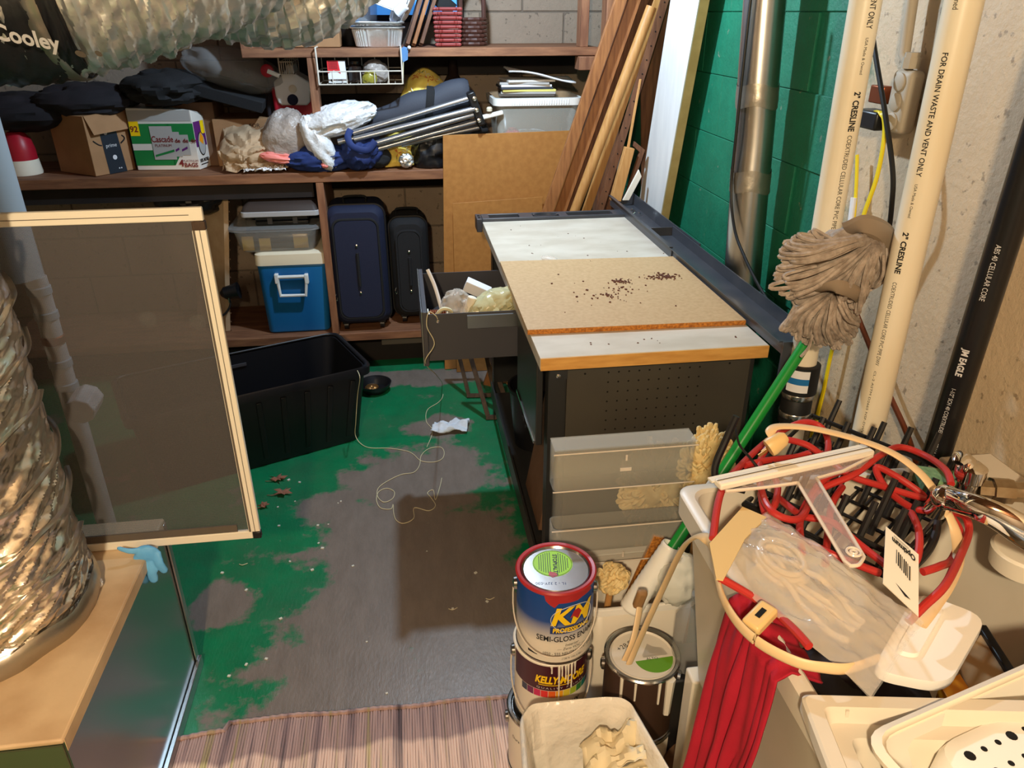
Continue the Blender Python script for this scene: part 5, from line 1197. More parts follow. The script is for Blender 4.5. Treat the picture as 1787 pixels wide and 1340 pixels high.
a = v0 + Vector((.015, -.005, -.018)); q = MB(); q.tube([a, a + Vector((.02, -.006, 0)), a + Vector((.021, -.006, 0)), a + Vector((.05, -.014, 0)), a + Vector((.051, -.014, 0)), a + Vector((.075, -.02, 0))], [.017, .017, .021, .021, .017, .017], 8); q.build('supply_nut', 'chrome_worn', t)
b_ = a + Vector((.075, -.02, 0)); q = MB(); q.lathe([(.012, -.02), (.022, -.015), (.024, .01), (.016, .026), (.0, .028)], b_ + Vector((.018, -.004, 0)), 16); q.build('supply_elbow', 'chrome_worn', t)
q = MB(); q.cyl(s4 + Vector((.02, .0, -.05)), s4 + Vector((.02, 0, .01)), .024, n=20); q.build('spout_base', 'chrome', t)
tag(MB().box(PZ(1643, 842, sz + .035), (.075, .05, .028), (0, R(6), R(-14))).build('scouring_sponge', 'sponge', bevel=.004), 'green scouring sponge at the back corner of the sink', 'sponge')
c = PZ(1762, 965, .845); c.x += .03
q = MB(); q.lathe([(0, -.03), (.046, -.03), (.05, 0), (.046, .004), (0, .004)], c, 32); tag(q.build('round_soap_dish', 'cream_plastic'), 'round cream dish below the faucet spout in the sink', 'dish')
# ---- black dish rack with prongs
t = thing('black_dish_rack', 'black wire dish rack with rows of pegs in the sink', 'dish rack', PZ(1460, 880, .80))
rz_ = .835
P00, P10, P11, P01 = PZ(1300, 880, rz_), PZ(1555, 1010, rz_), PZ(1668, 880, rz_), PZ(1412, 770, rz_)
def rk(u, v, z=0): return P00 * (1 - u) * (1 - v) + P10 * u * (1 - v) + P11 * u * v + P01 * (1 - u) * v + Vector((0, 0, z))
q = MB()
for k in range(11): q.cyl(rk(k / 10, 0), rk(k / 10, 1), .0032, n=6)
for k in range(7): q.cyl(rk(0, k / 6, .006), rk(1, k / 6, .006), .0032, n=6)
q.build('floor_wires', 'rack_black', t)
ln = Vector((.035, .022, .075))
for k in range(5):
    for j in range(6):
        if (k * 3 + j) % 7 == 6: continue
        p = rk((j + .5) / 6, k / 4.0, .008); q = MB(); q.cyl(p, p + ln * (.95 + .1 * ((k + j) % 3)), .0058, .0052, n=8); q.build('peg', 'rack_black', t)
q = MB(); q.tube([rk(0, 0, .0), rk(1, 0, .0), rk(1, 1, .0), rk(0, 1, .0)], .006, 8, closed=True); q.tube([rk(-.03, -.04, .05), rk(1.03, -.04, .05), rk(1.03, 1.04, .05), rk(-.03, 1.04, .05)], .0048, 8, closed=True); q.build('outer_frame', 'rack_black', t)
q = MB(); q.tube(spline([PZ(1285, 726, .99), PZ(1268, 765, .95), PZ(1248, 815, .90), PZ(1256, 842, .875), PZ(1300, 856, .865)], 6), .0062, 10); q.build('end_handle', 'rack_black', t)
q = MB(); q.tube(spline([PZ(1580, 870, .885), PZ(1610, 880, .885), PZ(1634, 878, .885), PZ(1634, 925, .885), PZ(1620, 960, .88), PZ(1592, 990, .875), PZ(1565, 1005, .87)], 6), .0062, 10); q.build('end_handle', 'rack_black', t)
q = MB(); q.tube(spline([PZ(1284, 745, .965), PZ(1290, 775, .95), PZ(1310, 800, .94), PZ(1322, 815, .93)], 5), .0022, 6); q.build('wire_tie', 'rack_black', t)
# ---- red extension cord loops
t = thing('red_extension_cord', 'tangled red extension cord heaped over the dish rack', 'cord', PZ(1450, 900, .86))
def zz_(pts, z0, amp=.012, seed=0): return [PZ(x, y, z0 + amp * math.sin(i * 1.7 + seed)) for i, (x, y) in enumerate(pts)]
runs = [
 ([(1244, 940), (1258, 860), (1290, 815), (1345, 765), (1395, 738), (1428, 742), (1444, 765), (1440, 795), (1405, 775), (1360, 768), (1330, 795), (1326, 840), (1345, 890), (1395, 905), (1425, 858), (1490, 828), (1535, 795), (1570, 780), (1615, 795), (1650, 820), (1660, 845)], .925, 0),
 ([(1300, 812), (1340, 803), (1390, 797), (1430, 790), (1480, 828), (1545, 850), (1612, 868), (1575, 838), (1530, 815), (1545, 850), (1590, 885), (1640, 893), (1680, 898), (1691, 925), (1678, 965), (1650, 1020), (1612, 1058), (1585, 1085)], .908, 1),
 ([(1328, 860), (1340, 905), (1385, 935), (1432, 958), (1470, 975), (1535, 1000)], .905, 2),
 ([(1400, 965), (1396, 910), (1412, 870), (1440, 835), (1490, 815)], .915, 3),
 ([(1440, 985), (1445, 930), (1452, 880), (1470, 850)], .895, 4),
 ([(1360, 870), (1400, 900), (1450, 910), (1500, 950), (1545, 985)], .90, 5),
 ([(1585, 885), (1603, 925), (1600, 975), (1575, 1000)], .895, 6),
 ([(1610, 998), (1640, 988), (1662, 975), (1676, 930), (1655, 895)], .89, 7),
 ([(1256, 1008), (1300, 1033), (1345, 1062), (1385, 1098), (1412, 1128)], .905, 8),
 ([(1290, 830), (1325, 815), (1355, 840), (1352, 880), (1330, 905)], .905, 9),
]
for pts, z0, sd in runs:
    q = MB(); q.tube(spline(zz_(pts, z0, .012, sd), 8), .0056, 10); q.build('cord_run', 'red_cord', t)
# ---- squeegee
t = thing('clear_squeegee', 'clear plastic squeegee with a cream blade lying on the red cord', 'squeegee', PZ(1400, 850, .94))
sqz = .948; A, B = PZ(1252, 846, sqz), PZ(1519, 787, sqz); ax = (B - A).normalized(); nb = Vector((ax.y, -ax.x, 0))
q = MB(); q.bar(A, B, .020, .012); q.build('blade_holder', 'cream_frame', t, bevel=.003)
q = MB(); q.bar(A + Vector((0, 0, .0065)) - nb * .002, B + Vector((0, 0, .0065)) - nb * .002, .0012, .001); q.build('blade_line', 'print_grey', t)
q = MB(); q.bar(A - nb * .015 - ax * .004, B - nb * .015 + ax * .004, .012, .003); q.build('rubber_blade', 'cream_frame', t)
def sq(px, py): return PZ(px, py, sqz - .002)
hd_ = [sq(1266, 856), sq(1392, 841), sq(1474, 978), sq(1484, 986), sq(1498, 984), sq(1507, 972), sq(1500, 955), sq(1424, 834), sq(1502, 812), sq(1522, 795), sq(1400, 824)]
q = MB(); q.prism(hd_, (0, 0, -.006)); q.build('clear_body', 'acrylic', t)
q = MB(); q.tube(spline([sq(1266, 857), sq(1330, 851), sq(1392, 842)], 5) + [sq(1474, 979)] + spline([sq(1484, 987), sq(1499, 985), sq(1508, 972)], 4) + [sq(1425, 834)] + spline([sq(1470, 822), sq(1522, 796)], 4), .0026, 6); q.build('moulded_edge', 'acrylic_edge', t)
hp_ = sq(1489, 966) + Vector((0, 0, .003)); q = MB(); q.tube([hp_ + Vector((.009 * math.cos(2 * math.pi * j / 20), .009 * math.sin(2 * math.pi * j / 20), 0)) for j in range(20)], .002, 6, closed=True); q.tube([hp_ + Vector((.004 * math.cos(2 * math.pi * j / 16), .004 * math.sin(2 * math.pi * j / 16), 0)) for j in range(16)], .0018, 6, closed=True); q.build('hanging_hole', 'acrylic_edge', t)
mat('bag_cord', (206, 190, 164), .5)
# ---- bagged white cord
t = thing('bagged_cord', 'clear crinkled plastic bag holding a coiled white cord, across the sink', 'bag', PZ(1420, 1060, .87))
Q = [PZ(1248, 985, .905), PZ(1338, 893, .925), PZ(1612, 1085, .915), PZ(1520, 1218, .895)]
def bagf(u, v, top=1):
    p = Q[0] * (1 - u) * (1 - v) + Q[3] * u * (1 - v) + Q[2] * u * v + Q[1] * (1 - u) * v
    g = Vector((u * 4, v * 2.2, 3 + top)); bul = (math.sin(math.pi * min(1, u * 1.02)) ** .6) * (math.sin(math.pi * v) ** .6)
    bul *= (1 - .55 * u)
    g2 = Vector((u * 2.2 + v * .8, v * 6.5 - u * 2.0, 7)); g3 = Vector((u * 7, v * 9, 2))
    return p + Vector((nz(g, 1.5, 2) * .004, nz(g, 1.6, 3) * .004, top * (.034 * bul) + .0095 * ridge(g2, .7, 5) * (.4 + bul) + .004 * ridge(g3, .9, 8) * (.3 + bul)))
q = MB(); q.grid(lambda u, v: bagf(u, v, 1), 80, 48); q.build('bag_top_film', 'clear_film', t, smooth=50)
q = MB(); q.grid(lambda u, v: bagf(u, v, -.35), 40, 24); q.build('bag_under_film', 'clear_plastic', t, smooth=30)
for k in range(5):
    q = MB(); pts = []
    for j in range(40):
        a_ = 2 * math.pi * j / 40; u = .26 + (.16 - .012 * k) * math.cos(a_); v = .58 + (.26 - .03 * k) * math.sin(a_)
        p = bagf(u, v, 0); p.z = (Q[0].z + Q[1].z) / 2 - .004 + .006 * (k % 3) - .012 * u; pts.append(p)
    q.tube(pts, .0042, 8, closed=True); q.build('white_cord_coil', 'bag_cord', t)
for k in range(4):
    q = MB(); v_ = .34 + .10 * k; pts = []
    for j in range(9):
        u = .18 + .075 * j; p = bagf(u, v_ + .03 * math.sin(j * .9 + k), 0); p.z -= .004 + .012 * u - .003 * (k % 2); pts.append(p)
    q.tube(spline(pts, 4), .0045, 8); q.build('cord_strand', 'bag_cord', t)
q = MB(); q.prism([PZ(x, y, .93) for x, y in ((1238, 948), (1296, 884), (1338, 902), (1300, 940), (1262, 1012), (1250, 1010))], (0, 0, -.002)); q.build('card_header', 'beige_plug', t)
# ---- hang tag card
t = thing('barcode_card', 'cream hang card with a barcode propped on the bagged cord', 'card', PZ(1575, 1000, .92))
C4 = [PZ(1541, 1017, .935), PZ(1603, 1075, .925), None, PZ(1546, 918, .95)]; C4[2] = C4[1] + C4[3] - C4[0]
fr_ = plane_frame(C4[0], C4[1] - C4[0], C4[3] - C4[0]); wv = (C4[1] - C4[0]).length; 
nn = (C4[1] - C4[0]).cross(C4[3] - C4[0]).normalized()
q = MB(); q.prism(C4, nn * -.0015); q.build('card', 'cream_plastic', t)
def cardf(u, v, e=0): return C4[0] * (1 - u) * (1 - v) + C4[1] * u * (1 - v) + C4[2] * u * v + C4[3] * (1 - u) * v + nn * e
q = MB()
for k in range(8): drect(q, cardf, .34 + .055 * k, .50 - .012 * k, .34 + .055 * k + (.034 if k % 3 else .02), .74 - .012 * k, .0008)
dpoly(q, cardf, [(.34, .18), (.62, .10), (.78, .13), (.62, .15)], .0006)
text(q, lambda u, v, e: cardf(u, v, e), 'Optimum', .55, .86, .13, rot=math.pi, eps=.0008, bold=.006, width=.7)
for k in range(2): drect(q, cardf, .25, .93 + k * .02, .7, .936 + k * .02, .0006)
q.build('lettering', 'print_black', t)
# ---- white board, boxes in the sink
q = MB(); cb = [PZ(x, y, .853) for x, y in ((1520, 1170), (1600, 1030), (1724, 1076), (1655, 1197))]
rg = quad_rr([(p.x, p.y) for p in cb[::-1]], .03); t = thing('white_cutting_board', 'white plastic board with rounded corners in the sink', 'board', cb[0])
loft(q, [[(x, y, .838) for x, y in rg], [(x, y, .850) for x, y in rg], scale_ring(rg, .985, .853)]); q.build('board', 'white_plastic', t)
q = MB(); r2 = quad_rr([(p.x, p.y) for p in [PZ(x, y, .854) for x, y in ((1600, 1150), (1560, 1140), (1610, 1050), (1650, 1062))]], .012); loft(q, [[(x, y, .8535) for x, y in r2], scale_ring(r2, .93, .8575)]); q.build('raised_ridge', 'white_plastic', t)
tag(MB().prism([PZ(x, y, .72) for x, y in ((1640, 1195), (1675, 1175), (1700, 1215), (1668, 1240))], (0, 0, -.05)).build('orange_box', 'orange', bevel=.001), 'orange carton corner showing between the sink divider and white board', 'box')
tag(MB().prism([PZ(x, y, .70) for x, y in ((1672, 1160), (1712, 1105), (1765, 1190), (1700, 1225))], (0, 0, -.06)).build('tan_carton', 'tan_box', bevel=.002), 'tan carton lying in the sink right of the orange one', 'box')
q = MB(); q.bar(PZ(1712, 1095, .70), PZ(1775, 1195, .70), .014, .014); tag(q.build('black_bar', 'black_plastic', bevel=.002), 'black plastic bar along the tan carton in the sink', 'bar')
q = MB(); blob(q, (.60, .72, .66), (.12, .09, .10), 41, .2, 2.2); tag(q.build('dark_sink_rag', 'dark_cloth'), 'dark cloth lying low in the sink under the bagged cord', 'rag')
q = MB(); q.bar(PZ(1400, 1190, .76), PZ(1500, 1230, .74), .05, .03); tag(q.build('black_drill_case', 'black_plastic', bevel=.004), 'black tool lying in the sink beside the divider', 'tool')
# ---- beige flat extension cord
t = thing('beige_extension_cord', 'beige flat extension cord arching over the sink and down to the paint can', 'cord', PZ(1215, 940, .9))
def flat(name, pts, r=.0062, upv=(0, 0, 1)):
    P = spline(pts, 10); q = MB(); q.tube(P, r, 12, ell=(.55, 1.35, upv)); o = q.build(name, 'beige_cord', t)
    return o
flat('cord_run', [PZ(1352, 768, .985), PZ(1345, 752, .995), PZ(1362, 744, .998), PZ(1420, 748, .995), PZ(1500, 768, .985), PZ(1560, 792, .975), PZ(1605, 825, .962), PZ(1632, 858, .945)])
flat('cord_run', [PZ(1652, 890, .925), PZ(1668, 930, .90), PZ(1672, 975, .885), PZ(1655, 1020, .885), PZ(1625, 1065, .885), PZ(1606, 1090, .88)])
flat('cord_run', [PZ(1098, 1158, .395), PZ(1110, 1130, .44), PZ(1130, 1085, .53), PZ(1160, 1020, .66), PZ(1188, 962, .80), PZ(1208, 940, .87), PZ(1228, 936, .90), PZ(1242, 955, .905), PZ(1250, 1000, .905), PZ(1262, 1045, .905), PZ(1290, 1090, .905), PZ(1330, 1125, .905), PZ(1390, 1155, .905), PZ(1440, 1165, .905), PZ(1482, 1166, .90), PZ(1530, 1150, .885)], upv=(.3, -1, 0))
flat('cord_run', [PZ(1090, 1152, .392), PZ(1104, 1120, .43), PZ(1114, 1075, .47), PZ(1118, 1045, .50), PZ(1122, 1035, .52)], upv=(.3, -1, 0))
q = MB(); q.box(PZ(1117, 1045, .505), (.022, .016, .05), (R(10), R(8), 0)); q.build('cord_wrap', 'cord_groove', t, bevel=.006)
# plug
pl = PZ(1352, 775, .978); q = MB(); d = (PZ(1330, 790, .965) - pl).normalized(); q.tube([pl - d * .022, pl - d * .015, pl + d * .006, pl + d * .012], [.008, .014, .017, .016], 16, ell=(1, .8, (0, 0, 1))); q.build('plug_body', 'beige_plug', t)
q = MB()
for s_ in (-.005, .005): q.bar(pl + d * .012 + Vector((s_, s_, 0)), pl + d * .028 + Vector((s_, s_, 0)), .0015, .006)
q.build('plug_blade', 'brass', t)
# socket end on the red cloth
so = PZ(1326, 1078, .905); q = MB(); dd = (PZ(1345, 1062, .91) - PZ(1308, 1100, .90)).normalized(); q.bar(so - dd * .022, so + dd * .022, .026, .016); q.build('socket_end', 'beige_plug', t, bevel=.004)
q = MB(); q.bar(so - dd * .008 + Vector((0, 0, .0083)), so + dd * .008 + Vector((0, 0, .0083)), .007, .0012); q.build('socket_slot', 'hole_black', t)
# ---- red cloth over the sink rim
def rc(u, v):
    y = .765 - .135 * u + (u - .5) * -.06 * v
    fold = math.sin(u * 17 + v * 1.2) * .5 + math.sin(u * 31 - v * 2 + 1) * .3 + nz((u * 4, v * 3, 2), 1.4, 2) * .7
    if v < .12: k = v / .12; x, z = sx0 + .05 - .045 * k, sz - .02 + .028 * k
    elif v < .2: k = (v - .12) / .08; x, z = sx0 + .005 - .018 * k, sz + .010 - .008 * k
    else: k = (v - .2) / .8; x, z = sx0 - .018 - .012 * k, sz - .002 - .42 * k
    amp = .004 + .024 * max(0, v - .12); 
    y2 = y + .018 * math.sin(v * 6 + u * 4) * max(0, v - .15)
    return Vector((x - abs(fold) * amp - .012 * max(0, v - .2), y2, max(z, .02) + (.006 * fold if v < .2 else 0)))
tag(MB().grid(rc, 70, 60).build('red_cloth', 'red_cloth', solid=.003, smooth=80), 'bright red cloth hanging over the left rim of the sink', 'cloth')
# ---- white tub standing in the near half of the sink
hA = Vector((.425, .586, 0)); hu = Vector((.985, -.171, 0)); hv = Vector((-.171, -.985, 0)); hz = .88
t = thing('white_tub', 'white rectangular plastic tub standing in the near half of the sink', 'tub', hA + hu * .2 + hv * .18 + Vector((0, 0, .492)))
hq = [(hA + hu * a_ + hv * b__) for a_, b__ in ((0, 0), (0, .36), (.40, .36), (.40, 0))]
def hr(d, z, r=.012): 
    c_ = [(hA + hu * a_ + hv * b__) for a_, b__ in ((d, d), (d, .36 - d), (.40 - d, .36 - d), (.40 - d, d))]
    return [(x, y, z) for x, y in quad_rr([(p.x, p.y) for p in c_], r)]
q = MB(); loft(q, [hr(.075, .495), hr(.05, hz - .03), hr(.045, hz - .019), hr(0, hz - .018), hr(0, hz - .003), hr(.003, hz), hr(.019, hz), hr(.021, hz - .003), hr(.052, hz - .10), hr(.08, .50)]); q.build('tub_shell', 'tub_white', t)
q = MB(); q.bar(hA + hu * .048 + hv * .021 + Vector((0, 0, hz - .002)), hA + hu * .05 + hv * .024 + Vector((0, 0, hz - .11)), .004, .005, hv); q.build('inner_rib', 'tub_white', t)
q = MB(); q.hexa([hA + hu * a_ + hv * b__ + Vector((0, 0, z)) for z in (hz - .05, hz - .022) for a_, b__ in ((.022, .14), (.055, .11), (.06, .3), (.022, .3))]); q.build('inner_ledge', 'tub_white', t, bevel=.008)
# ---- drainer tray with perforated caddy set in the tub
P0 = PZ(1503, 1288, .885); P1 = PZ(1800, 1158, .885); av = (P1 - P0).normalized(); bv = Vector((av.y, -av.x, 0)); La, Lb = .40, .30
t = thing('drainer_tray', 'pale grey rectangular drainer tray lying on top of the white tub', 'tray', P0 + av * La / 2 + bv * Lb / 2 + Vector((0, 0, -.07)))
cor = [P0, P0 + bv * Lb, P0 + av * La + bv * Lb, P0 + av * La]
rg = quad_rr([(p.x, p.y) for p in cor], .035)
q = MB(); loft(q, [scale_ring(rg, .86, .812), scale_ring(rg, .96, .876)], capt=False); q.build('tray_wall', 'tub_grey', t, solid=.003)
q = MB(); loft(q, [scale_ring(rg, .955, .8765), scale_ring(rg, 1.0, .8785), scale_ring(rg, 1.01, .886), scale_ring(rg, .97, .889), scale_ring(rg, .95, .884)], capb=False, capt=False); q.build('rim', 'cream_plastic', t, solid=.002)
q = MB(); dfr = plane_frame(P0 + Vector((0, 0, -.072)), av, -bv)
q.span((0, 0, 0), (0, 0, 0)); q = MB(); dpoly(q, dfr, [(u, v) for u, v in rrect(.075, -.075, .10, -.05, .005)], .003); q.build('square_slot', 'gray_pipe', t)
# caddy
K0 = PZ(1618, 1300, .868); ka = av; kb = bv
cc = [K0, K0 + kb * .16, K0 + ka * .28 + kb * .16, K0 + ka * .28]; kr = quad_rr([(p.x, p.y) for p in cc], .035)
t = thing('perforated_caddy', 'white caddy pierced with round holes inside the drainer tray', 'caddy', K0 + ka * .14 + kb * .08 + Vector((0, 0, -.05)))
q = MB(); loft(q, [scale_ring(kr, 1.02, .818), scale_ring(kr, 1.0, .852), scale_ring(kr, .96, .864), scale_ring(kr, .88, .868)]); q.build('caddy_shell', 'white_plastic', t)
kf = plane_frame(Vector((K0.x, K0.y, .868)), ka, -kb); q = MB()
for i in range(11):
    for j in range(5):
        u = .032 + i * .022 + (.011 if j % 2 else 0); v = -.028 - j * .024
        if u > .25: continue
        r_ = .0062 if (i % 3 == 0 and j % 2 == 0) else .0036
        q.lathe([(r_, 0), (r_ * .9, .0004), (0, .0004)], kf(u, v, 0.0001), 12)
stuff(q.build('drain_holes', 'hole_black', t))
# ================================================================== PAINT CANS
def ramp_mat(name, z0, z1, c0, c1, rough=.35):
    m = bpy.data.materials.new(name); m.use_nodes = True; nt = m.node_tree; N = nt.nodes; L = nt.links; b = N['Principled BSDF']; b.inputs['Roughness'].default_value = rough
    tc = N.new('ShaderNodeTexCoord'); s_ = N.new('ShaderNodeSeparateXYZ'); L.new(tc.outputs['Object'], s_.inputs[0]); mr = N.new('ShaderNodeMapRange'); mr.inputs['From Min'].default_value = z0; mr.inputs['From Max'].default_value = z1; L.new(s_.outputs['Z'], mr.inputs['Value'])
    mx = N.new('ShaderNodeMix'); mx.data_type = 'RGBA'; mx.inputs[6].default_value = lin(c0); mx.inputs[7].default_value = lin(c1); L.new(mr.outputs[0], mx.inputs['Factor']); L.new(mx.outputs[2], b.inputs['Base Color']); M[name] = m; return m
ramp_mat('can_label_blue', .055, .115, (222, 214, 200), (24, 66, 138))
ch = .188
def can(c, r, h, label, body, ears=True, bail=True, rim='can_steel', lidm='can_steel', droop=.11):
    t = thing('paint_can', label, 'paint can', c); c = Vector(c); face = Vector((-c.x, -c.y, 0)).normalized()
    q = MB(); q.lathe([(r - .003, 0), (r, .003), (r, h - .004), (r - .001, h - .002)], c, 48, caps=False); q.build('can_wall', body, t)
    q = MB(); q.lathe([(r - .001, h - .006), (r + .0025, h - .004), (r + .003, h), (r, h + .003), (r - .006, h + .002), (r - .008, h - .004)], c, 48, caps=False); q.build('rim_ring', rim, t)
    q = MB(); q.lathe([(r - .0085, h - .003), (r - .011, h + .001), (r - .014, h - .003), (r - .018, h - .004), (0, h - .004)], c, 48); q.build('lid', lidm, t)
    q = MB(); q.lathe([(r - .004, 0.0), (r + .002, .001), (r + .002, .005), (r, .006)], c, 48, caps=False); q.build('base_ring', 'can_steel', t)
    a0 = math.atan2(face.y, face.x); ea = [a0 - R(83), a0 + R(83)]
    E = [c + Vector(((r + .004) * math.cos(a_), (r + .004) * math.sin(a_), h - .035)) for a_ in ea]
    for e in E:
        q = MB(); d = Vector((e.x - c.x, e.y - c.y, 0)).normalized(); q.tube([e - d * .004, e + d * .002, e + d * .005], [.014, .013, .007], 14); q.build('bail_ear', 'can_steel', t)
    if bail:
        pts = []
        for k in range(25):
            s_ = -1 + 2 * k / 24; a_ = a0 + R(85) * s_; rr = r + .006 + .016 * (1 - s_ * s_)
            pts.append(c + Vector((rr * math.cos(a_), rr * math.sin(a_), h - .035 - droop * (1 - abs(s_) ** 2.2))))
        q = MB(); q.tube(pts, .0016, 8); q.build('bail_wire', 'wire_white', t)
    return t, c, face
c1 = Vector((.262, 1.212, .3795)); cr_ = .081
t, c, face = can(c1, cr_, ch, 'blue and white paint can with a green lid label, top of the stack', 'can_label_blue', rim='paint_red')
rt_ = Matrix.Rotation(R(20), 3, 'Z'); fr = cyl_frame(c, cr_, rt_ @ face, c.z)
q = MB(); text(q, fr, 'KM', .012, .128, .062, bold=.002, shear=.25, eps=.0014, mx=.007); text(q, fr, 'PROFESSIONAL', .012, .094, .0165, bold=.0006, shear=.1, eps=.0014, mx=.007, width=.085); q.build('yellow_lettering', 'label_yellow', t)
q = MB(); text(q, fr, 'KM', .0135, .1265, .062, bold=.0034, shear=.25, eps=.0007, mx=.007); drect(q, fr, -.036, .085, .06, .103, .0006, 14, 1); q.build('lettering_shadow', 'navy_cloth', t)
q = MB(); q.tube([fr(.013 + .048 * math.cos(2 * math.pi * k / 40), .122 + .034 * math.sin(2 * math.pi * k / 40), .001) for k in range(40)], .0008, 5, closed=True); q.build('oval_line', 'print_white', t)
q = MB(); text(q, fr, 'SEMI-GLOSS ENAMEL', .008, .070, .020, bold=.0003, eps=.001, mx=.007, width=.145); text(q, fr, 'Interior', .012, .053, .010, eps=.001, mx=.007, shear=.2); text(q, fr, '— Zero VOC —', .012, .043, .009, eps=.001, mx=.007, shear=.2); text(q, fr, '1050 - 555 NEUTRAL TINT BASE', .01, .030, .011, eps=.001, mx=.007, width=.12); text(q, fr, '(128 FL OZ) 3.785 L', .015, .016, .006, eps=.001, mx=.007); drect(q, fr, -.085, .02, -.062, .026, .0008, 4, 1); q.build('black_lettering', 'print_black', t)
lf = plane_frame(c + Vector((0, 0, ch - .0035)), (-math.cos(R(8)), math.sin(R(8)), 0), (math.sin(R(8)) * -1, -math.cos(R(8)), 0))
q = MB(); ddisc(q, lf, .006, -.018, .042, .042, eps=.0006, n=40); q.build('lid_label', 'label_green', t)
q = MB(); q.tube([lf(.006 + .040 * math.cos(2 * math.pi * k / 48), -.018 + .040 * math.sin(2 * math.pi * k / 48), .0008) for k in range(48)], .0004, 4, closed=True)
text(q, lf, 'STOP!/ALTO', .001, -.012, .0125, rot=R(90), bold=.0005, eps=.0009)
for k in range(14):
    u = -.026 + k * .0046
    if abs(u - .001) < .008: continue
    hl = math.sqrt(max(0, .036 ** 2 - (u - .006) ** 2)); drect(q, lf, u, -.018 - hl, u + .0014, -.018 + hl * .9, .0008)
q.build('label_lettering', 'print_black', t)
q = MB(); text(q, lf, '1L - 2 32Y-030', .012, .044, .0105, eps=.0006); q.build('handwriting', 'navy_cloth', t)
q = MB(); dpoly(q, lf, [(.0, .012), (.014, .008), (.016, .02), (.008, .026), (-.003, .022)], .001); q.build('lid_smear', 'paint_red', t)
q = MB(); dpoly(q, fr, [(-.05, .186), (.055, .186), (.06, .172), (.03, .170), (.02, .166), (-.02, .166), (-.028, .155), (-.036, .160), (-.046, .170)], .0012, mx=.01); dpoly(q, fr, [(.012, .143), (.022, .146), (.03, .135), (.022, .118), (.012, .128), (.004, .124)], .0018, mx=.01); q.build('paint_smear', 'paint_red', t)
c2 = Vector((.258, 1.214, .19)); t, c, face = can(c2, cr_, ch, 'maroon-labelled paint can with a colour strip, middle of the stack', 'can_white', rim='paint_white', droop=.12)
fr = cyl_frame(c, cr_, Matrix.Rotation(R(14), 3, 'Z') @ face, c.z); hw = .118
q = MB(); drect(q, fr, -hw, .112, hw, .182, .0006, 40, 1); q.build('maroon_band', 'can_maroon', t)
q = MB(); text(q, fr, 'KELLY-MOORE', .006, .142, .028, bold=.0012, shear=.25, eps=.0014, mx=.007, width=.115); drect(q, fr, -.045, .127, .03, .129, .001, 10, 1); q.build('yellow_lettering', 'label_yellow', t)
q = MB(); text(q, fr, 'Q U A L I T Y   P A I N T S', .006, .119, .007, eps=.001, mx=.007, width=.11); q.build('white_lettering', 'print_white', t)
for k in range(11):
    q = MB(); u0 = -.088 + k * .0162; drect(q, fr, u0, .092, u0 + .0152, .111, .0007, 3, 1); q.build('colour_swatch', 'sw%d' % k, t)
q = MB(); text(q, fr, 'DURA-POXY', .006, .066, .022, bold=.0005, eps=.001, mx=.007, width=.09); text(q, fr, 'Interior Acrylic Enamel', .006, .048, .008, eps=.001, mx=.007); text(q, fr, 'SEMI-GLOSS', .006, .030, .012, eps=.001, mx=.007); q.build('black_lettering', 'print_black', t)
q = MB()
for u, l_ in ((-.018, .02), (-.002, .13), (.004, .03), (.012, .04), (.018, .058), (.026, .07), (.034, .035)):
    q = MB(); q.tube([fr(u, .184, .001), fr(u + .001, .184 - l_ * .5, .001), fr(u + .001, .184 - l_, .001)], [.003, .0016, .0018], 6); q.build('paint_drip', 'paint_white', t)
t, c, face = can(Vector((.243, 1.205, .0095)), cr_ + .001, ch - .012, 'plain grey paint can at the bottom of the stack', 'can_white', bail=False)
q = MB(); fr = cyl_frame(c, cr_ + .001, Matrix.Rotation(R(-20), 3, 'Z') @ face, c.z); text(q, fr, 'Dura', -.04, .12, .012, eps=.001, mx=.007); q.build('lettering', 'print_black', t)
c4 = Vector((.444, 1.150, .182)); t, c, face = can(c4, .079, .182, 'dirty paint can with a torn green lid label, right of the stack', 'paint_brown', bail=False, rim='can_steel', lidm='can_white')
lf = plane_frame(c + Vector((0, 0, .182 - .0035)), (1, 0, 0), (0, 1, 0)); q = MB()
n = 30; dpoly(q, lf, [(.022 + .042 * math.cos(R(185 + 175 * k / n)), -.012 + .040 * math.sin(R(185 + 175 * k / n))) for k in range(n + 1)], .0006); q.build('lid_label', 'label_green_dark', t)
q = MB(); text(q, lf, '+28 Swiss', -.018, .036, .017, rot=R(26), eps=.0006); text(q, lf, 'ALTO', .018, -.013, .010, eps=.0010); q.build('handwriting', 'print_black', t)
q = MB(); dpoly(q, lf, [(.0, .0), (.02, .03), (.03, .02), (.05, .014), (.056, -.006), (.0, -.008)], .0005); q.build('label_remnant', 'paint_white', t)
fr = cyl_frame(c, .079, Matrix.Rotation(R(10), 3, 'Z') @ face, c.z); q = MB()
for u, l_, wd in ((-.05, .08, .004), (-.02, .05, .003), (.03, .06, .0035), (.055, .1, .012)):
    q = MB(); q.tube([fr(u, .178, .001), fr(u, .178 - l_, .0008)], [wd, wd * .7], 6); q.build('paint_drip', 'paint_white', t)
t, c, face = can(Vector((.444, 1.150, .0095)), .08, .168, 'lower paint can under the one with the torn green label', 'can_white', bail=False)
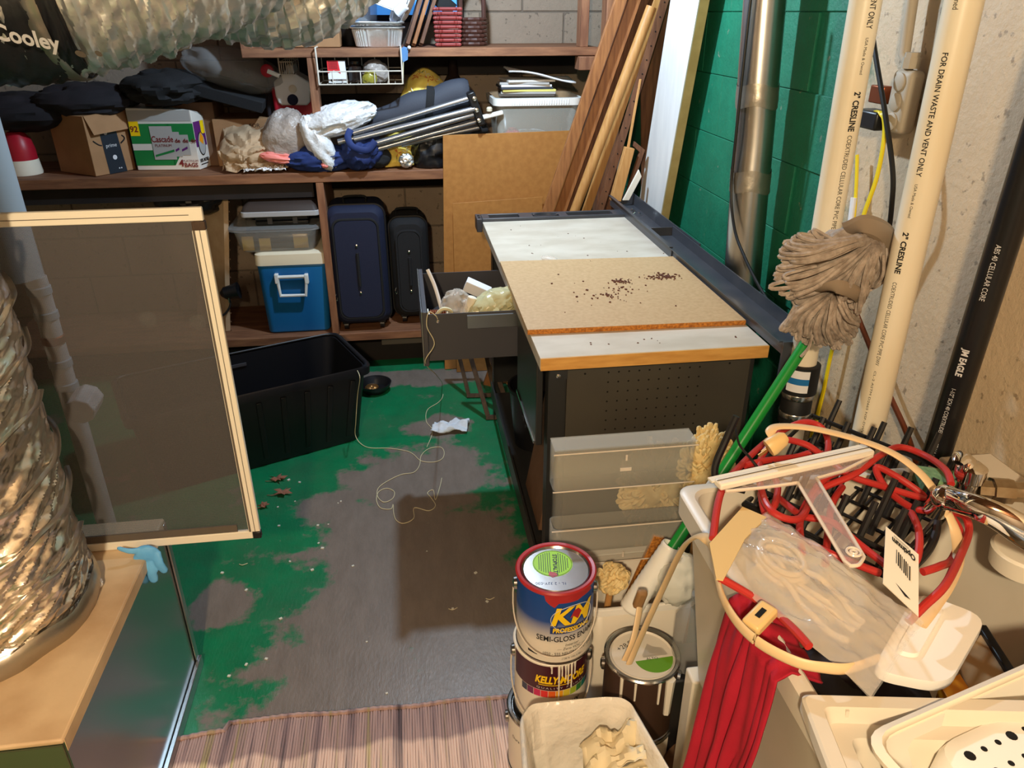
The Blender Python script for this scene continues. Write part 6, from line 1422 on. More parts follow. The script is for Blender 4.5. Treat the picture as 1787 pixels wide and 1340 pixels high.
# ================================================================== TRASH BIN WITH LINER
zr = .345
tb = [(.168, 1.065), (.145, .83), (.43, .81), (.385, 1.058)]; tb = [tb[0], tb[1], tb[2], tb[3]]
t = thing('lined_trash_bin', 'small waste bin lined with a white plastic bag, in front of the cans', 'bin', (.28, .94, .009))
rg = quad_rr(tb, .045, 8)
q = MB(); loft(q, [scale_ring(rg, .72, .0095), scale_ring(rg, .95, zr - .02)], capt=False); q.build('bin_body', 'tub_white', t, solid=.002)
def wr(k, z, am, seed):
    am *= 1.7; out = []
    for j, (x, y, zz) in enumerate(scale_ring(rg, k, z)):
        g = nz((j * .45, z * 12, seed), 1.0, seed); out.append((x + am * g, y + am * nz((j * .5, z * 9, seed + 4), 1, seed), zz + am * .8 * g))
    return out
q = MB(); loft(q, [wr(.965, zr - .16, .006, 1), wr(.985, zr - .11, .006, 1), wr(1.01, zr - .06, .005, 2), wr(1.03, zr - .02, .004, 3), wr(1.035, zr + .004, .003, 3), wr(1.0, zr + .012, .003, 4), wr(.95, zr + .004, .004, 5), wr(.90, zr - .04, .009, 6), wr(.85, zr - .09, .012, 7), wr(.78, zr - .15, .014, 8), wr(.6, zr - .19, .014, 9), wr(.25, zr - .20, .01, 10)], capb=False); q.build('liner_bag', 'liner', t, sub=1)
def pap(c, s_, seed, nm, lb, m='kraft_paper'):
    c = Vector(c)
    def fn(u, v):
        g = Vector((u * 2, v * 2, seed)); return c + Vector(((u - .5) * s_[0], (v - .5) * s_[1], s_[2] * (ridge(g, .9, seed) * .5 + (u - .5) * .8)))
    tag(MB().grid(fn, 14, 14).build(nm, m, solid=.001, smooth=30), lb, 'paper')
mat('paper_cream', (236, 222, 188), .7)
pap((.335, .975, zr - .05), (.11, .09, .07), 3, 'crumpled_paper', 'torn cream paper standing up in the lined trash bin', 'paper_cream')
pap((.33, .91, zr - .07), (.13, .08, .04), 8, 'crumpled_paper', 'flat torn cream paper scrap at the front of the trash bin', 'paper_cream')
q = MB(); blob(q, (.30, .86, zr - .10), (.06, .05, .04), 6, .25, 2); tag(q.build('clear_wrapper', 'clear_film'), 'crinkled clear wrapper at the bottom edge of the trash bin', 'wrapper')
# ================================================================== WHITE BUCKET GROUP BEHIND THE CANS
t = thing('tall_waste_bin', 'tall white waste bin behind the paint cans holding mops', 'bin', (.47, 1.36, 0))
wx0, wx1, wy0, wy1, wz_t = .345, .60, 1.245, 1.44, .41
rg = rrect(wx0, wy0, wx1, wy1, .035)
q = MB(); loft(q, [scale_ring(rg, .80, .003), scale_ring(rg, .82, .01), scale_ring(rg, .98, wz_t - .012)], capt=False); q.build('bin_body', 'tub_white', t, solid=.003)
q = MB(); loft(q, [scale_ring(rg, .98, wz_t - .014), scale_ring(rg, 1.05, wz_t - .016), scale_ring(rg, 1.06, wz_t), scale_ring(rg, 1.0, wz_t + .003)], capb=False, capt=False); q.build('rolled_rim', 'white_plastic', t, solid=.002)
# clear box resting on the bin
cx0, cx1, cy0, cy1, cz0, cz1 = .297, .610, 1.40, 1.445, .44, .730
t = thing('frosted_storage_box', 'frosted clear storage box standing on edge in front of the workbench', 'box', ((cx0 + cx1) / 2, (cy0 + cy1) / 2, cz0))
cz0 = wz_t + .006
def fbx(d, z0, z1, nm, y0=cy0, y1=cy1, m='clear_thick'):
    q = MB(); loft(q, [[(x, y, z0) for x, y in rrect(cx0 - d, y0 - d, cx1 + d, y1 + d, .012)], [(x, y, z1) for x, y in rrect(cx0 - d, y0 - d, cx1 + d, y1 + d, .012)]], capb=False, capt=False); return q.build(nm, m, t, solid=.0025)
fbx(0, cz0 + .02, cz1, 'box_wall', m='frost_wall'); fbx(.006, cz1 - .10, cz1 + .004, 'lid_band', m='frost_band'); fbx(.004, cz0, cz0 + .105, 'base_band', m='frost_band')
q = MB(); q.span((cx0 - .006, cy0 - .006, cz1 + .0045), (cx1 + .006, cy1 + .006, cz1 + .0075)); q.build('lid_plate', 'frost_band', t)
q = MB()
for z in (cz1 - .10, cz0 + .105, cz1 - .002, cz0 + .002): q.tube([(cx0 - .009, cy0 - .0095, z), (cx1 + .009, cy0 - .0095, z)], .0016, 6)
q.build('moulded_lines', 'acrylic_edge', t)
q = MB(); q.box(((cx0 + cx1) / 2, cy0 - .0095, cz1 - .052), (.026, .002, .008)); q.box(((cx0 + cx1) / 2, cy0 - .0095, cz1 - .022), (.004, .002, .014)); q.box(((cx0 + cx1) / 2 + .01, cy0 - .008, cz0 + .02), (.004, .002, .014)); q.build('moulded_mark', 'acrylic_edge', t)
# cream mop heads
def shag(c, r, n, seed, m, name, par, rad=.0042, ln=.05, up=0):
    rr = random.Random(seed); q = MB(); c = Vector(c)
    for k in range(n):
        d = Vector((rr.gauss(0, 1), rr.gauss(0, 1), rr.gauss(0, 1))).normalized(); p = c + Vector((d.x * r[0], d.y * r[1], d.z * r[2])) * .75
        e = c + Vector((d.x * r[0], d.y * r[1], d.z * r[2])) * rr.uniform(.95, 1.15); s_ = d.orthogonal().normalized() * rr.uniform(.006, .012)
        q.tube(spline([p, e, e + s_, p + s_ * 1.2], 3), rad, 5)
    return stuff(q.build(name, m, par))
t = thing('cream_string_mop', 'cream string mop standing upside down beside the frosted box', 'mop', (.66, 1.40, .02))
mc = PY(1232, 808, 1.43); shag(mc, (.058, .04, .085), 230, 3, 'yarn_cream', 'strands', t)
q = MB(); blob(q, mc, (.05, .034, .075), 3, .2, 2); q.build('yarn_core', 'yarn_cream', t)
q = MB(); q.cyl((mc.x, mc.y, mc.z - .05), (mc.x + .01, mc.y + .02, .004), .011, n=12); q.build('handle', 'pine', t)
t = thing('cream_dust_mop', 'fluffy cream dust mop seen through the frosted box', 'mop', (.50, 1.53, .3))
mc = Vector((.575, 1.525, .54)); shag(mc, (.085, .035, .115), 200, 5, 'yarn_cream', 'strands', t, .0052)
q = MB(); blob(q, mc, (.075, .03, .10), 5, .2, 2); q.build('fluff_core', 'yarn_cream', t)
q = MB(); q.cyl((.565, 1.535, .48), (.53, 1.56, .01), .011, n=12); q.build('handle', 'pine', t)
t = thing('lambswool_duster', 'cream wool duster on a wooden stick in the tall waste bin', 'duster', (.39, 1.32, .1))
mc = PY(1068, 1008, 1.31); shag(mc, (.036, .03, .03), 110, 8, 'yarn_cream', 'wool', t, .004)
q = MB(); blob(q, mc, (.03, .025, .025), 8, .2, 2); q.build('wool_core', 'yarn_cream', t)
q = MB(); q.cyl(mc + Vector((-.005, -.01, -.02)), mc + Vector((-.02, -.01, -.22)), .008, n=12); q.build('stick', 'pine', t)
q = MB(); q.bar(PY(1150, 935, 1.40), PY(1085, 1075, 1.40) , .03, .012, (0, 1, 0)); tag(q.build('orange_brown_board', 'particle_edge', bevel=.002), 'orange-brown stick of wood leaning in the tall waste bin', 'board')
# white sleeve holding the mop handle + grey cloth
t = thing('white_handle_sleeve', 'white ribbed tube sleeve around the lower end of the green handle', 'tube', (.46, 1.25, .4))
a = PY(1172, 950, 1.262); b2_ = PY(1100, 1062, 1.25)
q = MB(); n = 26; q.tube([a.lerp(b2_, k / n) for k in range(n + 1)], [.019 + .0012 * (k % 2) + .006 * k / n for k in range(n + 1)], 18, caps=False); q.build('ribbed_tube', 'white_plastic', t, solid=.002)
q = MB(); blob(q, PY(1182, 1010, 1.245), (.05, .04, .065), 9, .2, 2, nu=40, nv=30); tag(q.build('grey_rag', 'tub_grey'), 'pale grey rag stuffed in the tall waste bin under the sink corner', 'rag')
q = MB(); q.lathe([(0, 0), (.04, 0), (.045, .03), (.045, .12), (.03, .15), (.018, .16), (.018, .19), (0, .19)], PY(1215, 1095, 1.14) - Vector((0, 0, .10)), 20); tag(q.build('dusty_bottle', 'clear_grey'), 'dusty grey bottle standing under the sink corner', 'bottle')
p_ = PY(1215, 1095, 1.14) - Vector((0, 0, .101)); tag(MB().span((p_.x - .08, p_.y - .045, .003), (p_.x + .09, p_.y + .06, p_.z)).build('black_crate', 'black_plastic', bevel=.006), 'black crate under the dusty bottle beside the sink leg', 'crate')
q = MB(); blob(q, PZ(1205, 1325, .10), (.06, .06, .05), 12, .1, 1.6, floor=.0); tag(q.build('brown_sack', 'cardboard_dark'), 'small brown sack on the floor under the red cloth', 'sack')
# ================================================================== LEFT SIDE: PLENUM, FOIL DUCTS, SCREEN
PXr, PYf, PZt = -.635, 1.612, .492
t = thing('metal_plenum', 'galvanised sheet metal plenum box under the vertical foil duct', 'duct box', (-.95, 1.3, 0))
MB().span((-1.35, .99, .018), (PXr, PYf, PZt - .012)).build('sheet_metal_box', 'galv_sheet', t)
MB().span((PXr + .0005, .99, .0), (PXr + .012, PYf + .01, .034)).build('bottom_flange', 'galv', t, bevel=.002)
MB().span((PXr + .0005, PYf - .014, .035), (PXr + .006, PYf + .006, PZt - .012)).build('corner_seam', 'galv', t, bevel=.002)
MB().span((-1.34, .986, .02), (PXr - .004, .9895, PZt - .02)).build('front_sheet', 'sheet_green_reflection', t)  # greenish reflection on the metal near face, put in as an olive tint
q = MB(); q.span((-1.36, .982, PZt - .0115), (PXr + .003, PYf + .004, PZt)); q.build('wood_top', 'wood_top', t, bevel=.004)
q = MB(); q.span((PXr + .0032, .985, PZt - .03), (PXr + .0045, PYf, PZt - .002)); q.build('edge_strip', 'wood_top', t)
# vertical foil duct: crinkled sleeve
fcx, fcy, frr = -.913, 1.318, .212
def foil_sleeve(axis_pts, rad, nu, nv, seed, pitch, ringamp, cramp, fk=7.0, streak=0.0):
    P = spline(axis_pts, 12); n = len(P) - 1
    def fn(u, v):
        k = min(int(v * n), n - 1); w_ = v * n - k; p = P[k].lerp(P[k + 1], w_); tg = (P[min(k + 2, n)] - P[max(k - 1, 0)]).normalized()
        ref = Vector((0, 1, 0)) if abs(tg.y) < .8 else Vector((1, 0, 0))
        a = (ref - tg * ref.dot(tg)).normalized(); b = tg.cross(a); th = 2 * math.pi * u
        d = a * math.cos(th) + b * math.sin(th); s_ = v * sum((P[i + 1] - P[i]).length for i in range(n))
        g = Vector((math.cos(th) * rad * fk, math.sin(th) * rad * fk, s_ * fk * 1.0))
        sp = math.sin(2 * math.pi * (s_ / pitch + u * 2 + .35 * nz(g, .7, seed)))
        r_ = rad + ringamp * (abs(sp) ** .6 * math.copysign(1, sp)) + cramp * ridge(g, 1.0, seed) + cramp * .8 * ridge(Vector((g.x * 1.0, g.y * 1.0, g.z * 3 + th * 2)), 1.2, seed + 9)
        if streak:
            ar = th * rad; al = ar * .78 + s_ * .62; ac = -ar * .62 + s_ * .78
            r_ += streak * ridge(Vector((al * 4.5, ac * 22, seed)), 1.0, seed + 2)
        return p + d * r_
    return MB().grid(fn, nu, nv, cu=True)
t = thing('vertical_foil_duct', 'fat crinkled foil duct rising from the metal plenum at the left', 'duct', (fcx, fcy, PZt))
foil_sleeve([(fcx, fcy, PZt + .002), (fcx, fcy, 1.0), (fcx, fcy, 1.6), (fcx - .03, fcy, 2.4)], frr - .006, 260, 460, 3, .07, .0012, .0028, 8.0, .0085).build('foil_sleeve', 'foil', t, smooth=24)
q = MB()
for k in range(9):
    z0 = .56 + k * .1; pts = []
    for j in range(16):
        a_ = R(-150 + 11 * j + 17 * (k % 3)); rr = frr + .011
        pts.append((fcx + rr * math.cos(a_), fcy + rr * math.sin(a_), z0 + .007 * j + .004 * math.sin(j * 1.9 + k)))
    q.tube(spline(pts, 3), .0042, 6, ell=(.5, 1.5, (0, 0, 1)))
q.build('spiral_creases', 'foil', t)
q = MB(); q.tube([Vector((fcx + (frr + .006) * math.cos(2 * math.pi * j / 64), fcy + (frr + .006) * math.sin(2 * math.pi * j / 64), PZt + .02 + .006 * math.sin(j * .9))) for j in range(64)], .016, 8, closed=True, ell=(1.6, .5, (0, 0, 1))); q.build('bottom_tape', 'foil_tape', t)
q = MB(); p = PZ(168, 1018, PZt + .01); blob(q, p, (.012, .012, .012), 3, .3, 3); tag(q.build('plastic_crumple', 'film_white'), 'tiny white plastic crumple stuck at the foot of the foil duct', 'scrap')
# ---- overhead ducts
t = thing('wrapped_overhead_duct', 'overhead flexible duct with black lettered wrap and foil end', 'duct', (-.9, 1.85, 1.45))
aP = [(-1.9, 1.80, 1.66), (-1.1, 1.80, 1.645), (-.75, 1.82, 1.655), (-.52, 1.88, 1.70), (-.30, 2.0, 1.80), (-.1, 2.15, 1.95)]
foil_sleeve(aP, .178, 180, 300, 11, .05, .003, .009, 6).build('foil_sleeve', 'foil_cool', t, smooth=24)
bP = [(-1.92, 1.80, 1.66), (-1.1, 1.80, 1.647), (-.80, 1.815, 1.655), (-.66, 1.84, 1.672)]
foil_sleeve(bP, .193, 120, 160, 15, .5, .0, .006, 4).build('black_wrap', 'black_wrap', t, smooth=60)
Pn = [PY(-55, 92 - 22, 1.60), PY(140, 88 + 20, 1.60)]
c0 = PY(40, 74, 1.61); ux = (PY(120, 92, 1.61) - PY(0, 66, 1.61)); 
def wrapfr(u, v, e=0):
    p = c0 + ux.normalized() * u; ctr = Vector((0, 1.805, 1.648)); a_ = math.atan2(c0.z - ctr.z, c0.y - ctr.y) - v / .193 + (ux.normalized().z * u) * 0
    dz = ux.normalized().z * u; a2 = a_ - dz / .193
    return Vector((p.x, ctr.y + (.2015 + e) * math.cos(a2), ctr.z + (.2015 + e) * math.sin(a2)))
q = MB(); text(q, wrapfr, 'Heating & Cooley', -.075, 0, .042, bold=.0012, eps=.0016, mx=.01, shear=.15, sx=.85); q.build('lettering', 'print_white', t)
q = MB(); ddisc(q, wrapfr, .085, -.012, .009, .007, eps=.002); ddisc(q, wrapfr, .118, -.004, .006, .006, eps=.002); q.build('logo_mark', 'print_grey', t)
q = MB(); pth = [(-.66, 1.84 + .2 * math.cos(a_), 1.672 + .2 * math.sin(a_)) for a_ in [2 * math.pi * j / 40 for j in range(40)]]; q.tube(pth, .010, 8, closed=True, ell=(1.6, .5, (1, 0, 0))); q.build('strap_seam', 'foil_tape', t)
t = thing('crumpled_foil_duct', 'second crumpled foil duct drooping over the top shelf end', 'duct', (-.3, 2.2, 1.5))
cP = [(-.62, 2.25, 1.82), (-.42, 2.2, 1.72), (-.27, 2.2, 1.70), (-.12, 2.25, 1.80), (.02, 2.3, 1.98)]
foil_sleeve(cP, .17, 200, 300, 21, .035, .004, .012, 6).build('foil_sleeve', 'foil_cool', t, smooth=24)
q = MB(); q.prism([PY(x, y, 2.1) for x, y in ((300, 60), (345, 40), (330, 85), (285, 95))], (0, .02, .0)); q.build('tape_patch', 'foil_tape', t)
# ---- grey standpipe behind the screen
gx, gy = -1.07, 2.2
ctr = PY(22, 480, gy); pr = PY(76, 480, gy); gr_ = (pr.x - ctr.x) * .95
t = thing('grey_standpipe', 'grey standpipe with taped lower joints seen through the window screen', 'pipe', (ctr.x, gy, 0))
zj = PY(50, 483, gy).z
q = MB(); q.cyl((ctr.x, gy, zj), (ctr.x, gy, 2.4), gr_, n=28); q.build('upper_sleeve', 'gray_pipe', t)
cl = PY(84, 560, gy); r2 = .028
q = MB(); q.cyl((cl.x, gy, .0), (cl.x, gy, zj - .001), r2, n=24); q.build('lower_pipe', 'pipe_tape', t)
for k in range(5):
    z = zj - .05 - k * .075; q = MB(); q.tube([(cl.x, gy, z - .003), (cl.x, gy, z), (cl.x, gy, z + .02), (cl.x, gy, z + .023)], [r2, r2 + .004, r2 + .004, r2], 24); q.build('tape_band', 'copper' if k == 2 else 'gray_pipe', t)
pc_ = PY(152, 695, gy - .05); q = MB(); q.cyl((pc_.x, gy - .12, pc_.z - .01), (pc_.x, gy - .03, pc_.z), .042, n=8); q.build('octagonal_cleanout', 'pipe_tape', t, bevel=.004)
# ---- window screen
sy = 1.50
TL, TR, BR, BL = PY(-60, 366, sy), PY(345, 362, sy), PY(462, 942, sy), PY(60, 951, sy)
zb = PZt + .0015; zt = TR.z; xr = (TR.x + BR.x) / 2; xl = -.86; fw = .026
t = thing('window_screen', 'dark mesh window screen in a cream frame standing on the plenum', 'screen', ((xl + xr) / 2, sy, zb))
def rail(a, b): 
    q = MB(); q.span(a, b); return q.build('frame_rail', 'cream_frame', t, bevel=.002)
rail((xl, sy, zt - fw), (xr - .001, sy + .012, zt)); rail((xl, sy, zb), (xr - .018, sy + .012, zb + fw * .8)); rail((xr - fw, sy, zb + .018), (xr, sy + .012, zt - fw - .018)); rail((xl, sy, zb + fw), (xl + fw, sy + .012, zt - fw - .001))
q = MB(); q.span((xr - fw + .002, sy - .0008, zb + .02), (xr - fw + .006, sy - .0001, zt - fw)); q.span((xl + fw, sy - .0008, zt - fw * .55), (xr - fw, sy - .0001, zt - fw * .5)); q.span((xr - fw * .45, sy - .0008, zb + .02), (xr - fw * .40, sy - .0001, zt - fw)); q.build('frame_groove', 'print_grey', t)
MB().span((xr - .024, sy - .002, zt - fw - .0175), (xr + .001, sy + .013, zt - fw - .0005)).build('corner_bracket', 'wood_dark_frame', t, bevel=.002)
MB().span((xr - .0175, sy - .002, zb), (xr + .001, sy + .013, zb + .0175)).build('corner_bracket', 'black_plastic', t, bevel=.002)
MB().span((xl + fw, sy + .001, zb + fw * .85), (xr - .05, sy + .005, zb + fw * 1.55)).build('bottom_slat', 'print_grey', t)
# mesh: fine weave
m = bpy.data.materials.new('screen_weave'); m.use_nodes = True; nt = m.node_tree; N = nt.nodes; L = nt.links
bs = N['Principled BSDF']; bs.inputs['Base Color'].default_value = lin((84, 82, 86)); bs.inputs['Roughness'].default_value = .6
tr = N.new('ShaderNodeBsdfTransparent'); mx = N.new('ShaderNodeMixShader'); out = N['Material Output']
tc = N.new('ShaderNodeTexCoord'); wv = N.new('ShaderNodeTexWave'); wv.inputs['Scale'].default_value = 130; wv.bands_direction = 'X'; wz_ = N.new('ShaderNodeTexWave'); wz_.inputs['Scale'].default_value = 130; wz_.bands_direction = 'Z'
L.new(tc.outputs['Object'], wv.inputs['Vector']); L.new(tc.outputs['Object'], wz_.inputs['Vector'])
mm = N.new('ShaderNodeMath'); mm.operation = 'MAXIMUM'; L.new(wv.outputs['Fac'], mm.inputs[0]); L.new(wz_.outputs['Fac'], mm.inputs[1])
mr = N.new('ShaderNodeMapRange'); mr.inputs['To Min'].default_value = .35; mr.inputs['To Max'].default_value = .88; L.new(mm.outputs[0], mr.inputs['Value'])
L.new(mr.outputs[0], mx.inputs[0]); L.new(tr.outputs[0], mx.inputs[1]); L.new(bs.outputs[0], mx.inputs[2]); L.new(mx.outputs[0], out.inputs['Surface'])
q = MB(); q.grid(lambda u, v: Vector((xl + fw * .8 + (xr - xl - 1.6 * fw) * u, sy + .007 + .002 * nz((u * 3, v * 3, 1)), zb + fw * .7 + (zt - zb - 1.5 * fw) * v)), 20, 20); stuff(q.build('mesh_weave', m, t))
# ---- blue glove on the plenum edge
gp = PZ(258, 962, PZt + .012); t = thing('blue_glove', 'blue disposable glove hanging limp over the plenum edge', 'glove', gp)
q = MB(); g0 = PX(262, 958, PXr + .02)
c_ = PY(256, 966, 1.468)
blob(q, c_, (.027, .011, .022), 3, .10, 2, nu=28, nv=18)
def fing(px0, py0, px1, py1, r0, r1, bend=.006):
    a, b_ = PY(px0, py0, 1.468), PY(px1, py1, 1.462); m_ = (a + b_) / 2 + Vector((0, -bend, 0)); P = spline([a, m_, b_], 6); n = len(P)
    q.tube(P, [r0 + (r1 - r0) * k / (n - 1) for k in range(n)], 10, ell=(.6, 1.1, (0, 1, 0))); blob(q, b_, (r1 * 1.05, r1 * .6, r1 * 1.1), 1, 0.02, 1, nu=10, nv=8)
fing(242, 970, 240, 1004, .0105, .0085); fing(262, 974, 268, 1010, .013, .010); fing(252, 976, 255, 998, .011, .009); fing(272, 964, 286, 994, .0105, .009); fing(248, 960, 208, 957, .009, .005)
q.build('glove_skin', 'glove_blue', t, remesh=.0028, sub=0)
# ================================================================== FLOOR THINGS
# ---- black tote
bFL, bFR = PZ(282, 863, 0), PZ(632, 766, 0); dvec = (bFR - bFL); dn = dvec.normalized(); bn = Vector((-dn.y, dn.x, 0)); dpth = .36; hh = .33
base = [bFL, bFR, bFR + bn * dpth, bFL + bn * dpth]
t = thing('black_tote', 'large open black plastic tote on the green floor before the shelves', 'tote', ((bFL + bFR) / 2 + bn * dpth / 2))
ce_ = sum(base, Vector()) / 4
def brn(k, z, rad=.05): return [(x, y, z) for x, y in quad_rr([((p - ce_) * k + ce_)[:2] for p in base], rad)]
q = MB(); loft(q, [brn(.985, .002), brn(1.0, .01), brn(1.11, hh - .03), brn(1.115, hh - .005), brn(1.10, hh - .005), brn(.99, .014)], capt=True); q.build('tub', 'black_tote', t)
q = MB(); loft(q, [brn(1.118, hh - .032), brn(1.16, hh - .03), brn(1.165, hh), brn(1.15, hh + .006), brn(1.115, hh + .002)], capb=False, capt=False); q.build('rim', 'black_tote', t, solid=.002)
for k in range(9):
    f_ = (k + .7) / 9.4; a = bFL.lerp(bFR, f_); b_ = ((a - ce_) * 1.115 + ce_) + Vector((0, 0, hh - .045)); a = ((a - ce_) * 1.005 + ce_) + Vector((0, 0, .03))
    q = MB(); q.bar(a, b_, .022, .008, -bn); q.build('wall_rib', 'black_tote', t, bevel=.003)
p = (base[2] + base[3]) / 2 - bn * -.0; p = ((p - ce_) * 1.09 + ce_); p.z = hh - .05
q = MB(); q.bar(p - dn * .05 - bn * .004, p + dn * .05 - bn * .004, .012, .006, bn); q.build('handle_slot', 'bench_grey', t)
# dark dish
c = PZ(655, 682, 0); t = thing('dark_dish', 'dark green dish half hidden beside the black tote', 'dish', c)
q = MB(); q.lathe([(0, .001), (.05, .001), (.072, .03), (.078, .045), (.072, .045), (.05, .012), (0, .010)], c, 28); q.build('bowl', 'black_plastic', t)
q = MB(); blob(q, c + Vector((-.015, 0, .02)), (.03, .03, .012), 4, .2, 2); q.build('brass_contents', 'brass', t)
# crumpled tissue
c = PZ(786, 745, .012)
def tis(u, v):
    g = Vector((u * 2.4, v * 2.4, 1)); a_ = (u - .5) * .16; b_ = (v - .5) * .09
    return Vector((c.x + a_ * .95 + .02 * (v - .5), c.y + b_ + .012 * nz(g, 1.8, 2), .008 + .03 * abs(nz(g, 1.0, 5)) + .012 * max(0, ridge(g, .8, 7))))
tag(MB().grid(tis, 30, 22).build('crumpled_tissue', 'tissue', solid=.0012, smooth=30), 'crumpled white paper towel on the floor beside the workbench', 'tissue')
# leaves
for k, (px, py, s_, lb) in enumerate(((486, 838, .030, 'dry curled leaf on the floor, the farther of two'), (493, 862, .034, 'dry curled leaf on the floor, the nearer of two'), (461, 885, .02, 'small dry leaf scrap at the corner of the window screen'))):
    c = PZ(px, py, 0); q = MB(); n = 16; pts = []
    for j in range(n):
        a_ = 2 * math.pi * j / n; rr = s_ * (.55 + .45 * (j % 2)) * (1 + .3 * math.sin(j * 2.1 + k)); pts.append(Vector((c.x + rr * math.cos(a_), c.y + rr * .8 * math.sin(a_), .003 + .014 * abs(math.sin(a_ * 1.5 + k)))))
    q.add([Vector((c.x, c.y, .004))] + pts, [(0, 1 + j, 1 + (j + 1) % n) for j in range(n)]); t = thing('dry_leaf', lb, 'leaf', c); q.build('blade', 'leaf', t, solid=.0006)
    q = MB(); q.tube(spline([c + Vector((0, 0, .004)), c + Vector((-s_ * .9, -.01, .006)), c + Vector((-s_ * 1.6, -.004, .003))], 4), .0012, 5); q.build('stalk', 'leaf', t)
# debris
sp = [PZ(x, y, 0) for x, y in ((504, 838), (523, 842), (515, 875), (590, 878), (595, 875), (485, 885), (487, 918), (555, 917), (573, 915), (556, 948), (563, 957), (616, 988), (506, 980), (430, 1030), (490, 1080), (545, 995), (400, 1180), (675, 1210), (745, 962), (830, 1000), (850, 1050), (790, 1062), (465, 1150), (430, 1160), (640, 1120), (388, 1000))]
q = MB()
for p in sp:
    s_ = rnd.uniform(.003, .008); q.box((p.x, p.y, s_ * .25), (s_, s_ * 1.3, s_ * .5), (0, 0, rnd.uniform(0, 3)))
o = q.build('floor_specks', 'speck', smooth=0); tag(o, 'pale specks and crumbs littering the painted floor', 'debris'); stuff(o)
for k, (px, py) in enumerate(((855, 1046), (790, 1064), (522, 1255), (424, 986))):
    c = PZ(px, py, 0); q = MB(); a_ = k * 1.3; q.tube(spline([c + Vector((-.012, .004, .002)), c + Vector((0, -.004, .004)), c + Vector((.014, .005, .002))], 5), .0012, 5); tag(q.build('thread_scrap', 'string'), ('curved thread scrap on the floor near the paint cans', 'thread scrap on the floor left of the one near the cans', 'pale thread lying on the rag rug edge', 'thread scrap below the window screen corner')[k], 'thread')
# string from the drawer
def fl_(px, py, z=.0025): return PZ(px, py, z)
q = MB(); q.tube(spline([(.072, 2.062, .80), Vector((.066, 2.053, .815)), PY(748, 545, 2.05), PY(745, 570, 2.05), PY(758, 600, 2.05), PY(742, 632, 2.05), PY(762, 655, 2.3), fl_(772, 670), fl_(773, 690), fl_(765, 702), fl_(746, 715), fl_(744, 735), fl_(755, 752), fl_(745, 780)], 8), .0014, 6); tag(q.build('drawer_string', 'string'), 'pale string hanging from the open drawer down to the floor', 'string')
q = MB(); bR = PZ(627, 650, hh + .014)
pts = [bR + bn * .02, PZ(628, 660, hh + .012), PZ(624, 690, .22), PZ(621, 735, .1), PZ(621, 762, .02), fl_(640, 780), fl_(680, 782), fl_(710, 787), fl_(722, 793), fl_(735, 804), fl_(757, 806), fl_(772, 800), fl_(775, 788), fl_(768, 780), fl_(748, 783), fl_(735, 795), fl_(732, 812), fl_(722, 824), fl_(700, 828), fl_(675, 840), fl_(660, 852), fl_(659, 866), fl_(670, 876), fl_(685, 870), fl_(688, 858), fl_(675, 852), fl_(661, 858), fl_(657, 872), fl_(664, 886), fl_(682, 888), fl_(686, 880), fl_(687, 895), fl_(692, 908), fl_(705, 913), fl_(722, 904), fl_(723, 886), fl_(748, 891), fl_(760, 882), fl_(752, 868), fl_(746, 860), fl_(756, 855), fl_(760, 872), fl_(768, 848), fl_(771, 834)]
q.tube(spline(pts, 6), .0014, 6); tag(q.build('floor_string', 'string'), 'long pale string tangled from the black tote across the floor', 'string')
# ---- rag rug
rx0, rx1, ry0 = PZ(318, 1277, 0).x, .62, .30
t = thing('rag_rug', 'striped rag rug in pinkish browns and greys on the floor', 'rug', ((rx0 + rx1) / 2, .85, 0))
m = bpy.data.materials.new('rag_weave'); m.use_nodes = True; nt = m.node_tree; N = nt.nodes; L = nt.links; b = N['Principled BSDF']; b.inputs['Roughness'].default_value = .95
g = N.new('ShaderNodeNewGeometry')
def mpn(st, sc, det=2):
    mp = N.new('ShaderNodeMapping'); mp.inputs['Scale'].default_value = st; L.new(g.outputs['Position'], mp.inputs[0]); n = N.new('ShaderNodeTexNoise'); n.inputs['Scale'].default_value = sc; n.inputs['Detail'].default_value = det; L.new(mp.outputs[0], n.inputs['Vector']); return n.outputs['Fac']
cr = N.new('ShaderNodeValToRGB'); L.new(mpn((26, .8, 0), 1.0, 4), cr.inputs[0])
e = cr.color_ramp.elements; e[0].position = .33; e[0].color = lin((120, 108, 110)); e[1].position = .70; e[1].color = lin((240, 212, 196))
for ps, cc in ((.42, (196, 172, 166)), (.50, (238, 210, 196)), (.56, (216, 190, 178)), (.62, (206, 194, 140))): x = e.new(ps); x.color = lin(cc)
sx = N.new('ShaderNodeSeparateXYZ'); L.new(g.outputs['Position'], sx.inputs[0])
bd = N.new('ShaderNodeMath'); bd.operation = 'MULTIPLY_ADD'; L.new(mpn((9, 1, 0), 1), bd.inputs[0]); bd.inputs[1].default_value = .10; L.new(sx.outputs['Y'], bd.inputs[2])
mr = N.new('ShaderNodeMapRange'); mr.inputs['From Min'].default_value = 1.335; mr.inputs['From Max'].default_value = 1.35; L.new(bd.outputs[0], mr.inputs['Value'])
mxn = N.new('ShaderNodeMix'); mxn.data_type = 'RGBA'; mxn.blend_type = 'MULTIPLY'; mxn.inputs[7].default_value = lin((196, 190, 200)); L.new(mr.outputs[0], mxn.inputs['Factor']); L.new(cr.outputs[0], mxn.inputs[6]); L.new(mxn.outputs[2], b.inputs['Base Color'])
def rug_edge(x):
    f_ = (x - rx0) / (rx1 - rx0); return 1.392 + .006 * math.sin(x * 9) + .002 * math.sin(x * 31) - (.022 if x < PZ(395, 1265, 0).x else 0) + .012 * math.sin(f_ * 6)
q = MB(); n = 190
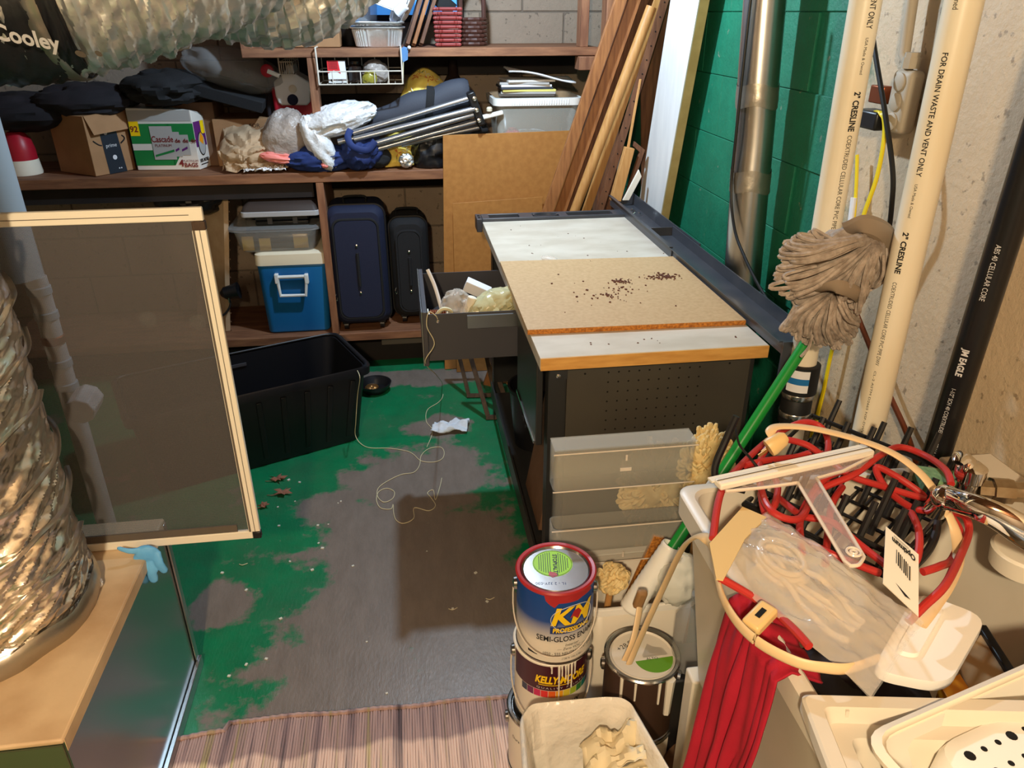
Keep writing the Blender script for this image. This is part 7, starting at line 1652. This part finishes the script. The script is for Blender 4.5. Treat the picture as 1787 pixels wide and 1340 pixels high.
for k in range(n):
    x = rx0 + (rx1 - rx0) * (k + .5) / n; wd = (rx1 - rx0) / n; yE = rug_edge(x)
    prof = [(-.5, .0028), (-.40, .0055), (0, .0068), (.40, .0055), (.5, .0028)]
    V = []; Fc = []
    ny = 14
    for j in range(ny + 1):
        y = ry0 + (yE - ry0) * j / ny; s_ = .0012 * math.sin(j * 2.3 + k * 1.7); zz = 1 + .15 * math.sin(j * 3.1 + k)
        for (a_, z) in prof: V.append((x + a_ * wd + s_ * 0.5, y, z * zz if z > .001 else z))
    for j in range(ny):
        for i in range(4): Fc.append((j * 5 + i, j * 5 + i + 1, (j + 1) * 5 + i + 1, (j + 1) * 5 + i))
    q.add(V, Fc)
stuff(q.build('rag_strips', m, t))
q = MB(); q.tube([(rx0 + (rx1 - rx0) * k / 120, rug_edge(rx0 + (rx1 - rx0) * k / 120) + .002, .006 + .0025 * (k % 2)) for k in range(121)], .006, 6); q.build('bound_hem', m, t)

for px, py in ((258, 557), (345, 562)):
    p = PY(px, py, sy + .024); q = MB(); q.lathe([(.017, 0), (.016, .003), (.007, .006), (.006, .012), (0, .013)], p, 20, Matrix.Rotation(R(90), 3, 'X')); q.build('suction_cup', 'cup_film', bpy.data.objects['window_screen'])
# ---- shared groups for look-alikes
GROUPS = {'plank': 'planks leaning behind the workbench', 'paint_can': 'paint cans beside the waste bin', 'suitcase': 'suitcases on the lower shelf', 'foil_pan': 'aluminium pans on the top shelf', 'hanging_wire_rack': 'wire racks under the top shelf', 'wood_offcut': 'offcuts at the far bench corner', 'dry_leaf': 'dry leaves on the floor', 'thread_scrap': 'thread scraps on the floor', 'crumpled_paper': 'paper in the trash bin', 'yellow_cable': 'yellow cables on the right wall', 'black_cable': 'black cables on the right wall', 'dark_bag': 'dark bags crammed on the middle shelf', 'hardboard_sheet': 'hardboard sheets by the shelves', 'cardboard_box': 'cardboard boxes on the shelves'}
for o in list(COL.objects):
    k = o.name.split('.')[0]
    if o.parent is None and k in GROUPS and 'label' in o: o['group'] = GROUPS[k]
